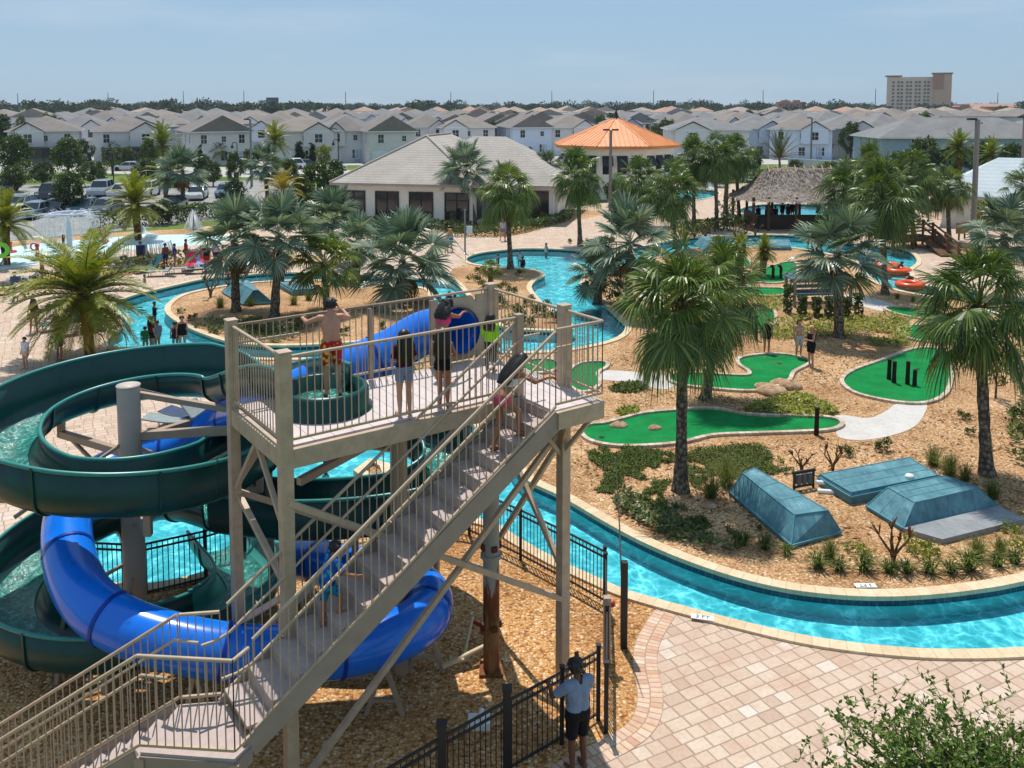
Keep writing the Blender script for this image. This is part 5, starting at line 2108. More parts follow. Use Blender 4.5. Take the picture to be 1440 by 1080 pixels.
# beds whose members nothing tells apart
BEDS = [
    ('lily', 'lilies', 'green strap leaved lily clump planted along the river coping', 'lily clumps along the river coping', [(1150, 800, 22), (1180, 802, 20), (1214, 802, 26), (1250, 806, 18), (1276, 806, 24), (1308, 806, 22), (1336, 806, 20), (1362, 802, 28), (1404, 796, 24), (1425, 792, 20), (1044, 766, 20), (1076, 772, 18), (1108, 780, 20)]),
    ('lime', 'limes', 'yellow green low shrub in front of the blue covers', 'yellow green shrubs near the blue covers', [(1205, 775, 18), (1218, 782, 16), (1285, 775, 24), (1300, 785, 22), (1312, 780, 20), (1420, 752, 22), (1432, 772, 26), (1080, 660, 12), (1098, 655, 12)]),
    ('shrub', 'shrubs', 'low green shrub in the mulch bed of the middle island', 'low shrubs on the middle island', [(665, 396, 14), (682, 404, 16), (700, 408, 16), (722, 414, 18), (740, 430, 18), (705, 430, 20), (728, 444, 22), (755, 444, 22), (778, 452, 22), (715, 458, 20), (745, 460, 18), (700, 388, 10), (730, 388, 10), (672, 384, 12)]),
    ('shrub', 'shrubs', 'low green shrub in the mulch bed of the looped island', 'low shrubs on the looped island', [(256, 440, 10), (268, 450, 12), (282, 462, 12), (352, 458, 16), (368, 466, 16), (410, 452, 16), (424, 462, 16), (440, 458, 18), (520, 440, 14), (300, 470, 12), (480, 470, 12), (540, 462, 14), (590, 452, 14)]),
    ('dark', 'shrubs', 'low dark shrub in the bed beside the splash pad', 'dark shrubs beside the splash pad', [(150, 372, 10), (170, 370, 12), (205, 366, 12), (235, 362, 12), (262, 358, 10), (290, 356, 10), (60, 394, 14), (30, 402, 14), (8, 408, 12), (100, 386, 12), (130, 382, 12), (320, 352, 9), (345, 352, 9), (80, 388, 12), (45, 398, 12)]),
    ('dark', 'shrubs', 'green shrub in the planting along the clubhouse wall', 'shrubs along the clubhouse wall', [(505, 312, 12), (525, 311, 14), (548, 312, 12), (575, 313, 12), (600, 316, 12), (625, 318, 12), (690, 316, 12), (705, 313, 14), (748, 306, 14), (770, 300, 12), (790, 296, 12), (812, 292, 12), (830, 290, 10), (480, 316, 14)]),
    ('shrub', 'shrubs', 'loose green shrub on the bank of the river bend', 'shrubs along the bank of the river bend', [(838, 400, 18), (850, 410, 20), (866, 425, 22), (880, 440, 22), (845, 386, 14), (870, 378, 14), (890, 372, 12), (830, 342, 10), (845, 340, 10), (860, 340, 10), (800, 342, 8)]),
    ('shrub', 'shrubs', 'sparse green shrub in the mulch beyond the blue lid', 'sparse shrubs in the mulch at the right', [(1190, 640, 18), (1236, 634, 18), (1360, 590, 16), (1362, 610, 14), (1430, 590, 24), (1436, 612, 24), (1110, 668, 14), (1070, 745, 12), (1030, 752, 14), (985, 735, 14), (950, 720, 14)]),
    ('dark', 'shrubs', 'dark shrub at the front of the thatched bar', 'shrubs in front of the thatched bar', [(965, 318, 10), (982, 318, 10), (1000, 318, 10), (1018, 316, 10), (1034, 314, 10), (1046, 318, 10), (1000, 392, 12), (1040, 400, 14), (1060, 396, 12), (1215, 346, 8), (1240, 348, 8), (1330, 352, 12), (1350, 356, 12), (1310, 352, 10)]),
    ('grass', 'tufts', 'small grass tuft on the bank beside the orange swim rings', 'grass tufts beside the orange swim rings', [(1222, 402, 10), (1240, 412, 10), (1262, 420, 12), (1284, 424, 12), (1212, 392, 10), (1300, 428, 12), (1200, 405, 10)]),
]
for kd, _, lb, gp, pts in BEDS:
    for (px, py, hp_) in pts:
        low(kd, px, py, hp_ * rr_.uniform(.85, 1.2), lb, gp)


# ground cover that nobody could count
def cover(label, poly, n, size, mat, h=.16, seed=1, thin=0.0):
    rr = random.Random(seed)
    W = [at(*p) for p in poly]
    W = crom(W, 4)
    x0, x1 = min(p[0] for p in W), max(p[0] for p in W)
    y0, y1 = min(p[1] for p in W), max(p[1] for p in W)
    mb = MB()
    k = 0
    while k < n:
        p = (rr.uniform(x0, x1), rr.uniform(y0, y1))
        if not inside(p, W) or (thin and noise.noise(Vector((p[0] * 1.1 + seed * 9, p[1] * .8, 0))) + .6 * noise.noise(Vector((p[0] * 3.1, p[1] * 2.3 + seed * 5, 1))) > .42 - thin * .022):
            k += .25
            continue
        k += 1
        hgt = h * (.6 + .4 * math.sin(p[0] * 3.1) * math.sin(p[1] * 2.7)) * rr.random()
        q = Vector((p[0], p[1], hgt + .01))
        a = Vector((rr.gauss(0, 1), rr.gauss(0, 1), abs(rr.gauss(0, .7)))).normalized()
        b = a.cross(Vector((0, 0, 1))).normalized()
        l, w_ = size * rr.uniform(.6, 1.3), size * rr.uniform(.2, .35)
        mb.add([q, q + a * l * .5 + b * w_, q + a * l, q + a * l * .5 - b * w_], [(0, 1, 2, 3)])
    return tag(mb.build('ground_cover', mat), label, 'ground cover', kind='stuff')


cover('dark green juniper mat left of the tall cabbage palm', [(822, 640), (860, 628), (920, 634), (948, 640), (950, 668), (930, 700), (965, 715), (1000, 738), (975, 745), (930, 720), (895, 700), (860, 695), (835, 690), (850, 672), (830, 664)], 17000, .07, COVER_L, .10, 3, 14)
cover('green mat between the tall cabbage palm and the red plants', [(966, 640), (1010, 630), (1070, 626), (1108, 640), (1120, 658), (1085, 668), (1040, 672), (1000, 690), (970, 680)], 10000, .07, COVER_L, .10, 4, 8)
cover('lime green ground cover beyond the rock edge of the putting green', [(1046, 576), (1085, 562), (1130, 556), (1160, 568), (1178, 582), (1140, 588), (1090, 584)], 3200, .13, LIME_L, .16, 5, 3)
cover('small patch of ground cover near the stepped path', [(858, 545), (885, 540), (912, 546), (895, 552), (866, 552)], 900, .12, COVER_L, .16, 6)
cover('small bright patch of ground cover beside the landing', [(866, 578), (890, 574), (900, 582), (880, 586)], 500, .12, LIME_L, .14, 7)
cover('yellow green ground cover around the silver palm by the bench', [(1085, 452), (1130, 445), (1180, 446), (1240, 440), (1275, 452), (1280, 470), (1270, 490), (1225, 486), (1190, 476), (1140, 476), (1090, 478), (1080, 465)], 5200, .16, LIME_L, .2, 8, 8)
cover('strip of low green plants beside the far green', [(1065, 420), (1100, 418), (1104, 430), (1085, 440), (1062, 432)], 900, .15, LIME_L, .2, 9)
cover('dry leafy ground cover on the near side of the looped island', [(290, 450), (340, 452), (390, 452), (420, 465), (400, 482), (340, 480), (300, 470)], 2200, .16, SHRUB_L, .25, 10, 6)
cover('green plants under the back of the deck', [(470, 530), (530, 520), (600, 520), (600, 545), (500, 552)], 1500, .15, SHRUB_L, .25, 11)
cover('loose dry plants on the bank above the river coping', [(880, 690), (930, 715), (990, 750), (1040, 762), (1030, 778), (960, 765), (900, 738), (862, 712)], 1500, .14, SHRUB_L, .2, 12, 4)
cover('grassy weeds under the right hand palms', [(1400, 500), (1440, 490), (1470, 520), (1470, 640), (1425, 650), (1415, 600), (1432, 560)], 1800, .2, COVER_L, .35, 13, 4)

# fallen leaves and twigs over the mulch
rr = random.Random(61)
Wm = crom([at(*p) for p in [(860, 500), (960, 480), (1100, 460), (1300, 480), (1420, 520), (1430, 760), (1240, 808), (1060, 778), (930, 730), (810, 670), (780, 610)]], 4)
NO = [[at(*q) for q in w_] for w_ in ([(1150, 580), (1222, 580), (1262, 560), (1310, 560), (1304, 590), (1256, 618), (1180, 624)], [(830, 512), (950, 520), (960, 550), (830, 540)], [(1180, 536), (1240, 500), (1340, 488), (1345, 560), (1210, 570)], [(815, 600), (900, 575), (1190, 580), (1180, 612), (880, 632)], [(940, 520), (1140, 495), (1140, 515), (1060, 556), (940, 548)])]
mb = MB()
while len(mb.f) < 5200:
    p = (rr.uniform(.5, 16), rr.uniform(15.5, 42))
    if not inside(p, Wm) or any(inside(p, w_) for w_ in NO) or noise.noise(Vector((p[0] * .5, p[1] * .4, 3))) + rr.gauss(0, .25) < .05:
        continue
    a = rr.uniform(0, 6.28)
    l, w_ = rr.uniform(.03, .11), rr.uniform(.008, .03)
    d = Vector((math.cos(a), math.sin(a), rr.uniform(-.1, .3))) * l
    e = Vector((-math.sin(a), math.cos(a), rr.uniform(-.4, .4))) * w_
    q = Vector((p[0], p[1], .02))
    mb.add([q - d, q + e, q + d, q - e], [(0, 1, 2, 3)])
tag(mb.build('leaf_litter', leaf('litter_leaf', [srgb(70, 50, 36), srgb(120, 88, 58), srgb(170, 132, 90), srgb(92, 92, 50)], .8, .1, .05)), 'scattered fallen leaves and twigs on the mulch bed', 'leaf litter', kind='stuff')
# ================================================================ buildings
WHITEW = plain('white_stucco', srgb(216, 211, 210), .85, .2, var=.05, scale=2)
BLUEW = plain('pale_blue_siding', srgb(206, 214, 230), .8, .2, var=.06, scale=2)
GREYW = plain('blue_grey_siding', srgb(166, 176, 198), .8, .2, var=.06, scale=2)
CREAMW = plain('cream_stucco', srgb(244, 236, 224), .85, .2, var=.05, scale=1.5)
GLASSW = plain('dark_window_glass', srgb(38, 46, 54), .08, .7, var=.25, scale=1.2)
FRAMEW = plain('window_trim_white', srgb(226, 226, 224), .5)
FRAMEB = plain('window_frame_black', srgb(28, 28, 30), .4)


def m_roof(name, a, b, sp=.34, joint=.55):
    m = Mat(name, .85, .2)
    v = m.coord(kind='World')
    s = m.sep(v)
    f = m.math('FRACT', m.math('MULTIPLY', s[2], 1 / (sp * .45)))
    n = m.noise(v, .5, 4, .6)
    n2 = m.noise(v, 5, 3, .7)
    c = m.ramp(m.math('ADD', m.math('MULTIPLY', n, .5), m.math('MULTIPLY', n2, .5)), [(.35, a), (.65, b)])
    c = m.mix(c, tuple(x * joint for x in a[:3]) + (1,), m.ramp(f, [(0, (.9, .9, .9)), (.2, (0, 0, 0))]))
    m.base(c)
    return m.m


ROOFS = [m_roof('roof_shingle_%s' % n, srgb(*a), srgb(*b), .3, .8) for n, a, b in (('taupe', (114, 106, 102), (138, 129, 124)), ('grey', (112, 111, 112), (138, 136, 135)), ('warm', (122, 113, 106), (146, 136, 128)))]
TANROOFS = [m_roof('roof_tile_%s' % n, srgb(*a), srgb(*b), .3, .8) for n, a, b in (('tan', (158, 128, 108), (180, 150, 130)), ('rose', (164, 126, 106), (184, 146, 126)), ('sand', (150, 134, 120), (172, 154, 140)))]
ROOFC = m_roof('clubhouse_roof_tile', srgb(160, 151, 142), srgb(184, 174, 165), .42, .5)


def hip(mb, x0, x1, y0, y1, z0, z1, ov=.5, th=.16, gable=None):
    """hip (or front gable) roof over a rectangle"""
    x0, x1, y0, y1 = x0 - ov, x1 + ov, y0 - ov, y1 + ov
    w, d = x1 - x0, y1 - y0
    if gable == 'front':
        xm = (x0 + x1) / 2
        r = [(xm, y0, z1), (xm, y1 - w * .5, z1)]
    elif w >= d:
        r = [(x0 + d / 2, (y0 + y1) / 2, z1), (x1 - d / 2, (y0 + y1) / 2, z1)]
    else:
        r = [((x0 + x1) / 2, y0 + w / 2, z1), ((x0 + x1) / 2, y1 - w / 2, z1)]
    b = [(x0, y0, z0), (x1, y0, z0), (x1, y1, z0), (x0, y1, z0)]
    u = [(p[0], p[1], z0 - th) for p in b]
    vs = b + r + u
    if w >= d and gable != 'front':
        fs = [(0, 1, 5, 4), (1, 2, 5), (2, 3, 4, 5), (3, 0, 4)]
    else:
        fs = [(0, 1, 4), (1, 2, 5, 4), (2, 3, 5), (3, 0, 4, 5)]
    fs += [(6, 7, 1, 0), (7, 8, 2, 1), (8, 9, 3, 2), (9, 6, 0, 3), (9, 8, 7, 6)]
    mb.add(vs, fs)


wm = MB()
wm.box((0, -.02, 0), (1.0, .06, 1.5))
WIN_GLASS = wm.mesh('window_pane', GLASSW)
wm = MB()
for c, d in (((0, -.04, .8), (1.22, .10, .11)), ((0, -.05, -.82), (1.26, .14, .11)), ((-.555, -.04, 0), (.11, .10, 1.5)), ((.555, -.04, 0), (.11, .10, 1.5)), ((0, -.06, 0), (1.0, .05, .05)), ((0, -.06, .0), (.04, .05, 1.5))):
    wm.box(c, d)
WIN_FRAME = wm.mesh('window_frame', FRAMEW)


def window(root, p, rz, sx=1.0, sz=1.0, frame=True):
    g = bpy.data.objects.new('window', WIN_GLASS)
    col.objects.link(g)
    g.parent = root
    g.location = p
    g.rotation_euler = (0, 0, rz)
    g.scale = (sx, 1, sz)
    if frame:
        f = bpy.data.objects.new('window_frame', WIN_FRAME)
        col.objects.link(f)
        f.parent = g


def house(cx_, Y, w_, d_, rz, label, wall=None, roof=None, ez=5.6, rise=2.5, gable=None, detail=2, group=None, porch=False, x=None, vents=True):
    """two storey house: front wall faces -y before rotation"""
    p = atY(cx_, 200, Y)
    root = thing('house', label, 'house', (p.x if x is None else x, Y, 0), rz, group)
    mb = MB()
    mb.box((0, 0, ez / 2), (w_, d_, ez))
    if gable == 'front':
        mb.add([(-w_ / 2, -d_ / 2, ez), (w_ / 2, -d_ / 2, ez), (0, -d_ / 2, ez + rise * .93), (-w_ / 2, -d_ / 2 + .3, ez), (w_ / 2, -d_ / 2 + .3, ez), (0, -d_ / 2 + .3, ez + rise * .93)], [(0, 1, 2), (5, 4, 3)])
    mb.build('wall', wall or WHITEW, root, local=True)
    mb = MB()
    hip(mb, -w_ / 2, w_ / 2, -d_ / 2, d_ / 2, ez + .05, ez + rise + .05, .45, .2, gable)
    rf = mb.build('roof', roof or ROOFS[0], root, local=True)
    if detail >= 1 and vents:
        mb = MB()
        mb.box((w_ * .12, -d_ * .16, ez + rise * .72), (.5, .35, .3))
        mb.build('roof_vent', GREYW, rf, local=True)
    if detail >= 1 and gable != 'front' and int(abs(p.x) * 7 + Y) % 3 != 0:
        gx = w_ * (.22 if int(abs(p.x) * 3) % 2 else -.22)
        gw, gz = w_ * .46, ez + rise * .62
        mb = MB()
        y0, y1 = -d_ / 2 - .75, -d_ * .08
        a_, b_, c_ = (gx - gw / 2, y0, ez), (gx + gw / 2, y0, ez), (gx, y0, gz)
        a2, b2_, c2_ = (gx - gw / 2, y1, ez), (gx + gw / 2, y1, ez), (gx, y1, gz)
        mb.add([a_, c_, c2_, a2, b_, b2_], [(0, 1, 2, 3), (1, 4, 5, 2)])
        mb.add([(q[0], q[1], q[2] - .16) for q in (a_, c_, c2_, a2, b_, b2_)], [(3, 2, 1, 0), (2, 5, 4, 1)])
        mb.build('cross_gable', roof or ROOFS[0], rf, local=True)
        mb = MB()
        mb.add([(gx - gw / 2 + .1, y0 + .22, ez - 2.7), (gx + gw / 2 - .1, y0 + .22, ez - 2.7), (gx + gw / 2 - .1, y0 + .22, ez - .08), (gx, y0 + .22, gz - .24), (gx - gw / 2 + .1, y0 + .22, ez - .08)], [(0, 1, 2, 3, 4)])
        for sx_ in (gx - gw / 2 + .1, gx + gw / 2 - .1):
            mb.add([(sx_, y0 + .22, ez - 2.7), (sx_, -d_ / 2, ez - 2.7), (sx_, -d_ / 2, ez - .08), (sx_, y0 + .22, ez - .08)], [(0, 1, 2, 3)])
        mb.build('gable_wall', wall or WHITEW, root, local=True)
        window(root, (gx, y0 + .22, ez - 1.25), 0, 1.25, .95, detail >= 2)
    if detail >= 2:
        mb = MB()
        mb.box((-w_ * .28, -d_ / 2 - .04, 1.15), (2.6, .1, 2.2))
        mb.build('garage_door', FRAMEW, root, local=True)
        mb = MB()
        for s in (-1, 1):
            mb.beam((s * (w_ / 2 + .45), -d_ / 2 - .47, ez - .05), (s * (w_ / 2 + .45), d_ / 2 + .45, ez - .05), .08, .16)
        mb.beam((-w_ / 2 - .45, -d_ / 2 - .5, ez - .05), (w_ / 2 + .45, -d_ / 2 - .5, ez - .05), .08, .16)
        mb.build('gutter', FRAMEW, rf, local=True)
        xs = [-w_ * .32, w_ * .02, w_ * .33] if w_ > 9 else [-w_ * .25, w_ * .25]
        for k, xx in enumerate(xs):
            window(root, (xx, -d_ / 2, 4.35), 0, .95 if k % 2 == 0 else .7, .95 if k != 1 else .6)
            window(root, (xx, -d_ / 2, 1.5), 0, 1.1, 1.0)
        for yy in (-.32, -.08, .2):
            window(root, (-w_ / 2, d_ * yy, 4.35), -R(90), .7, .9)
            window(root, (w_ / 2, d_ * yy, 4.35), R(90), .7, .9)
        mb = MB()
        mb.box((w_ * .3, -d_ / 2 - .03, 1.15), (1.0, .1, 2.3))
        mb.build('door', GREYW, root, local=True)
        if porch:
            mb = MB()
            mb.box((0, -d_ / 2 - 1.6, 2.75), (w_ * .8, 3.2, .12))
            for s in (-1, 0, 1):
                mb.box((s * w_ * .38, -d_ / 2 - 3.1, 1.35), (.12, .12, 2.7))
            mb.build('screened_porch', FRAMEB, root, local=True)
            mb = MB()
            mb.box((0, -d_ / 2 - 3.0, 1.3), (w_ * .76, .04, 2.5))
            mb.build('porch_screen', GLASSW, root, local=True)
    elif detail == 1:
        for xx in (-w_ * .28, w_ * .25):
            window(root, (xx, -d_ / 2, ez - 1.25), 0, 1.2, .9, False)
    return root


TL = R(24)
house(66, 160, 11, 14, TL, 'white two storey house at the far left with a screened porch behind round trees', porch=True)
house(182, 160, 11.5, 14, TL, 'white two storey house with a screened porch, second from the left', porch=True)
house(300, 156, 9.5, 15, R(30), 'white house with a tall front gable beside the lamp pole', gable='front', rise=2.7)
house(424, 160, 11.5, 14, R(16), 'white house behind the date palm right of the lamp pole', roof=ROOFS[2])
house(486, 162, 7, 12, R(10), 'white house with a dark garage canopy left of the gabled one', roof=ROOFS[0])
house(540, 158, 8, 14, R(20), 'white gabled house just left of the clubhouse roof', gable='front', rise=2.6)
house(598, 190, 9, 14, R(12), 'white house with a dark porch seen over the clubhouse roof', wall=WHITEW)
house(655, 186, 11, 14, R(6), 'house with twin dark windows right above the clubhouse ridge', wall=WHITEW, roof=ROOFS[2])
house(736, 184, 8, 14, R(14), 'pale gabled house left of the orange roof', wall=BLUEW, gable='front')
house(800, 186, 10, 14, R(4), 'house with a shuttered window just left of the orange roof', wall=WHITEW, roof=ROOFS[2])
house(990, 168, 14, 14, R(-4), 'white house with dark shuttered windows right of the orange roof', wall=WHITEW, roof=ROOFS[1])
house(1062, 176, 11, 14, R(-10), 'pale blue house right of the one with dark shutters', wall=BLUEW, roof=ROOFS[1])
house(1122, 172, 11, 15, R(-14), 'pale blue grey house behind the lamp pole', wall=BLUEW, roof=ROOFS[2])
house(1184, 176, 11, 15, R(-12), 'white house left of the long grey house', wall=WHITEW, roof=ROOFS[1])
h_ = house(1340, 138, 26, 13, R(-3), 'long blue grey house with a wide shingle roof', wall=GREYW, roof=ROOFS[1], ez=5.2, rise=2.9)
house(1462, 150, 12, 14, R(-8), 'grey house at the right edge behind the long one', wall=GREYW, roof=ROOFS[1])
hr = random.Random(5)
for row, (Y, n0, n1, sp) in enumerate(((182, 0, 13, 13.5), (212, 0, 16, 13.5), (245, 0, 19, 13.0), (285, 0, 21, 13.5))):
    half = (n1 - n0) * sp / 2
    for i in range(n1):
        x = -half + i * sp + hr.uniform(-1, 1)
        px = proj_x = 720 + F * x / (Y * CP + (H - 5) * SP)
        if px < -60 or px > 1500:
            continue
        if row == 0 and (px > 560 and px < 1230):
            continue
        house(0, Y + hr.uniform(-3, 3), 9.5, 13, R(hr.uniform(-4, 22)), 'grey roofed two storey house in the rows behind the front houses', hr.choice([WHITEW, BLUEW, WHITEW, GREYW]), hr.choice(ROOFS), gable=hr.choice([None, None, 'front']), detail=1, group='grey roofed houses behind the front row', x=x, rise=hr.uniform(2.2, 2.8), vents=row < 2)
for row, (Y, sp) in enumerate(((350, 19), (420, 20), (500, 21), (600, 23))):
    n = int(Y * 1.25 / sp)
    for i in range(n):
        x = -Y * .625 + i * sp + hr.uniform(-3, 3)
        tan = x > -Y * .28 and Y > 540 or (Y > 480 and hr.random() < .5)
        if not tan and row > 1:
            continue
        house(0, Y + hr.uniform(-8, 8), 14, 14, R(hr.uniform(-10, 20)), 'tan tile roofed house in the far estate' if tan else 'grey roofed house in the far rows at the left', CREAMW if tan else WHITEW, hr.choice(TANROOFS if tan else ROOFS), detail=0, group='far tan roofed houses' if tan else 'far grey roofed houses', x=x, rise=hr.uniform(2.4, 3.4), ez=6.2 if tan else 5.6, gable=hr.choice([None, None, 'front']))

for i in range(64):
    Y = hr.choice([170, 196, 197, 228, 229, 264, 310, 330, 390]) + hr.uniform(-4, 4)
    x = hr.uniform(-.6, .6) * Y
    px = 720 + F * x / (Y * CP + 8 * SP)
    if Y < 180 and 440 < px < 960:
        continue
    tree(hr.choice(['oak', 'oak', 'dusk', 'column']), px, 0, 0, 1, 'green tree standing among the rows of far houses', 'trees among the far houses', Y, hr.uniform(4.5, 8.5), hr.uniform(3.5, 7))

# ---------------------------------------------------------------- clubhouse
E1 = Vector((.975, -.222, 0))
E2 = Vector((.222, .975, 0))
pc = at(664, 319)
pc = Vector((pc[0], pc[1], 0))
crz = math.atan2(E1.y, E1.x)
club = thing('clubhouse', 'white clubhouse with dark windows and a broad pale tile hip roof', 'clubhouse', tuple(pc), crz)
WID, DEP = 11.6, 19.0
mb = MB()
mb.box((-WID / 2, DEP / 2, 1.72), (WID, DEP, 3.44))
mb.box((3.2, 9.0, 1.60), (6.38, 9.0, 3.2))
mb.build('wall', CREAMW, club, local=True)
mb = MB()
hip(mb, -WID, 0, 0, DEP, 3.5, 7.25, .7, .22)
mb.build('roof', ROOFC, club, local=True)
mb = MB()
hip(mb, -8, 6.4, 3.2, 14.5, 3.26, 7.15, .6, .2)
mb.build('wing_roof', ROOFC, club, local=True)
mb = MB()
for a, b in (((.7, -.7, 3.52), (-5.8, 5.8, 7.29)), ((-12.3, -.7, 3.52), (-5.8, 5.8, 7.29)), ((-5.8, 5.8, 7.29), (-5.8, 13.2, 7.29))):
    mb.tube([a, b], .1, 6)
mb.build('ridge_tile', ROOFC, club, local=True)
mb = MB()
mb.box((-WID / 2, -.03, 3.2), (WID + .1, .08, .28))
mb.build('eave_band', CREAMW, club, local=True)
for i, xx in enumerate((-10.4, -7.4, -4.4, -1.3)):
    g = MB()
    g.box((xx, -.01, 1.55), (1.9, .06, 2.3))
    gl_ = g.build('window', GLASSW, club, local=True)
    g = MB()
    for c, d in (((0, 0, 1.2), (2.1, .12, .1)), ((0, 0, -1.2), (2.1, .12, .1)), ((-1.0, 0, 0), (.1, .12, 2.3)), ((1.0, 0, 0), (.1, .12, 2.3)), ((0, 0, 0), (.08, .1, 2.3)), ((0, 0, .6), (1.9, .1, .06))):
        g.box((xx + c[0], -.05, 1.55 + c[2]), d)
    g.build('window_frame', FRAMEB, gl_, local=True)
for yy in (2.2,):
    g = MB()
    g.box((.02, yy, 1.5), (.06, 1.6, 2.2))
    g.build('window', GLASSW, club, local=True)
for xx in (1.8, 4.8):
    g = MB()
    g.box((xx, 4.48, 1.5), (1.6, .06, 2.3))
    g.build('window', GLASSW, club, local=True)
for xx, yy in ((1.0, 3.2), (3.4, 3.2), (6.0, 3.6)):
    g = MB()
    g.box((xx, yy, 1.5), (.4, .4, 3.0))
    g.build('column', WHITEW, club, local=True)
g = MB()
g.box((3.4, 3.6, 3.0), (6.2, 1.5, .18))
g.build('porch_lintel', WHITEW, club, local=True)

# ---------------------------------------------------------------- rotunda
ry = 100.0
rc = atY(866, 200, ry)
rot = thing('rotunda', 'white octagonal rotunda with an orange standing seam roof and dark awnings', 'rotunda', (rc.x, ry, 0))
m = Mat('orange_metal_roof', .42, .5)
_v = m.coord()
m.base(m.ramp(m.noise(_v, .8, 4), [(.3, srgb(214, 128, 68)), (.7, srgb(232, 150, 86))]))
ORANGE = m.m
RR = 7.3
ze, za = hz(206, ry - 6.8), hz(165, ry)
rv8 = [(RR * math.cos(R(22.5 + 45 * k)), RR * math.sin(R(22.5 + 45 * k))) for k in range(8)]
mb = MB()
mb.add([(x, y, ze) for x, y in rv8] + [(0, 0, za)] + [(x, y, ze - .3) for x, y in rv8], [(k, (k + 1) % 8, 8) for k in range(8)] + [(9 + k, 9 + (k + 1) % 8, (k + 1) % 8, k) for k in range(8)] + [tuple(range(9, 17))[::-1]])
rfo = mb.build('roof', ORANGE, rot, local=True)
mb = MB()
for k in range(8):
    a, b = Vector((*rv8[k], ze)), Vector((*rv8[(k + 1) % 8], ze))
    ap = Vector((0, 0, za))
    mb.tube([a, ap], .09, 6, False)
    for j in range(1, 11):
        p = a.lerp(b, j / 11)
        t = min(j, 11 - j) / 5.5
        q = ap.lerp((a + b) / 2, .0) if False else p.lerp(Vector(((a + b) / 2 * 0)[:2] + (za,)), 0)
        mid8 = (a + b) / 2
        inward = (ap - mid8)
        q = p + inward * t * .98
        mb.tube([p + Vector((0, 0, .02)), q + Vector((0, 0, .02))], .035, 4, False)
mb.build('roof_seam', ORANGE, rfo, local=True)
mb = MB()
mb.lathe([(.0, za + .9), (.12, za + .6), (.3, za + .1), (.5, za - .25)], 8)
mb.build('finial', FRAMEB, rfo, local=True)
mb = MB()
mb.prism([(x * .87, y * .87) for x, y in rv8], 0, ze - .3)
mb.build('wall', CREAMW, rot, local=True)
mb = MB()
mb.prism([(x * .90, y * .90) for x, y in rv8], ze - .95, ze - .31)
mb.build('eave_band', CREAMW, rot, local=True)
AWN = plain('dark_awning', srgb(48, 54, 62), .7)
for k in range(8):
    a = R(45 * k + 45)
    n = Vector((math.cos(a), math.sin(a), 0))
    s = Vector((-n.y, n.x, 0))
    ap = RR * .87 * math.cos(R(22.5))
    for o in (-1.55, 0, 1.55):
        c = n * (ap + .01) + s * o
        g = MB()
        g.beam(c + Vector((0, 0, ze - 3.0)) - n * .02, c + Vector((0, 0, ze - 1.2)) - n * .02, 1.0, .06, up=n)
        gg = g.build('window', GLASSW, rot, local=True)
        g = MB()
        t0, b0 = c + Vector((0, 0, ze - 1.05)) + n * .04, c + n * .75 + Vector((0, 0, ze - 2.1))
        g.quad(t0 - s * .58, t0 + s * .58, b0 + s * .58, b0 - s * .58)
        g.quad(t0 - s * .58 - n * .03, b0 - s * .58 - n * .03, b0 + s * .58 - n * .03, t0 + s * .58 - n * .03)
        g.build('awning', AWN, gg, local=True)

# ---------------------------------------------------------------- thatched bar
ty = 74.0
tcx = atY(1122, 300, ty).x
tiki = thing('thatched_bar', 'open poolside bar under a thick grey brown thatched roof', 'bar hut', (tcx, ty, 0))
THATCH = Mat('thatch', .95, .05)
_v = THATCH.coord(scale=(1, 1, .35))
_n = THATCH.noise(_v, 5, 5, .8)
_w = THATCH.voro(_v, 5, 'F1', 'Distance')
THATCH.base(THATCH.ramp(_n, [(.3, srgb(98, 86, 80)), (.5, srgb(158, 144, 134)), (.7, srgb(204, 192, 180))]))
THATCH.bump(_n, 1.0, .15)
THATCH = THATCH.m
mb = MB()
zt, zr = 2.35, 4.85
hx, hy, rx = 5.3, 4.0, 2.6
rr = random.Random(2)
NU, NV = 40, 12
for sgn in range(4):
    pass
ringv = []
base_pts = []
for k in range(64):
    a = 2 * math.pi * k / 64
    c, s = math.cos(a), math.sin(a)
    e = 5
    r_ = (abs(c / hx) ** e + abs(s / hy) ** e) ** (-1 / e)
    base_pts.append((r_ * c, r_ * s))
vs, fs = [], []
NV = 14
for j in range(NV + 1):
    t = j / NV
    for k, (x, y) in enumerate(base_pts):
        tx = max(-rx, min(rx, x * rx / hx * 1.25))
        q = (x + (tx - x) * t, y * (1 - t), zt + (zr - zt) * t - .25 * math.sin(t * math.pi) + (rr.uniform(-.16, .06) if j == 0 else rr.uniform(-.05, .05)))
        vs.append(q)
for j in range(NV):
    for k in range(64):
        fs.append((j * 64 + k, j * 64 + (k + 1) % 64, (j + 1) * 64 + (k + 1) % 64, (j + 1) * 64 + k))
mb.add(vs, fs, False)
for i in range(3600):
    k = rr.random() * 64
    j = rr.random()
    x, y = base_pts[int(k) % 64]
    x2, y2 = base_pts[(int(k) + 1) % 64]
    f = k % 1
    x, y = x + (x2 - x) * f, y + (y2 - y) * f
    t = j ** 1.1
    tx = max(-rx, min(rx, x * rx / hx * 1.25))
    p = Vector((x + (tx - x) * t, y * (1 - t), zt + (zr - zt) * t - .25 * math.sin(t * math.pi) + .04))
    dn = Vector((x - tx, y, -(zr - zt))).normalized()
    sd = Vector((-dn.y, dn.x, 0)).normalized() * rr.uniform(.02, .05)
    L = rr.uniform(.25, .5)
    u = Vector((0, 0, rr.uniform(.03, .1)))
    mb.add([p - sd, p + sd, p + dn * L + u + sd * .4, p + dn * L + u - sd * .4], [(0, 1, 2, 3)])
tr_ = mb.build('thatched_roof', THATCH, tiki, local=True)
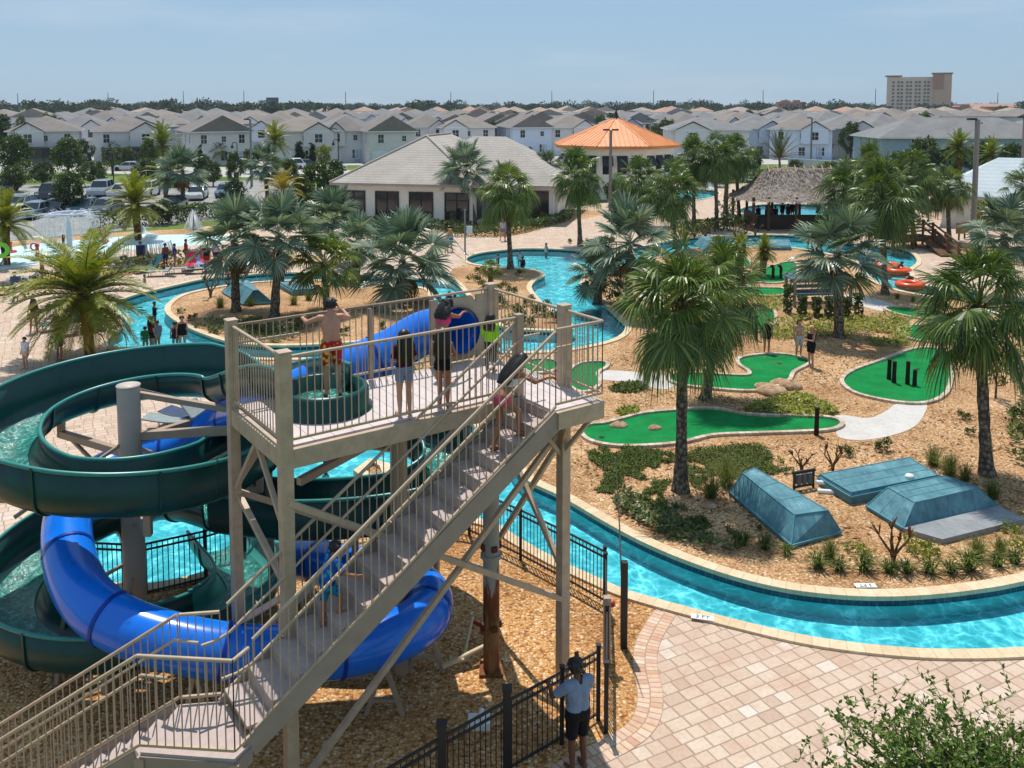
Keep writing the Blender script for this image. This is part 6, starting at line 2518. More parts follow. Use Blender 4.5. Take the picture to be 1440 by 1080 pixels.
POLE = plain('brown_wood_pole', srgb(92, 66, 46), .8, .2, var=.2)
mb = MB()
for i in range(8):
    x = -rx + 2 * rx * i / 7
    mb.tube([(x, -.55, zr - .35), (x + .04, .12, zr + .16)], .05, 6)
mb.build('ridge_stick', plain('pale_stick', srgb(196, 160, 110), .8), tr_, local=True)
for x in (-4.6, -3.4, -1.2, 1.2, 3.4, 4.6):
    for y in (-3.3, 3.3):
        mb = MB()
        mb.tube([(x, y, 0), (x, y, 2.7)], .12, 10)
        mb.build('post', POLE, tiki, local=True)
mb = MB()
for c, d in (((0, -2.3, .55), (7.6, .3, 1.1)), ((0, -2.4, 1.13), (8.0, .6, .06)), ((-3.8, 0, .55), (.3, 4.3, 1.1)), ((3.8, 0, .55), (.3, 4.3, 1.1))):
    mb.box(c, d)
mb.build('counter', plain('dark_counter', srgb(58, 48, 44), .6), tiki, local=True)

# ---------------------------------------------------------------- far things
hy_ = 900.0
ho = atY(1290, 120, hy_)
htl = thing('hotel_tower', 'tall pinkish hotel tower standing alone on the horizon', 'hotel', (ho.x, hy_, 0), R(-24))
HOTW = plain('hotel_stucco', srgb(226, 186, 172), .9, .1, var=.03)
HOTR = plain('hotel_terracotta', srgb(176, 116, 100), .9, .1, var=.05)
mb = MB()
mb.box((-4, 0, 19), (48, 18, 38))
mb.build('wall', HOTW, htl, local=True)
mb = MB()
mb.box((23, -2, 20.3), (15, 24, 40.6))
mb.build('end_block', plain('hotel_rose_stucco', srgb(206, 158, 140), .9, .1, var=.03), htl, local=True)
mb = MB()
mb.box((18.5, -14.2, 33), (10, .8, 14.5))
mb.build('terracotta_panel', HOTR, htl, local=True)
mb = MB()
mb.box((-22, 0, 39.3), (16, 20, 1.0))
mb.box((22, -2, 41.4), (19, 27, .9))
mb.box((-22, 0, 38.4), (12, 15, .8))
mb.build('roof_canopy', HOTR, htl, local=True)
wmh = MB()
wmh.box((0, 0, 0), (2.2, .3, 2.0))
WH = wmh.mesh('window_pane', GLASSW)
for r_ in range(9):
    for c_ in range(9):
        o = bpy.data.objects.new('window', WH)
        col.objects.link(o)
        o.parent = htl
        o.location = (-22 + c_ * 4.0 + (.8 if c_ % 2 else 0), -9.1, 4 + r_ * 3.6)
b2 = atY(1112, 140, 800)
apt = thing('apartment_block', 'low rose coloured apartment block on the horizon left of the hotel', 'apartment block', (b2.x, 800, 0))
mb = MB()
for i in range(5):
    mb.box((-10 + i * 5, 0, 6.5 + (i % 2) * .8), (4.2, 8, 13 + (i % 2) * 1.6))
mb.box((0, 1, 6), (25, 6, 12))
mb.build('wall', HOTR, apt, local=True)
mb = MB()
for i in range(5):
    for j in range(3):
        mb.box((-10 + i * 5, -4.05, 3 + j * 3.6), (1.8, .2, 1.6))
mb.build('window', GLASSW, apt, local=True)
b3 = atY(1392, 140, 760)
apt2 = thing('apartment_block', 'long low brick red building on the horizon at the right edge', 'apartment block', (b3.x, 760, 0))
mb = MB()
mb.box((0, 0, 4.4), (58, 12, 8.8))
mb.box((-24, 0, 5.4), (8, 13, 10.8))
mb.build('wall', HOTR, apt2, local=True)
mb = MB()
hip(mb, -29, 29, -6, 6, 8.85, 11.4, .6)
mb.build('roof', TANROOFS[1], apt2, local=True)
# billboards
for (px, Y, z0, z1, wd, lb) in ((383, 520, 8, 14.5, 7, 'dark board on a post standing among the far trees at the left'), (939, 700, 8, 13.5, 13, 'wide dark board on the horizon right of the orange roof')):
    p = atY(px, 140, Y)
    bb = thing('billboard', lb, 'billboard', (p.x, Y, 0))
    mb = MB()
    mb.box((0, 0, (z0 + z1) / 2), (wd, .8, z1 - z0))
    mb.build('board', plain('slate_board', srgb(62, 72, 92), .8) if 'slate_board' not in bpy.data.materials else bpy.data.materials['slate_board'], bb, local=True)
    mb = MB()
    mb.tube([(0, .6, 0), (0, .6, z0 + 1)], .5, 8)
    mb.build('post', FRAMEB, bb, local=True)
# transmission poles
UT = plain('weathered_pole', srgb(96, 98, 102), .8)
ptm = MB()
ptm.tube([(0, 0, 0), (0, 0, 1)], [.55, .32], 8)
ptm = ptm.mesh('pole', UT)
for px, ty_ in ((25, 131), (152, 130), (258, 128), (343, 128), (486, 129), (634, 129), (776, 128), (919, 127), (1073, 127), (1231, 125), (1403, 130)):
    p = atY(px, 140, 950)
    o = bpy.data.objects.new('utility_pole', ptm)
    col.objects.link(o)
    o.location = (p.x, 950, 0)
    o.scale = (1, 1, hz(ty_, 950))
    tag(o, 'slender tall pole of the power line along the horizon', 'utility pole', 'power line poles on the horizon')
# far wood
rr = random.Random(9)
mb = MB()
for i in range(520):
    Y = rr.uniform(480, 1250)
    x = rr.uniform(-.66, .66) * Y
    fx = x / Y
    if Y < 640 and fx > -.12:
        continue
    hgt = rr.uniform(10, 15.5) if Y < 700 else rr.uniform(9, 13) + (Y - 700) * .004
    if rr.random() < .10:
        hgt *= 1.25
    w_ = rr.uniform(5, 10)
    for j in range(3):
        clump(mb, (x + rr.uniform(-w_, w_) * .6, Y + rr.uniform(-4, 4), hgt * rr.uniform(.5, .75)), hgt * rr.uniform(.22, .36), 80, 1.9, rr, (1.5, 1, .85), .5)
FARW = leaf('far_wood_leaf', [srgb(40, 54, 34), srgb(56, 70, 42), srgb(74, 86, 54)], .7, .2, .1)
tag(mb.build('far_wood', FARW), 'dark band of woodland along the horizon', 'woodland', kind='stuff')
# white wall, grey pavilion, umbrella at right
a, b = at(1108, 245), at(1212, 252)
wl_ = thing('garden_wall', 'long white panelled wall behind the thatched bar', 'wall', (a[0], a[1], 0))
mb = MB()
dv = Vector((b[0] - a[0], b[1] - a[1], 0))
for i in range(9):
    p, q = dv * (i / 9), dv * ((i + .97) / 9)
    mb.beam(p + Vector((0, 0, 1.1)), q + Vector((0, 0, 1.1)), .12, 2.2)
mb.build('panel', WHITEW, wl_, local=True)
mb = MB()
mb.beam(Vector((0, 0, 2.26)), dv + Vector((0, 0, 2.26)), .2, .1)
mb.build('coping', FRAMEW, wl_, local=True)
pv = at(1490, 330)
pav = thing('pavilion', 'pale grey metal roofed pavilion at the right edge', 'pavilion', (pv[0], pv[1] + 6, 0), R(-28))
mb = MB()
mb.box((0, 0, 1.3), (11, 8, 2.6))
mb.build('wall', CREAMW, pav, local=True)
mb = MB()
hip(mb, -5.5, 5.5, -4, 4, 2.65, 5.6, .8)
mb.build('roof', m_roof('pale_metal_roof', srgb(176, 184, 188), srgb(196, 204, 206), .6, .8), pav, local=True)
# ================================================================ lamps
LAMPG = plain('grey_concrete_pole', srgb(140, 136, 130), .8, .2, var=.08)
BLACKM = plain('black_powder_coat', srgb(26, 26, 28), .45, .5)


def lamp(px, by, ty, arm_dx, label, wide=.14, double=True):
    b = at(px, by)
    top = atY(px, ty, b[1]).z
    r = thing('lamp_pole', label, 'lamp pole', (b[0], b[1], 0))
    mb = MB()
    mb.tube([(0, 0, 0), (0, 0, top)], [wide, wide * .8], 10)
    mb.build('pole', LAMPG, r, local=True)
    for s in ((-1, 1) if double else (arm_dx,)):
        mb = MB()
        mb.box((s * .42, 0, top + .03), (.62, .34, .16))
        mb.build('lamp_head', BLACKM, r, local=True)
    return r


lamp(354, 262, 168, -1, 'grey lamp pole with one head at the car park edge', .16, False)
lamp(858, 296, 183, 1, 'grey lamp pole with two heads before the orange roof', .17)
lamp(1368, 336, 168, -1, 'tall thick grey lamp pole with one head beside the footbridge', .22, False)
lamp(1140, 236, 166, -1, 'slim grey lamp pole behind the white wall', .16, False)
lamp(1436, 270, 165, -1, 'grey lamp pole at the right edge of the long house', .18, False)
lamp(914, 214, 168, 1, 'distant grey lamp pole in the rows of houses', .16)
for px, by, ty, lb in ((334, 236, 200, 'black hooked street lamp in front of the gabled house'), (476, 236, 196, 'black hooked street lamp left of the clubhouse roof'), (160, 256, 214, 'black hooked street lamp by the street corner at the left')):
    b = at(px, by)
    top = atY(px, ty, b[1]).z
    r = thing('street_lamp', lb, 'street lamp', (b[0], b[1], 0))
    mb = MB()
    mb.tube([(0, 0, 0), (0, 0, top - .4), (-.1, 0, top - .08), (-.4, 0, top), (-.7, 0, top - .1), (-.78, 0, top - .4)], .07, 8)
    mb.build('post', BLACKM, r, local=True)
    mb = MB()
    mb.lathe([(.05, top - .4), (.26, top - .75), (.2, top - .95), (0, top - 1.0)], 10, (-.78, 0, 0))
    mb.build('lantern', BLACKM, r, local=True)

# ================================================================ black picket fences
def fence(label, pts, h=1.15, posts=2.0, sp=.105, tall=None):
    W = [Vector((*at(*p), 0)) for p in pts]
    r = thing('picket_fence', label, 'fence', tuple(W[0]))
    pk = MB()
    allp = [W[0]]
    for a, b in zip(W[:-1], W[1:]):
        L = (b - a).length
        n = max(1, round(L / posts))
        for i in range(n):
            p, q = a.lerp(b, i / n), a.lerp(b, (i + 1) / n)
            for z in (.12, h - .14, h - .02):
                rl = MB()
                rl.beam(p + Vector((0, 0, z)), q + Vector((0, 0, z)), .03, .035)
                rl.build('rail', BLACKM, r)
            m_ = max(1, round((q - p).length / sp))
            for k in range(1, m_):
                c = p.lerp(q, k / m_)
                pk.beam(c + Vector((0, 0, .06)), c + Vector((0, 0, h)), .016)
            allp.append(q)
    pk.build('picket', BLACKM, r)
    for p in allp:
        mb = MB()
        mb.box(p + Vector((0, 0, (h + .06) / 2)), (.065, .065, h + .06))
        mb.box(p + Vector((0, 0, h + .075)), (.085, .085, .03))
        mb.build('post', BLACKM, r)
    return r


fence('black picket fence along the near bank of the splash pool and river', [(120, 838), (200, 842), (290, 820), (345, 802), (400, 780), (460, 762), (520, 748), (600, 742), (660, 752), (732, 787), (790, 818), (850, 852)])
fence('black picket fence running toward the paving, seen nearly edge on', [(851, 858), (853, 940), (852, 1030)], 1.1)
g_ = fence('black picket gate fence that the man in the grey shirt leans on', [(841, 1012), (790, 1046), (712, 1092), (622, 1148), (520, 1215)], 1.2, 1.5, .10)
for px, py in ((713, 1091), (622, 1148)):
    p = at(px, py)
    mb = MB()
    mb.box((p[0], p[1], .68), (.12, .12, 1.36))
    mb.box((p[0], p[1], 1.38), (.15, .15, .04))
    mb.build('gate_post', BLACKM, g_)
# black post with a whip, beige post with a red bell
p = at(877, 911)
r = thing('antenna_post', 'black square post with a long thin grey whip at the river edge', 'post', (p[0], p[1], 0))
mb = MB()
mb.box((0, 0, .83), (.12, .12, 1.66))
mb.build('post', BLACKM, r, .006, True)
mb = MB()
mb.tube([(-.05, 0, 1.3), (-.1, .02, 2.4), (-.18, .04, 3.6)], [.018, .014, .008], 6)
mb.build('whip', LAMPG, r, local=True)
p = at(853, 932)
r = thing('utility_post', 'short square taupe post with a red alarm beside the fence corner', 'post', (p[0], p[1], 0))
mb = MB()
mb.box((0, 0, .62), (.13, .13, 1.24))
mb.build('post', TAUPE, r, .01, True)
mb = MB()
mb.ball((.09, 0, 1.1), .06, 10, 8)
mb.build('alarm', plain('red_alarm', srgb(170, 30, 30), .4), r, local=True)
p = at(674, 1020)
mb = MB()
mb.box((p[0], p[1], .06), (.36, .26, .12))
mb.tube([(p[0], p[1], .12), (p[0] + .05, p[1] + .1, .22)], .04, 8)
tag(mb.build('drain_box', FRAMEW), 'small white utility box lying on the gravel by the gate', 'utility box')
p = at(682, 905)
mb = MB()
mb.tube([(p[0] - .25, p[1] + .15, .35), (p[0], p[1], .32)], .035, 8)
mb.lathe([(0, .22), (.09, .24), (.1, .34), (0, .4)], 12, (p[0], p[1], 0))
mb.box((p[0], p[1], .11), (.06, .06, .22))
tag(mb.build('red_valve', bpy.data.materials['red_alarm']), 'red pipe valve beside the rusted column', 'valve')
for q0, q1 in (((622, 930), (690, 893)), ((636, 918), (660, 862))):
    pass
a, b = at3(622, 938, .12), at3(690, 905, .30)
mb = MB()
mb.tube([a, b], .05, 10)
mb.tube([a + Vector((.35, .1, .05)), at3(664, 868, .5)], .035, 8)
tag(mb.build('pipe_run', plain('cream_pipe', srgb(196, 176, 140), .5)), 'cream pipe run lying on the gravel by the blue tube', 'pipe')

# ================================================================ putting greens and paths
TURF = Mat('putting_turf', .9, .15)
_v = TURF.coord(kind='World')
TURF.base(TURF.mix(TURF.mix(TURF.ramp(TURF.noise(_v, 1.2, 5, .65), [(.3, srgb(4, 104, 50)), (.7, srgb(14, 136, 68))]), srgb(92, 112, 58), TURF.ramp(TURF.noise(_v, .55, 6, .75), [(.58, (0, 0, 0)), (.78, (.55, .55, .55))])), (.75, .8, .75, 1), TURF.ramp(TURF.noise(_v, 30, 3), [(.4, (0, 0, 0)), (.7, (.6, .6, .6))]), 'MULTIPLY'))
TURF = TURF.m


def green_(label, pts, k=5, h=.085):
    W = [Vector(p) for p in SM(pts, k)]
    if sum(a.x * b.y - b.x * a.y for a, b in zip(W, W[1:] + W[:1])) < 0:
        W = W[::-1]
    c = sum(W, Vector((0, 0))) / len(W)
    r = thing('putting_green', label, 'putting green', (c.x, c.y, 0))
    mb = MB()
    mb.add([(p.x, p.y, .022) for p in W], [tuple(range(len(W)))])
    me = mb.build('turf', TURF, r)
    bm = bmesh.new()
    bm.from_mesh(me.data)
    bmesh.ops.triangulate(bm, faces=bm.faces[:])
    bm.to_mesh(me.data)
    bm.free()
    mb = MB()
    inn, ou = W, offset_loop(W, .15)
    z3 = lambda l, z: [(p.x, p.y, z) for p in l]
    strip_uv(mb, [z3(inn, .0), z3(inn, h), z3(ou, h), z3(ou, -.01)])
    mb.build('curb', CURBM, r)
    return r


green_('long low green with two flat rocks in front of the tall cabbage palm', [(820, 609), (836, 622), (880, 628), (950, 624), (1000, 613), (1060, 610), (1120, 608), (1165, 605), (1181, 598), (1172, 591), (1140, 588), (1080, 587), (1040, 584), (1012, 578), (985, 577), (945, 580), (905, 584), (878, 591), (850, 598), (830, 600)])
green_('pear shaped green with four dark stakes', [(1187, 536), (1202, 523), (1240, 509), (1275, 496), (1300, 491), (1330, 496), (1336, 515), (1333, 540), (1325, 556), (1300, 567), (1260, 566), (1215, 557), (1195, 548)])
green_('bent green with a rock edge beside three standing players', [(943, 533), (958, 526), (1000, 528), (1050, 530), (1056, 524), (1042, 514), (1042, 506), (1066, 501), (1100, 500), (1128, 505), (1137, 511), (1114, 524), (1104, 538), (1064, 550), (1000, 547), (955, 541)])
green_('small green seen through the rail behind the landing post', [(736, 514), (750, 508), (775, 508), (784, 516), (770, 524), (745, 524)])
green_('kidney shaped green right of the landing rail', [(806, 520), (822, 512), (848, 511), (851, 517), (838, 526), (840, 542), (822, 552), (806, 546), (803, 534)])
green_('green with curled dark stakes left of the silver palm', [(1048, 388), (1072, 380), (1104, 370), (1119, 372), (1117, 388), (1098, 398), (1064, 397)], 4)
green_('narrow strip green in front of the one with curled stakes', [(1036, 406), (1070, 406), (1100, 407), (1104, 414), (1085, 417), (1050, 414), (1036, 411)], 4)
green_('green half hidden behind the tall cabbage palm crown', [(1084, 436), (1089, 446), (1084, 458), (1060, 468), (1034, 466), (1046, 446), (1066, 438)], 4)
green_('thin green at the end of the path by the clipped hedge', [(1246, 434), (1275, 434), (1330, 442), (1345, 448), (1300, 449), (1262, 442)], 4)
green_('green half hidden behind the right hand cabbage palm', [(1266, 464), (1290, 459), (1340, 465), (1358, 474), (1345, 481), (1300, 481), (1274, 474)], 4)
green_('small far green beside the low feather palms', [(1016, 368), (1034, 363), (1052, 367), (1050, 376), (1024, 377)], 4)


def flat(name, pts, mat, z=.008, k=4):
    W = [Vector(p) for p in SM(pts, k)]
    mb = MB()
    mb.add([(p.x, p.y, z) for p in W], [tuple(range(len(W)))])
    o = mb.build(name, mat)
    bm = bmesh.new()
    bm.from_mesh(o.data)
    bmesh.ops.triangulate(bm, faces=bm.faces[:])
    for f in bm.faces:
        if f.normal.z < 0:
            f.normal_flip()
    bm.to_mesh(o.data)
    bm.free()
    return tag(o, kind='structure')


flat('path', [(1158, 590), (1185, 584), (1222, 588), (1248, 577), (1262, 568), (1301, 567), (1300, 582), (1286, 600), (1256, 612), (1215, 619), (1182, 616), (1176, 606), (1186, 598)], PATHM)
flat('path', [(840, 522), (880, 522), (946, 530), (952, 540), (930, 548), (890, 538), (842, 533)], PATHM)
flat('path', [(1186, 416), (1215, 416), (1260, 430), (1250, 438), (1224, 434), (1195, 424)], PATHM)
flat('path', [(820, 500), (800, 590), (830, 598), (822, 610), (780, 620), (770, 560), (790, 500)], PATHM, .006) if False else None
STAKE = plain('dark_stake_wood', srgb(46, 36, 30), .8, .2, var=.25, scale=20)


def stake(px, py, hpx, label, grp=None, r=.055, curl=False, nm='golf_stake'):
    b = at(px, py)
    d = b[1] * CP + H * SP
    h = hpx * d / F
    mb = MB()
    if curl:
        pts = [(0, 0, 0), (0, 0, h * .8), (-.05, 0, h), (-.16, 0, h * .95)]
        mb.tube(pts, r, 7)
    else:
        mb.tube([(0, 0, 0), (0, 0, h * .5), (.01, 0, h)], [r * 1.15, r, r], 8)
        mb.tube([(0, 0, h), (0, 0, h + .02)], r * 1.08, 8)
    o = mb.build(nm, STAKE)
    put(o, b[0], b[1], .02)
    return tag(o, label, 'stake', grp)


for a_ in ((1250, 534, 28, 'dark stake on the pear shaped green, leftmost of four'), (1257, 539, 30, 'dark stake on the pear shaped green, second from the left'), (1276, 541, 32, 'tallest dark stake on the pear shaped green'), (1286, 543, 22, 'shortest dark stake on the pear shaped green')):
    stake(*a_, r=.075)
stake(1148, 612, 38, 'dark post at the right end of the long green', r=.07)
stake(1063, 478, 34, 'dark post at the edge of the green behind the palm crown', r=.07)
stake(1045, 403, 14, 'dark post by the narrow strip green', r=.08)
stake(1087, 392, 18, 'left curled stake on the far green', curl=True, r=.09)
stake(1098, 392, 18, 'right curled stake on the far green', curl=True, r=.09)
stake(629, 322, 22, 'brown wood post on the plaza by the clubhouse', r=.2)
b = at(1118, 523)
mb = MB()
mb.ball((0, 0, .05), .032, 12, 8)
tag(put(mb.build('golf_ball', FRAMEW), b[0], b[1], .012), 'white golf ball lying on the bent green', 'golf ball')
for px, py, lb in ((1290, 520, 'small dark cup hole in the pear shaped green'), (846, 616, 'small dark cup hole at the left end of the long green'), (1096, 512, 'small dark cup hole in the bent green')):
    b = at(px, py)
    mb = MB()
    mb.lathe([(.075, .0), (.085, .006), (.06, .004), (0, .003)], 14)
    tag(put(mb.build('golf_cup', STAKE), b[0], b[1], .023), lb, 'golf cup')
ROCK = Mat('tan_rock', .9, .15)
_v = ROCK.coord()
ROCK.base(ROCK.ramp(ROCK.noise(_v, 3, 6, .7), [(.3, srgb(126, 98, 74)), (.55, srgb(186, 154, 122)), (.75, srgb(212, 186, 156))]))
ROCK.bump(ROCK.noise(_v, 6, 6, .7), .8, .08)
ROCK = ROCK.m


def rock(px, py, wpx, hpx, label, seed, grp=None):
    b = at(px, py)
    d = b[1] * CP + H * SP
    k = d / F
    rr = random.Random(seed)
    mb = MB()
    mb.ball((0, 0, 0), 1, 16, 10)
    mb.v = [(x * wpx * k / 2 * (1 + .16 * math.sin(5 * x + seed) + rr.uniform(-.06, .06)), y * wpx * k / 2.4 * (1 + .14 * math.sin(4 * y + seed)), max(-.05, z * hpx * k * .8 * (1 + rr.uniform(-.1, .1)) if z > 0 else z * .05)) for x, y, z in mb.v]
    o = mb.build('rock', ROCK)
    put(o, b[0], b[1], .02, rr.uniform(0, .6))
    return tag(o, label, 'rock', grp)


rock(871, 600, 27, 8, 'larger flat tan rock at the left end of the long green', 1)
rock(920, 604, 21, 7, 'smaller flat tan rock on the long green', 2)
rock(1074, 545, 32, 7, 'flat tan slab of rock at the edge of the bent green', 3)
rock(1084, 552, 44, 11, 'biggest tan rock of the pile at the bent green', 4)
rock(1112, 545, 32, 12, 'rounded tan rock at the right end of the pile by the bent green', 5)
rock(1098, 540, 30, 8, 'low tan rock behind the pile at the bent green', 6)
rock(998, 712, 26, 5, 'dark flat stone beside the fountain grass near the peaked cover', 7)

# ================================================================ blue covers
COVERM = Mat('weathered_blue_cover', .5, .4)
_v = COVERM.coord()
_n = COVERM.noise(_v, 1.6, 6, .7)
_st = COVERM.noise(COVERM.coord(scale=(4, .8, 1)), 2.2, 5, .7)
_c = COVERM.ramp(_n, [(.3, srgb(56, 98, 110)), (.55, srgb(88, 136, 146)), (.75, srgb(126, 168, 174))])
COVERM.base(COVERM.mix(_c, srgb(44, 84, 100), COVERM.ramp(_st, [(.5, (0, 0, 0)), (.72, (.7, .7, .7))])))
COVERM = COVERM.m
COVTRIM = plain('blue_cover_trim', srgb(74, 132, 146), .5, .4)


def quad_frame(px4, z=0.0):
    P = [Vector((*at(*p, z), 0)) for p in px4]
    c = sum(P, Vector()) / 4
    return P, c


def peaked_cover(label, px4, h, inset, nm='peaked_cover', lip=.08, shift=0.0):
    """px4: base corners, in order round the base; a narrower top is raised by h"""
    P, c = quad_frame(px4)
    r = thing(nm, label, 'equipment cover', (c.x, c.y, 0))
    u = (P[1] - P[0]).normalized()
    v = (P[3] - P[0]).normalized()
    L, W = (P[1] - P[0]).length, (P[3] - P[0]).length
    iu, iv = inset
    top = [P[0] + u * iu + v * iv, P[1] - u * iu + v * iv, P[2] - u * iu - v * iv, P[3] + u * iu - v * iv]
    mb = MB()
    z0 = Vector((0, 0, lip))
    b = [p + z0 for p in P]
    t = [p + Vector((0, 0, h)) for p in top]
    mb.add([p + Vector((0, 0, 0)) for p in P] + b + t, [(0, 1, 5, 4), (1, 2, 6, 5), (2, 3, 7, 6), (3, 0, 4, 7), (4, 5, 9, 8), (5, 6, 10, 9), (6, 7, 11, 10), (7, 4, 8, 11), (8, 9, 10, 11)])
    bm_ = mb.build('shell', COVERM, r, .015)
    mb = MB()
    for i in range(4):
        mb.beam(b[i], b[(i + 1) % 4], .06, .05)
        mb.beam(b[i], t[i], .025, .025)
        mb.beam(t[i], t[(i + 1) % 4], .025, .025)
    mb.build('trim', COVTRIM, r)
    for f in (.36, .68):
        mb = MB()
        e0, e1 = b[0].lerp(b[1], f), t[0].lerp(t[1], f)
        e2, e3 = t[3].lerp(t[2], f), b[3].lerp(b[2], f)
        mb.tube([e0, e1, e2, e3], .012, 6)
        mb.build('seam_bead', COVTRIM, r)
    return r


peaked_cover('long peaked blue cover lying slantwise at the river edge', [(1026, 696), (1113, 772), (1183, 752), (1064, 678)], .58, (.25, .34))
peaked_cover('peaked blue cover with a grey slab in front', [(1218, 716), (1270, 748), (1404, 716), (1340, 690)], .55, (.18, .5))
lid = peaked_cover('flat blue lid with a white vent cap', [(1150, 682), (1196, 710), (1322, 684), (1278, 657)], .3, (.04, .04), 'flat_cover', .2)
q = at(1284, 690)
mb = MB()
mb.lathe([(.0, .40), (.09, .39), (.12, .34), (.1, .28), (.1, .2)], 14, (q[0] - .06, q[1] + .1, 0))
mb.build('vent_cap', FRAMEW, lid)
P, c = quad_frame([(1270, 750), (1325, 766), (1440, 737), (1404, 718)])
mb = MB()
mb.prism([(p.x, p.y) for p in P], .0, .13)
sl = mb.build('concrete_slab', m_conc('weathered_slab', srgb(120, 124, 128), srgb(160, 162, 164)))
tag(sl, 'weathered grey concrete slab in front of the peaked blue cover', 'slab')
peaked_cover('far peaked blue cover with a dark end between two palm trunks', [(312, 412), (342, 430), (384, 428), (362, 410)], .7, (.3, .6))
peaked_cover('far flat blue cover beside the green fan palm', [(391, 404), (412, 416), (446, 414), (428, 402)], .3, (.05, .05), 'flat_cover', .2)
peaked_cover('blue green cover on the river bank left of the far greens', [(976, 344), (990, 356), (1022, 354), (1008, 342)], .6, (.3, .5))
peaked_cover('pale blue cover on the river bank in front of the bar', [(1066, 342), (1068, 352), (1112, 352), (1110, 342)], .3, (.1, .1), 'flat_cover', .2)
# pump rack with white pipes
p = at(1130, 688)
r = thing('pump_rack', 'black equipment rack with white pipe ends beside the flat blue lid', 'pump rack', (p[0], p[1], 0), R(20))
mb = MB()
for x in (-.3, .3):
    mb.box((x, 0, .25), (.05, .05, .5))
mb.box((0, 0, .48), (.7, .06, .07))
mb.box((0, 0, .1), (.66, .05, .05))
mb.build('frame', BLACKM, r, local=True)
for x in (-.17, .0, .17):
    mb = MB()
    mb.box((x, .0, .28), (.12, .1, .24))
    mb.build('panel', plain('grey_box', srgb(92, 94, 96), .6) if 'grey_box' not in bpy.data.materials else bpy.data.materials['grey_box'], r, local=True)
mb = MB()
mb.tube([(.34, -.05, .16), (.62, -.2, .16)], .055, 10)
mb.tube([(.2, -.3, .05), (.55, -.5, .05)], .06, 10)
mb.build('pipe', FRAMEW, r, local=True)
p = at(1018, 352)
r = thing('pump_rack', 'grey pipe rack on the far river bank below the bar', 'pump rack', (p[0], p[1], 0))
mb = MB()
for x in (-.8, -.3, .3, .8):
    mb.box((x, 0, .45), (.1, .1, .9))
mb.box((0, 0, .88), (1.9, .12, .1))
mb.box((0, 0, .4), (1.9, .1, .08))
mb.build('frame', LAMPG, r, local=True)

# ================================================================ planter in the splash pool, pool rails
P = [at(497, 672), at(520, 655), at(548, 662), at(556, 684), at(530, 696)]
r = thing('pool_planter', 'cream edged planter of mulch standing in the splash pool', 'planter', (P[0][0], P[0][1], 0))
W = [Vector(p) for p in P][::-1]
mb = MB()
inn = offset_loop(W, -.3)
z3 = lambda l, z: [(q[0], q[1], z) for q in l]
strip_uv(mb, [z3(inn, -.1), z3(inn, .22), z3(W, .22), z3(W, -.6)])
mb.build('rim', COPING, r)
mb = MB()
mb.add([(q.x, q.y, .12) for q in inn], [tuple(range(len(inn)))])
mb.build('mulch_fill', MULCH, r)
STEEL = plain('stainless_steel', srgb(190, 194, 196), .2, .5, 1.0)
for (pa, pb, lb) in (((152, 474), (178, 490), 'farther stainless handrail into the river at the date palm'), ((112, 478), (148, 492), 'nearer stainless handrail into the river at the date palm'), ((634, 352), (655, 368), 'stainless handrail at the pool edge by the clubhouse')):
    a, b = at3(*pa), at3(*pb)
    mb = MB()
    mb.tube([a, a + Vector((0, 0, .85)), a.lerp(b, .25) + Vector((0, 0, .9)), a.lerp(b, .9) + Vector((0, 0, .55)), b + Vector((0, 0, .3)), b + Vector((0, 0, -.5))], .025, 8)
    tag(mb.build('pool_handrail', STEEL), lb, 'handrail')
p = at(654, 356)
r = thing('pool_hoist', 'slim grey mast with a white lift seat at the pool edge', 'pool lift', (p[0], p[1], 0))
mb = MB()
mb.tube([(0, 0, 0), (0, 0, 3.0)], .06, 8)
mb.build('mast', LAMPG, r, local=True)
mb = MB()
mb.box((.3, 0, 1.6), (.4, .1, .5))
mb.build('seat', FRAMEW, r, local=True)

# depth markers set in the coping
TXT = plain('black_lettering', srgb(24, 24, 26), .5)
TILEW = plain('white_marker_tile', srgb(226, 224, 218), .35)


def marker(px, py, text, rz, label, z=.056, sx=.44, sy=.16, upright=False):
    p = at(px, py)
    r = thing('depth_marker', label, 'depth marker', (p[0], p[1], z), rz)
    mb = MB()
    if upright:
        mb.box((0, 0, 0), (sx, .02, sy))
    else:
        mb.box((0, 0, 0), (sx, sy, .014))
    mb.build('tile', TILEW, r, local=True)
    cu = bpy.data.curves.new('lettering', 'FONT')
    cu.body = text
    cu.size = sy * .95
    cu.extrude = .001
    cu.align_x = 'CENTER'
    cu.align_y = 'CENTER'
    cu.materials.append(TXT)
    t = bpy.data.objects.new('lettering', cu)
    col.objects.link(t)
    dg = bpy.context.evaluated_depsgraph_get()
    me = bpy.data.meshes.new_from_object(t.evaluated_get(dg))
    bpy.data.objects.remove(t)
    if not me.materials:
        me.materials.append(TXT)
    t = bpy.data.objects.new('lettering', me)
    col.objects.link(t)
    t.parent = r
    if upright:
        t.location = (0, -.013, 0)
        t.rotation_euler = (R(90), 0, 0)
    else:
        t.location = (0, 0, .009)


marker(988, 872, '3 FT', R(-14), 'white depth tile reading 3 FT in the near coping of the river')
marker(1217, 827, '3 FT', R(181), 'white depth tile in the far coping of the river, lettering facing the water')
marker(1217, 838, '3 FT', R(1), 'white 3 FT tile in the waterline band on the far bank', z=-.10, sx=.44, sy=.11, upright=True)
marker(36, 738, 'O', R(62), 'white marker tile in the coping at the left end of the splash pool', sx=.3, sy=.26)
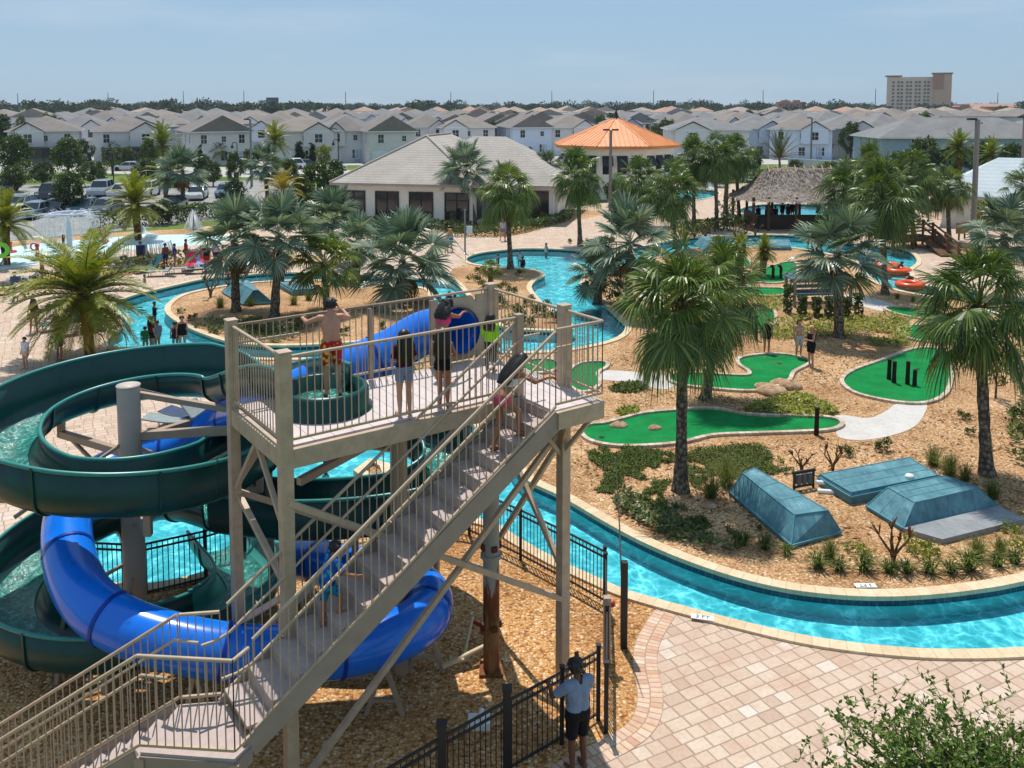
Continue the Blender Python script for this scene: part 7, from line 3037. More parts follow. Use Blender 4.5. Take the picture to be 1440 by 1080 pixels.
# ================================================================ sun loungers
SLING = {k: plain('sling_' + k, srgb(*c), .8, .2) for k, c in dict(grey=(138, 148, 146), navy=(64, 78, 104), white=(214, 218, 224), red=(186, 36, 58), blue=(120, 140, 190), teal=(52, 112, 116), pink=(214, 96, 124)).items()}
TUBE_ = plain('grey_lounger_frame', srgb(92, 94, 98), .4, .5)
LG = {}
for nm, ang in (('up', 58), ('mid', 36), ('flat', 8)):
    fr, sl = MB(), MB()
    c, s = math.cos(R(ang)), math.sin(R(ang))
    pts = [Vector((0, -1.0, .32)), Vector((0, .25, .32)), Vector((0, .25 + .75 * c, .32 + .75 * s))]
    for x in (-.31, .31):
        o = Vector((x, 0, 0))
        fr.tube([p + o for p in pts], .02, 6)
        for y in (-.85, -.05, .45):
            fr.tube([Vector((x, y, .32)), Vector((x * 1.05, y, 0))], .018, 6)
    for p in pts:
        fr.tube([p - Vector((.31, 0, 0)), p + Vector((.31, 0, 0))], .018, 6)
    up = Vector((0, 0, .02))
    rows = [pts[0], pts[0].lerp(pts[1], .5) - up * .6, pts[1], pts[1].lerp(pts[2], .5) - up * .4, pts[2]]
    n_ = len(rows)
    vs = [p + Vector((x, 0, 0)) + up for p in rows for x in (-.29, .29)] + [p + Vector((x, 0, 0)) for p in rows for x in (-.29, .29)]
    m2 = 2 * n_
    sl.add(vs, [(2 * i, 2 * i + 1, 2 * i + 3, 2 * i + 2) for i in range(n_ - 1)] + [(m2 + 2 * i, m2 + 2 * i + 2, m2 + 2 * i + 3, m2 + 2 * i + 1) for i in range(n_ - 1)], False)
    LG[nm] = (fr.mesh('lounger_frame', TUBE_), {k: sl.mesh('sling', SLING[k]) for k in SLING})


def lounger(px, py, rz, kind, colr, label, towel=None):
    b = at(px, py)
    r = thing('sun_lounger', label, 'sun lounger', (b[0], b[1], 0), rz, 'sun loungers by the river')
    for n_, me in (('frame', LG[kind][0]), ('sling', LG[kind][1][colr])):
        o = bpy.data.objects.new(n_, me)
        col.objects.link(o)
        o.parent = r
    if towel:
        mb = MB()
        rr = random.Random(int(px))
        N = 8
        vs = []
        for i in range(N + 1):
            for j in range(N + 1):
                vs.append((-.33 + .66 * i / N, -.7 + .8 * j / N, .36 + .03 * rr.random() - (.12 if i in (0, N) else 0)))
        mb.add(vs, [(i * (N + 1) + j, (i + 1) * (N + 1) + j, (i + 1) * (N + 1) + j + 1, i * (N + 1) + j + 1) for i in range(N) for j in range(N)], True)
        c = r.matrix_basis
        o = mb.build('towel', SLING[towel], None)
        o.location = r.location
        o.rotation_euler = r.rotation_euler
        tag(o, 'rumpled %s towel on the %s' % (towel, label.replace('sun lounger', 'lounger')), 'towel')
        o['label'] = ' '.join(o['label'].split()[:15])
    return r


lounger(232, 388, R(-80), 'up', 'grey', 'grey sun lounger nearest the river at the red plants')
lounger(258, 384, R(-78), 'up', 'grey', 'grey sun lounger second along the river bank')
lounger(286, 384, R(-70), 'mid', 'grey', 'grey sun lounger in front of the blue draped chair')
lounger(310, 380, R(-60), 'mid', 'navy', 'navy sun lounger behind the left silver palm crown')
lounger(276, 376, R(30), 'up', 'blue', 'sun lounger draped with a lilac blue towel')
lounger(289, 372, R(20), 'up', 'red', 'sun lounger with a red towel near the standing person in black', None)
lounger(314, 374, R(-10), 'up', 'red', 'bright red draped sun lounger left of the palm trunk')
lounger(322, 372, R(-10), 'up', 'pink', 'pink draped sun lounger beside the bright red one')
lounger(268, 378, R(10), 'up', 'red', 'red draped sun lounger left of the lilac blue one')
lounger(336, 384, R(-60), 'mid', 'white', 'white sun lounger at the river bank near the palm trunks')
lounger(366, 370, R(70), 'mid', 'grey', 'grey sun lounger between the two silver palm trunks')
lounger(212, 382, R(-40), 'up', 'teal', 'teal draped sun lounger at the bed edge')
lounger(10, 414, R(-70), 'mid', 'navy', 'navy sun lounger at the left edge of the paving', 'white')
lounger(28, 404, R(-70), 'mid', 'navy', 'navy sun lounger behind the one at the left edge')
lounger(38, 398, R(-60), 'mid', 'grey', 'grey sun lounger at the bed edge near the left border')
lounger(92, 462, R(-50), 'mid', 'teal', 'teal sun lounger left of the date palm trunk')
lounger(104, 452, R(-50), 'flat', 'grey', 'grey sun lounger second in the row by the date palm')
lounger(112, 446, R(-50), 'mid', 'white', 'pale sun lounger in the row by the date palm', 'white')
lounger(118, 468, R(-48), 'flat', 'grey', 'grey flat sun lounger right behind the date palm trunk')
lounger(140, 462, R(-50), 'flat', 'grey', 'grey flat sun lounger right of the date palm trunk')
lounger(125, 440, R(-50), 'mid', 'grey', 'grey sun lounger deepest in the row behind the date palm')
lounger(268, 598, R(70), 'flat', 'navy', 'dark sun lounger seen through the loop of the green slide')
lounger(292, 604, R(60), 'mid', 'grey', 'grey sun lounger seen through the loop beside the dark one')
lounger(250, 604, R(90), 'flat', 'grey', 'grey flat sun lounger glimpsed behind the column')
lounger(1000, 268, R(10), 'up', 'white', 'white sun lounger on the far pool deck')
lounger(1052, 256, R(20), 'up', 'white', 'white sun lounger before the far hedge')
lounger(1018, 258, R(-20), 'up', 'grey', 'grey sun lounger on the far pool deck')
lounger(1310, 296, R(20), 'up', 'blue', 'blue draped sun lounger at the far end of the footbridge')

# ================================================================ people farther off
LF = 'people about the pools'


def far_person(px, py, hpx, rz, label, wear, skin='light', hair=('short', 'dark'), pose=None, z=0.0, h=None, female=False):
    b = at(px, py, z)
    d = b[1] * CP - (z - H) * SP
    return person(b[0], b[1], z, rz, h or hpx * d / F, label, pose, skin, wear, hair, None, False, female=female)


W_ = lambda c, g=g_shirt, o=.02, n='shirt': (n, cloth(c), g, o)
S_ = lambda c, g=g_short, o=.022, n='shorts': (n, cloth(c), g, o)
WALK = dict(knl=(-.1, .14, .5), anl=(-.105, .2, .085), tol=(-.12, .36, .05), knr=(.1, .02, .5), anr=(.105, -.22, .11), tor=(.12, -.06, .03))
far_person(36, 519, 48, R(160), 'small boy in a white shirt standing on the paving', [W_((214, 218, 232)), S_((206, 190, 176))], h=1.25)
far_person(84, 508, 53, R(-15), 'woman in a grey top and dark blue shorts with her back turned on the paving', [W_((120, 122, 112), g_vest), S_((40, 50, 80))], 'tan', ('short', 'dark'), dict(ell=(-.24, .1, 1.2), wrl=(-.1, .26, 1.3), hal=(-.06, .3, 1.36)), h=1.5, female=True)
far_person(48, 468, 46, R(40), 'walking woman in a tan bikini partly under the date palm fronds', [W_((196, 130, 90), g_bra), S_((196, 130, 90), g_brief)], 'tan', ('long', 'brown'), WALK, h=1.55, female=True)
DK = -.46
far_person(205, 498, 44, R(20), 'child in green standing in the shallow water behind the green slide', [W_((30, 120, 70))], 'tan', z=DK, h=1.2)
far_person(214, 497, 50, R(-40), 'woman in a maroon top amid the group standing in the shallows', [W_((104, 36, 56)), S_((30, 28, 34))], 'light', ('tail', 'dark'), z=DK, h=1.62, female=True)
far_person(222, 496, 46, R(60), 'child in a patterned grey swim shirt beside the woman in maroon', [W_((120, 128, 150))], 'tan', z=DK, h=1.4)
far_person(247, 496, 44, R(30), 'girl standing in the shallows just left of the woman in black', [W_((60, 40, 46), g_suit)], 'tan', ('short', 'dark'), z=DK, h=1.35, female=True)
far_person(257, 496, 50, R(200), 'woman in a black swimsuit standing in the shallows at the river edge', [W_((22, 20, 24), g_suit)], 'light', ('tail', 'dark'), z=DK, h=1.6, female=True)
far_person(218, 462, 30, R(-60), 'swimmer with outstretched arm in the river beside the looped island', [W_((28, 26, 30), g_suit)], 'brown', ('short', 'dark'), dict(elr=(.42, .1, 1.36), wrr=(.64, .2, 1.36), har=(.72, .24, 1.36)), z=DK, h=1.3)
far_person(204, 416, 20, R(-60), 'swimmer at the outer bank of the river under the date palm fronds', [W_((200, 200, 204), g_vest)], 'tan', z=DK, h=1.2)
far_person(1078, 497, 44, R(170), 'player in black leaning by the green behind the palm crown', [W_((26, 24, 28)), S_((34, 30, 34))], 'tan', h=1.45)
far_person(1123, 503, 52, R(190), 'player with a grey white skirt and pale top on the bent green', [W_((206, 178, 164), g_bra), S_((186, 184, 188), g_dress if False else g_trunks)], 'light', ('tail', 'brown'), dict(ell=(-.22, .1, 1.2), wrl=(-.04, .22, 1.2), hal=(.02, .24, 1.2)), h=1.58, female=True)
far_person(1140, 516, 60, R(110), 'player in a black dress standing at the edge of the bent green', [('dress', cloth((22, 22, 26)), g_dress, .03)], 'light', ('tail', 'blond'), dict(ell=(-.24, .1, 1.15), wrl=(-.1, .26, 1.18), hal=(-.04, .3, 1.2)), h=1.62, female=True)
far_person(633, 354, 34, R(30), 'woman with fair hair and a blue dress on the plaza by the clubhouse', [('dress', cloth((52, 112, 196)), g_dress, .03)], 'light', ('long', 'blond'), WALK, h=1.6, female=True)
far_person(628, 358, 26, R(10), 'child in white and navy walking beside the woman in blue', [W_((204, 206, 214)), S_((34, 40, 74))], 'light', h=1.2)
far_person(707, 339, 34, R(30), 'person in a white hat and blue shorts carrying a bag on the plaza', [W_((196, 186, 200)), S_((96, 130, 160))], 'light', ('short', 'grey'), WALK, h=1.65)
far_person(712, 338, 30, R(20), 'person in tan shorts walking right behind the palm trunk on the plaza', [W_((120, 150, 176)), S_((176, 130, 110))], 'tan', h=1.55)
far_person(861, 296, 30, R(-20), 'woman in a magenta dress near the shaded hall', [('dress', cloth((128, 36, 76)), g_dress, .03)], 'tan', ('long', 'dark'), h=1.6, female=True)
for i, (px, py, lb) in enumerate(((731, 368, 'bather in the top pool right of the palm trunk'), (735, 378, 'dark haired bather near the island bank of the top pool'), (700, 374, 'bather in dark clothes at the left of the top pool'), (768, 357, 'bather at the far edge of the top pool'), (858, 366, 'bather in the top pool behind the silver palm fronds'), (632, 434, 'dark haired bather in the channel right of the looped island'), (640, 440, 'second bather in the channel right of the looped island'), (458, 668, 'lone dark haired swimmer in the splash pool under the deck'), (538, 624, 'bather at the far side of the splash pool behind the braces'))):
    far_person(px, py + 12, 30, R(40 * i), lb, [W_([(200, 200, 206), (30, 30, 40), (40, 60, 120)][i % 3], g_vest)], ['tan', 'brown', 'light'][i % 3], ('short', 'dark'), z=DK - .3, h=1.35)
far_person(291, 382, 38, R(170), 'person in a black top and red shorts standing between loungers', [W_((28, 26, 32)), S_((176, 40, 44))], 'light', ('short', 'brown'), h=1.7)
far_person(233, 378, 30, R(60), 'dark skinned person in blue shorts at the bed edge', [S_((40, 50, 110))], 'brown', h=1.6)
far_person(246, 376, 30, R(-60), 'person in a blue swim shirt at the bed edge', [W_((44, 66, 150))], 'tan', h=1.5)
far_person(6, 374, 38, R(-90), 'child holding a lime green ring on the splash pad', [W_((40, 50, 54)), S_((40, 50, 54))], 'tan', ('none', 'dark'), WALK, h=1.5)
far_person(149, 342, 26, R(-70), 'child in red crouching by a red water jet', [W_((190, 60, 44))], 'tan', h=1.1)
bx_ = [(1066, 315, (40, 60, 140)), (1077, 316, (170, 70, 60)), (1083, 314, (196, 150, 140)), (1090, 316, (50, 44, 60)), (1100, 310, (30, 30, 34)), (1108, 312, (36, 32, 40)), (1114, 309, (28, 28, 32))]
for (px, py, c), nm in zip(bx_, ('leftmost guest, in blue, at the thatched bar', 'guest in a red brown shirt at the thatched bar', 'guest in a pale pink shirt at the thatched bar', 'guest in a dark purple shirt at the thatched bar', 'guest in black below the middle of the thatch', 'guest in charcoal beside the bar counter', 'rightmost dark clothed guest under the thatch')):
    far_person(px, py, 26, R(px * 37 % 360), nm, [W_(c), S_((50, 48, 56))], 'tan', h=1.6)
for (px, py, c), nm in zip(((1304, 306, (200, 60, 60)), (1309, 304, (190, 40, 70)), (1317, 308, (206, 206, 210)), (1326, 310, (70, 34, 40)), (1300, 300, (150, 180, 220))), ('person in red at the top of the footbridge', 'person in crimson beside the one in red on the footbridge', 'person in white stepping off the footbridge', 'person in dark maroon by the pale palm trunk', 'person with a light blue towel behind the footbridge')):
    far_person(px, py, 24, R(px * 53 % 360), nm, [W_(c), S_((60, 60, 80))], 'tan', h=1.55)

for px, py, c, nm in ((198, 374, (40, 60, 110), 'seated looking guest in navy by the teal lounger'), (262, 370, (190, 60, 70), 'guest in a rose shirt behind the lounger row'), (304, 374, (206, 206, 212), 'guest in white between the red loungers'), (334, 378, (200, 40, 60), 'guest in red by the palm trunks of the looped island'), (348, 372, (60, 90, 150), 'guest in blue at the end of the lounger row'), (60, 398, (210, 120, 90), 'guest in coral near the left loungers'), (22, 424, (70, 90, 120), 'guest in slate blue at the left edge loungers')):
    far_person(px, py, 28, R(px * 41 % 360), nm.replace('seated looking guest', 'guest'), [W_(c), S_((60, 60, 84))], 'tan', h=1.55)

# the man at the gate
b = at(812, 1082)
man = person(b[0], b[1], 0, R(28), 1.72, 'man in a grey blue shirt leaning on the picket gate', dict(
    ell=(-.34, .18, 1.18), wrl=(-.28, .40, 1.22), hal=(-.26, .48, 1.21), elr=(.33, .16, 1.16), wrr=(.27, .34, 1.36), har=(.25, .39, 1.44), head=(0, .06, 1.60), crown=(0, .06, 1.665)),
    'brown', [('shirt', cloth((128, 144, 170)), g_shirt, .026), ('shorts', cloth((24, 24, 28)), g_trunks, .028)], ('short', 'dark'), fine=True)
mb = MB()
mb.box((0, 0, 0), (.075, .01, .15))
ph = mb.build('phone', BLACKM)
o_ = Matrix.Rotation(R(28), 3, 'Z') @ Vector((.245, .42, 1.50)) * (1.72 / 1.75)
ph.location = (b[0] + o_.x, b[1] + o_.y, o_.z)
ph.rotation_euler = (R(-15), 0, R(28))
tag(ph, 'black phone held up by the man at the picket gate', 'phone')

# ================================================================ swim rings
ORNG = plain('orange_vinyl', srgb(226, 84, 30), .3, .5)
LIMEV = plain('lime_vinyl', srgb(120, 214, 44), .3, .5)


def ring(px, py, rad, label, mat, z=WZ + .1, rot=(0, 0, 0)):
    b = at(px, py, z)
    mb = MB()
    n = 24
    mb.tube([(rad * math.cos(2 * math.pi * k / n), rad * math.sin(2 * math.pi * k / n), 0) for k in range(n)], rad * .36, 12, closed=True)
    o = mb.build('swim_ring', mat)
    o.location = (b[0], b[1], z)
    o.rotation_euler = rot
    return tag(o, label, 'swim ring')


ring(1262, 381, .62, 'orange swim ring in the river, nearer of the overlapping pair', ORNG)
ring(1246, 374, .62, 'orange swim ring in the river, farther of the overlapping pair', ORNG)
ring(1280, 401, .6, 'lone orange swim ring close to the curved river bank', ORNG)
ring(1, 352, .36, 'lime green ring held up on the splash pad', LIMEV, 1.25, (R(70), 0, R(20)))
for (px, py, rz, lb) in ((1260, 380, 30, 'bather lying across the nearer orange ring'), (1284, 400, 200, 'bather lying across the lone orange ring')):
    b = at(px, py, WZ)
    person(b[0], b[1], WZ - .62, R(rz), 1.5, lb, dict(pelvis=(0, 0, .86), waist=(0, -.12, .98), chest=(0, -.26, 1.1), neck=(0, -.38, 1.2), head=(0, -.45, 1.3), crown=(0, -.47, 1.36), shl=(-.18, -.34, 1.16), shr=(.18, -.34, 1.16), hipl=(-.09, .03, .86), hipr=(.09, .03, .86),
           knl=(-.12, .42, .98), knr=(.12, .42, .98), anl=(-.13, .66, .76), anr=(.13, .66, .76), tol=(-.14, .74, .9), tor=(.14, .74, .9), ell=(-.42, -.25, 1.06), wrl=(-.6, -.05, .98), hal=(-.66, .0, .95), elr=(.42, -.25, 1.06), wrr=(.6, -.05, .98), har=(.66, 0, .95)),
           'tan', [W_((40, 40, 60), g_vest), S_((30, 50, 110), g_trunks)])

# ================================================================ splash pad toys
SPR = Mat('falling_water', .3, .3)
SPR.b.inputs['Base Color'].default_value = (.9, .95, .97, 1)
SPR.b.inputs['Alpha'].default_value = .6
SPR = SPR.m
WPAINT = plain('white_blue_fountain', srgb(206, 226, 232), .4, .5)
RPAINT = plain('red_toy_paint', srgb(196, 64, 44), .45, .5)
b = at(200, 364)
d = b[1] * CP + H * SP
r = thing('mushroom_fountain', 'white mushroom fountain shedding a cone of water on the splash pad', 'fountain', (b[0], b[1], 0))
k = d / F
mb = MB()
mb.lathe([(.38, 0), (.34, .1), (.32, 24 * k), (.3, 28 * k)], 14)
mb.build('stem', plain('teal_stem', srgb(52, 72, 76), .5), r, local=True)
mb = MB()
mb.lathe([(1.75, 25 * k), (1.5, 28 * k), (.8, 34 * k), (.34, 38 * k), (.26, 42 * k), (.16, 46 * k), (0, 47 * k)], 24)
mb.build('cap', WPAINT, r, local=True)
rr = random.Random(3)
mb = MB()
for i in range(70):
    a = rr.uniform(0, 6.28)
    q = Vector((math.cos(a), math.sin(a), 0))
    mb.tube([q * 1.75 + Vector((0, 0, 25 * k)), q * 1.9 + Vector((0, 0, 14 * k)), q * 1.95], [.02, .025, .03], 4, False)
mb.build('water_curtain', SPR, r, local=True)
b = at(98, 352)
r = thing('spray_fountain', 'tall ringed spray fountain raining water on the splash pad', 'fountain', (b[0], b[1], 0))
top = atY(98, 300, b[1]).z
mb = MB()
mb.lathe([(.9, 0), (.7, .12), (.2, .2), (.14, top)], 14)
mb.build('pole', WPAINT, r, local=True)
mb = MB()
n = 20
mb.tube([(1.15 * math.cos(2 * math.pi * i / n), 1.15 * math.sin(2 * math.pi * i / n), top) for i in range(n)], .08, 8, closed=True)
for i in range(4):
    a = i * math.pi / 2
    mb.tube([(0, 0, top - .1), (1.15 * math.cos(a), 1.15 * math.sin(a), top)], .05, 6)
mb.build('ring', plain('lilac_ring', srgb(196, 198, 216), .4), r, local=True)
mb = MB()
for i in range(190):
    a = rr.uniform(0, 6.28)
    q = Vector((math.cos(a), math.sin(a), 0))
    R0 = 1.15 + abs(rr.gauss(0, 1.1))
    z1 = top * rr.uniform(.8, 1.08)
    p0, p1, p2 = q * 1.15 + Vector((0, 0, top)), q * (1.15 + (R0 - 1.15) * .6) + Vector((0, 0, z1)), q * R0 + Vector((0, 0, top * rr.uniform(0, .3)))
    mb.tube([p0, p1], [.008, .012], 3, False)
    for j in range(5):
        c = p1.lerp(p2, rr.random())
        mb.tube([c, c - Vector((0, 0, rr.uniform(.1, .4)))], [.010, .022], 3, False)
mb.build('falling_water', SPR, r, local=True)
b = at(272, 322)
r = thing('water_jet', 'white upward water jet behind the left silver palm', 'fountain', (b[0], b[1], 0))
mb = MB()
for i in range(60):
    a, q = rr.uniform(0, 6.28), rr.uniform(.1, .9)
    t = atY(272, 294, b[1]).z * rr.uniform(.6, 1)
    mb.tube([(0, 0, .1), (q * .3 * math.cos(a), q * .3 * math.sin(a), t), (q * math.cos(a), q * math.sin(a), 0)], [.012, .02, .025], 4, False)
mb.build('spray', SPR, r, local=True)
mb = MB()
mb.lathe([(.2, 0), (.15, .15), (0, .18)], 10)
mb.build('nozzle', WPAINT, r, local=True)
for px, py, hp_, lb in ((53, 366, 24, 'red hoop water toy at the near edge of the splash pad'), (146, 340, 18, 'red water toy beside the child in red'), (15, 355, 16, 'red water toy near the lime green ring')):
    b = at(px, py)
    d = b[1] * CP + H * SP
    hh_ = hp_ * d / F
    r = thing('water_toy', lb, 'water toy', (b[0], b[1], 0))
    mb = MB()
    mb.lathe([(.4, 0), (.36, .12), (.12, .16), (.10, hh_ * .8), (.16, hh_ * .9), (0, hh_)], 12)
    mb.build('stand', RPAINT, r, local=True)
    mb = MB()
    mb.tube([(-.2 + .22 * math.cos(t * .6), 0, hh_ * .8 + .22 * math.sin(t * .6)) for t in range(11)], .05, 6)
    mb.build('hoop', RPAINT, r, local=True)
b = at(90, 357)
mb = MB()
mb.tube([(0, 0, 0), (0, 0, 1.3)], .1, 8)
o = put(mb.build('bollard', BLACKM), b[0], b[1])
tag(o, 'dark bollard in front of the spray fountain', 'bollard')

# ================================================================ hedges
HEDGE_L = leaf('hedge_leaf', [srgb(34, 52, 22), srgb(56, 78, 32), srgb(88, 112, 44), srgb(120, 136, 60)], .5, .4, .2)


def hedge(label, pts, w_, h, nm='hedge', mat=None, dens=120, seed=1, size=.16, cat='hedge'):
    rr = random.Random(seed)
    W = [Vector((*at(*p), 0)) for p in pts]
    mb = MB()
    for a, b in zip(W[:-1], W[1:]):
        L = (b - a).length
        dv = (b - a).normalized()
        n_ = Vector((-dv.y, dv.x, 0))
        for i in range(int(L * dens * (w_ + h))):
            t, u, v = rr.random() * L, rr.uniform(-1, 1), rr.random()
            if rr.random() < .6:
                if rr.random() < .5:
                    v = 1 - .1 * rr.random()
                else:
                    u = math.copysign(1 - .1 * rr.random(), u)
            c = a + dv * t + n_ * (u * w_ / 2) + Vector((0, 0, .05 + v * h + .05 * math.sin(t * 2.3)))
            x = Vector((rr.gauss(0, 1), rr.gauss(0, 1), rr.gauss(0, 1))).normalized()
            y = x.cross(Vector((rr.gauss(0, 1), rr.gauss(0, 1), rr.gauss(0, 1)))).normalized()
            l, q = size * rr.uniform(.6, 1.2), size * rr.uniform(.3, .5)
            mb.add([c - x * l * .5, c + y * q, c + x * l * .5, c - y * q], [(0, 1, 2, 3)])
    o = mb.build(nm, mat or HEDGE_L)
    return tag(o, label, cat)


hedge('clipped bright green hedge curving along the plaza before the clubhouse', [(640, 332), (700, 332), (740, 324), (775, 316), (800, 306)], 1.0, .75)
hedge('dark clipped hedge along the clubhouse front wall', [(478, 318), (560, 320), (625, 326), (664, 326)], 1.3, .8, mat=OAK_L, seed=2)
hedge('low dark hedge beside the clubhouse porch', [(690, 320), (748, 312), (790, 302)], 1.2, .9, mat=OAK_L, seed=3)
hedge('dark hedge along the fence of the car park', [(128, 322), (180, 318), (240, 314), (300, 306)], 1.6, 1.3, mat=OAK_L, seed=4, size=.24, dens=70)
hedge('long hedge in front of the houses at the left', [(40, 242), (120, 240), (200, 238)], 1.5, 1.2, mat=HEDGE_L, seed=5, size=.3, dens=36)
hedge('dark hedge at the far side of the pool deck', [(960, 262), (1040, 256), (1100, 254)], 1.6, 1.5, mat=OAK_L, seed=6, size=.26, dens=56)
hedge('dark foundation hedge before the long grey house', [(1240, 272), (1340, 268), (1440, 270)], 2.5, 2.2, mat=OAK_L, seed=7, size=.34, dens=36)
hedge('dark hedge on the left lawn beside the street', [(0, 258), (60, 256), (150, 252)], 1.2, .9, mat=OAK_L, seed=8, size=.25, dens=45)
hedge('row of bushes behind the loungers', [(150, 388), (195, 382), (240, 374), (300, 366), (360, 364)], 1.0, .8, mat=SHRUB_L, seed=9, size=.2, dens=56)
hedge('yellow green planting strip behind the date palm loungers', [(0, 424), (50, 412), (110, 400), (160, 390)], 1.6, .6, mat=LIME_L, seed=10, size=.2, dens=45)
hedge('dark bushes around the bases of the palms left of the thatched bar', [(955, 334), (1000, 326), (1045, 320)], 1.8, .9, mat=OAK_L, seed=11, size=.22, dens=45)
hedge('dark undergrowth beneath the palms at the right of the thatched bar', [(1170, 322), (1230, 318), (1300, 318)], 3.0, 1.6, mat=OAK_L, seed=12, size=.3, dens=26)
hedge('yellowish shrub row beside the grey roofed pavilion', [(1378, 320), (1420, 316), (1470, 322)], 2.0, 1.8, mat=SHRUB_L, seed=13, size=.28, dens=36)
for i, (px, py, hp_, wp) in enumerate(((1108, 440, 44, .9), (1128, 446, 32, .7), (1148, 446, 30, .7), (1166, 447, 32, .7), (1190, 446, 30, .7), (1206, 444, 34, .8))):
    b = at(px, py)
    d = b[1] * CP + H * SP
    hedge(['tall clipped dark hedge column left of the shaded bench', 'clipped hedge column under the left end of the shade frame', 'clipped hedge column, second under the shade frame', 'clipped hedge column beside the silver palm trunk', 'clipped hedge column right of the silver palm trunk', 'clipped hedge column at the right end of the shade frame'][i],
          [(px - 5, py), (px + 5, py)], wp * .6, hp_ * .85 * d / F, mat=OAK_L, seed=20 + i, size=.16, dens=700)

# shade bench behind the hedge columns
a, b2 = at(1117, 432), at(1196, 430)
r = thing('shade_bench', 'pale shade frame with blue grey slats and a bench behind the hedge columns', 'shade bench', (a[0], a[1], 0))
dv = Vector((b2[0] - a[0], b2[1] - a[1], 0))
d = a[1] * CP + H * SP
ht = 42 * d / F
SLAT = plain('blue_grey_slat', srgb(88, 108, 122), .6)
for f in (0, 1):
    for q in (0, 1.4):
        mb = MB()
        mb.box(dv * f + Vector((0, q, ht / 2)), (.14, .14, ht))
        mb.build('post', LAMPG, r, local=True)
for i in range(5):
    mb = MB()
    mb.beam(Vector((-.2, .1 + i * .32, ht - .1 - .22 * (i % 2) * 0)), dv + Vector((.2, .1 + i * .32, ht - .1)), .2, .06)
    mb.build('slat', SLAT, r, local=True)
for i in range(3):
    mb = MB()
    mb.beam(Vector((.2, 1.35, ht - .45 - i * .26)), dv + Vector((-.2, 1.35, ht - .45 - i * .26)), .05, .18)
    mb.build('back_slat', SLAT, r, local=True)
mb = MB()
mb.beam(Vector((.4, .9, .45)), dv + Vector((-.4, .9, .45)), .45, .08)
mb.build('seat', SLAT, r, local=True)

# footbridge
a, b2, c2 = at3(1250, 350), at3(1304, 346), at3(1340, 362)
r = thing('footbridge', 'brown wooden footbridge with a stepped ramp over the far river', 'footbridge', tuple(a))
BW = plain('brown_bridge_wood', srgb(104, 76, 54), .8, .2, var=.2)
zb = .75
mb = MB()
A_0, B_0, C_0 = a + Vector((0, 0, zb)), b2 + Vector((0, 0, zb)), c2 + Vector((0, 0, .08))
n = 14
for p, q, m_ in ((A_0, B_0, 12), (B_0, C_0, 12)):
    for i in range(m_):
        u, v = p.lerp(q, i / m_), p.lerp(q, (i + .86) / m_)
        mb.beam(u, v, 1.5, .08)
mb.build('deck_plank', BW, r)
for s in (-.75, .75):
    mb = MB()
    o = Vector((0, s, 0))
    for p, q in ((A_0, B_0), (B_0, C_0)):
        mb.beam(p + o + Vector((0, 0, -.12)), q + o + Vector((0, 0, -.12)), .1, .26)
        for z in (.5, .95):
            mb.beam(p + o + Vector((0, 0, z)), q + o + Vector((0, 0, z)), .08, .1)
    mb.build('side_rail', BW, r)
    for p in (A_0, A_0.lerp(B_0, .5), B_0, B_0.lerp(C_0, .5), C_0):
        mb = MB()
        mb.beam(Vector((p.x, p.y + s, -.1)), p + o + Vector((0, 0, 1.05)), .13)
        mb.build('post', BW, r)
for i, (px, py) in enumerate(((1288, 356), (1292, 357))):
    pass
for px, py, lb in ((1349, 338, 'brown board sign on posts left of its twin behind the footbridge'), (1357, 336, 'second brown board sign behind the footbridge')):
    b = at(px, py)
    r = thing('board_sign', lb, 'board sign', (b[0], b[1], 0))
    mb = MB()
    mb.box((0, 0, .9), (.55, .08, .8))
    mb.build('board', plain('ochre_board', srgb(150, 116, 66), .7) if 'ochre_board' not in bpy.data.materials else bpy.data.materials['ochre_board'], r, local=True)
    mb = MB()
    mb.box((0, .08, .6), (.1, .08, 1.2))
    mb.build('post', POLE, r, local=True)
# umbrella
b = at(1407, 305)
r = thing('parasol', 'cream two tiered parasol beside the grey roofed pavilion', 'parasol', (b[0], b[1], 0))
zu = atY(1407, 256, b[1]).z
CANV = plain('cream_canvas', srgb(224, 206, 186), .8)
mb = MB()
mb.lathe([(2.0, zu - .25), (1.95, zu - .05), (.7, zu + .5)], 8, smooth=False)
mb.lathe([(1.0, zu + .42), (.0, zu + .85)], 8, smooth=False)
mb.build('canopy', CANV, r, local=True)
mb = MB()
mb.tube([(0, 0, 0), (0, 0, zu + .8)], .06, 8)
mb.build('pole', POLE, r, local=True)

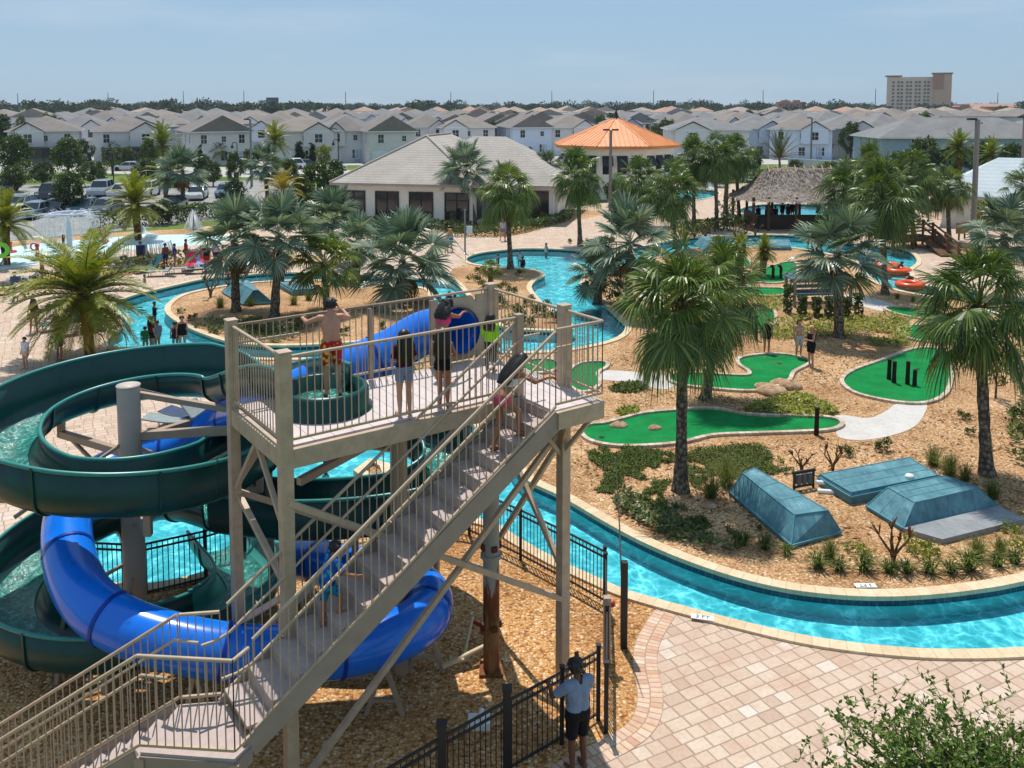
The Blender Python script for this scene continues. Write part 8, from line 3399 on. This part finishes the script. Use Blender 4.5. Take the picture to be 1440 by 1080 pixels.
# ================================================================ parked cars
def carmesh(suv):
    L, Wd = (4.8, 1.92) if suv else (4.6, 1.82)
    hb, hr = (1.02, 1.76) if suv else (.86, 1.44)
    body = MB()
    prof = [(-L / 2, .35), (-L / 2 + .03, hb * .72), (-L / 2 + .2, hb * .93), (-L * .2, hb), (L * .42, hb), (L / 2 - .03, hb * .9), (L / 2, .4), (L / 2 - .15, .24), (-L / 2 + .15, .24)]
    n = len(prof)
    secs = [(-1, .86, .0), (-.96, 1, .0), (.96, 1, 0), (1, .86, 0)]
    vs = []
    for s, k, _ in secs:
        for x, z in prof:
            vs.append((x * (1 if abs(s) < 1 else .985), s * Wd / 2, .6 + (z - .6) * k))
    fs = [(i * n + k, i * n + (k + 1) % n, (i + 1) * n + (k + 1) % n, (i + 1) * n + k) for i in range(3) for k in range(n)] + [tuple(range(n))[::-1], tuple(range(3 * n, 4 * n))]
    body.add(vs, fs, False)
    x0, x1, x2, x3 = (-L * .22, -L * .10, L * .34, L * .44) if suv else (-L * .22, -L * .06, L * .24, L * .40)
    cab = MB()
    vs = []
    for s, k in ((-1, 1), (1, 1)):
        vs += [(x0, s * Wd * .46, hb - .02), (x1, s * Wd * .37, hr - .07), (x2, s * Wd * .37, hr - .07), (x3, s * Wd * .46, hb - .02)]
    cab.add(vs, [(0, 1, 2, 3), (7, 6, 5, 4), (0, 4, 5, 1), (1, 5, 6, 2), (2, 6, 7, 3)], False)
    roof = MB()
    roof.add([(x1 - .05, -Wd * .38, hr - .08), (x2 + .05, -Wd * .38, hr - .08), (x2 + .05, Wd * .38, hr - .08), (x1 - .05, Wd * .38, hr - .08), (x1 + .15, -Wd * .33, hr), (x2 - .1, -Wd * .33, hr), (x2 - .1, Wd * .33, hr), (x1 + .15, Wd * .33, hr)], [(4, 5, 6, 7), (0, 1, 5, 4), (1, 2, 6, 5), (2, 3, 7, 6), (3, 0, 4, 7)], False)
    for s in (-1, 1):
        for xa, xb in ((x0, x1), (x3, x2)):
            roof.beam((xa, s * Wd * .46, hb), (xb, s * Wd * .375, hr - .06), .07)
        roof.beam(((x0 + x3) / 2, s * Wd * .465, hb), ((x1 + x2) / 2, s * Wd * .38, hr - .06), .06)
    return body, cab, roof, L, Wd, hb


wh = MB()
wh.lathe([(0, -.1), (.2, -.11), (.33, -.1), (.34, 0), (.33, .1), (.2, .11), (0, .1)], 16)
wh.v = [(x, z, y + .34) for x, y, z in wh.v]
WHEEL = wh.mesh('wheel', plain('tyre_rubber', srgb(28, 28, 30), .8))
hl = MB()
hl.box((0, 0, 0), (.06, .34, .13))
HEAD = hl.mesh('headlight', plain('lamp_glass', srgb(214, 220, 224), .1, .8))
TAIL = hl.mesh('tail_light', plain('red_lamp', srgb(150, 20, 22), .2, .6))
CARG = plain('car_glass', srgb(30, 38, 44), .05, .8, var=.05)
CM = {}


def car(px, py, rz, c, label, suv=False):
    b = at(px, py)
    r = thing('parked_car', label, 'car', (b[0], b[1], 0), R(rz))
    key = (c, suv)
    if key not in CM:
        m = Mat('car_paint_%d' % len(CM), .22, .6)
        m.b.inputs['Base Color'].default_value = srgb(*c)
        m.b.inputs['Coat Weight'].default_value = .6
        bd, cb, rf, L, Wd, hb = carmesh(suv)
        CM[key] = (bd.mesh('car_body', m.m), cb.mesh('car_glass', CARG), rf.mesh('car_roof', m.m), L, Wd, hb)
    bm_, cm_, rm_, L, Wd, hb = CM[key]
    for n_, me in (('body', bm_), ('window_glass', cm_), ('roof', rm_)):
        o = bpy.data.objects.new(n_, me)
        col.objects.link(o)
        o.parent = r
        if n_ == 'body':
            md = o.modifiers.new('edge', 'BEVEL')
            md.width = .06
            md.segments = 2
    for x in (-L * .30, L * .31):
        for s in (-1, 1):
            o = bpy.data.objects.new('wheel', WHEEL)
            col.objects.link(o)
            o.parent = r
            o.location = (x, s * (Wd / 2 - .09), 0)
    for s in (-1, 1):
        for n_, me, x in (('headlight', HEAD, -L / 2 + .04), ('tail_light', TAIL, L / 2 - .02)):
            o = bpy.data.objects.new(n_, me)
            col.objects.link(o)
            o.parent = r
            o.location = (x, s * Wd * .34, hb * .76)


for a_ in ((72, 280, 100, (30, 28, 34), 'black off road car parked at the left of the lot', True), (28, 296, 95, (120, 138, 152), 'pale blue grey car behind the white one at the left edge'), (14, 312, 80, (206, 210, 206), 'white car at the left edge of the lot'), (48, 306, 95, (104, 124, 140), 'slate blue car between the white and the black cars'), (78, 302, 95, (34, 32, 40), 'dark car right in front of the black off road car'),
           (143, 275, 100, (150, 158, 168), 'silver car in the middle of the lot', True), (120, 300, 95, (20, 58, 66), 'dark teal car behind the spray fountain'), (150, 300, 95, (96, 100, 102), 'dark grey car left of the date palm crown'), (206, 276, 95, (200, 204, 206), 'white car behind the date palm crown', True), (172, 276, 95, (186, 190, 192), 'pale silver car right of the silver one'), (243, 296, 95, (26, 30, 38), 'black car beside the silver fan palms'), (277, 280, 100, (214, 216, 216), 'white car in front of the blue car by the palm'), (318, 276, 100, (84, 120, 150), 'blue car below the lamp pole at the lot end'), (250, 262, 100, (60, 40, 46), 'maroon car at the back of the lot'),
           (408, 238, 15, (222, 224, 224), 'white car on the street left of the clubhouse', True), (425, 236, 15, (60, 64, 70), 'dark car on the street beside the white one'), (466, 240, 15, (206, 208, 206), 'light car on the street at the clubhouse corner'), (390, 240, 12, (180, 186, 190), 'silver car on the street behind the lamp pole'), (180, 240, 10, (196, 198, 200), 'white car far along the street behind the round trees'), (5, 270, 95, (150, 156, 160), 'grey car at the far left edge')):
    car(*a_)
# ================================================================ summer haze
mb = MB()
mb.box((0, 820, 24.5), (3200, 1760, 52))
hm = bpy.data.materials.new('haze_air')
hm.use_nodes = True
t_ = hm.node_tree
for n in list(t_.nodes):
    t_.nodes.remove(n)
pvol = t_.nodes.new('ShaderNodeVolumePrincipled')
pvol.inputs['Color'].default_value = (.80, .90, 1.0, 1)
pvol.inputs['Density'].default_value = 0.00014
pvol.inputs['Anisotropy'].default_value = 0.3
ov = t_.nodes.new('ShaderNodeOutputMaterial')
t_.links.new(pvol.outputs[0], ov.inputs['Volume'])
tag(mb.build('haze', hm), 'thin pale summer haze over the whole place', 'haze', kind='stuff')
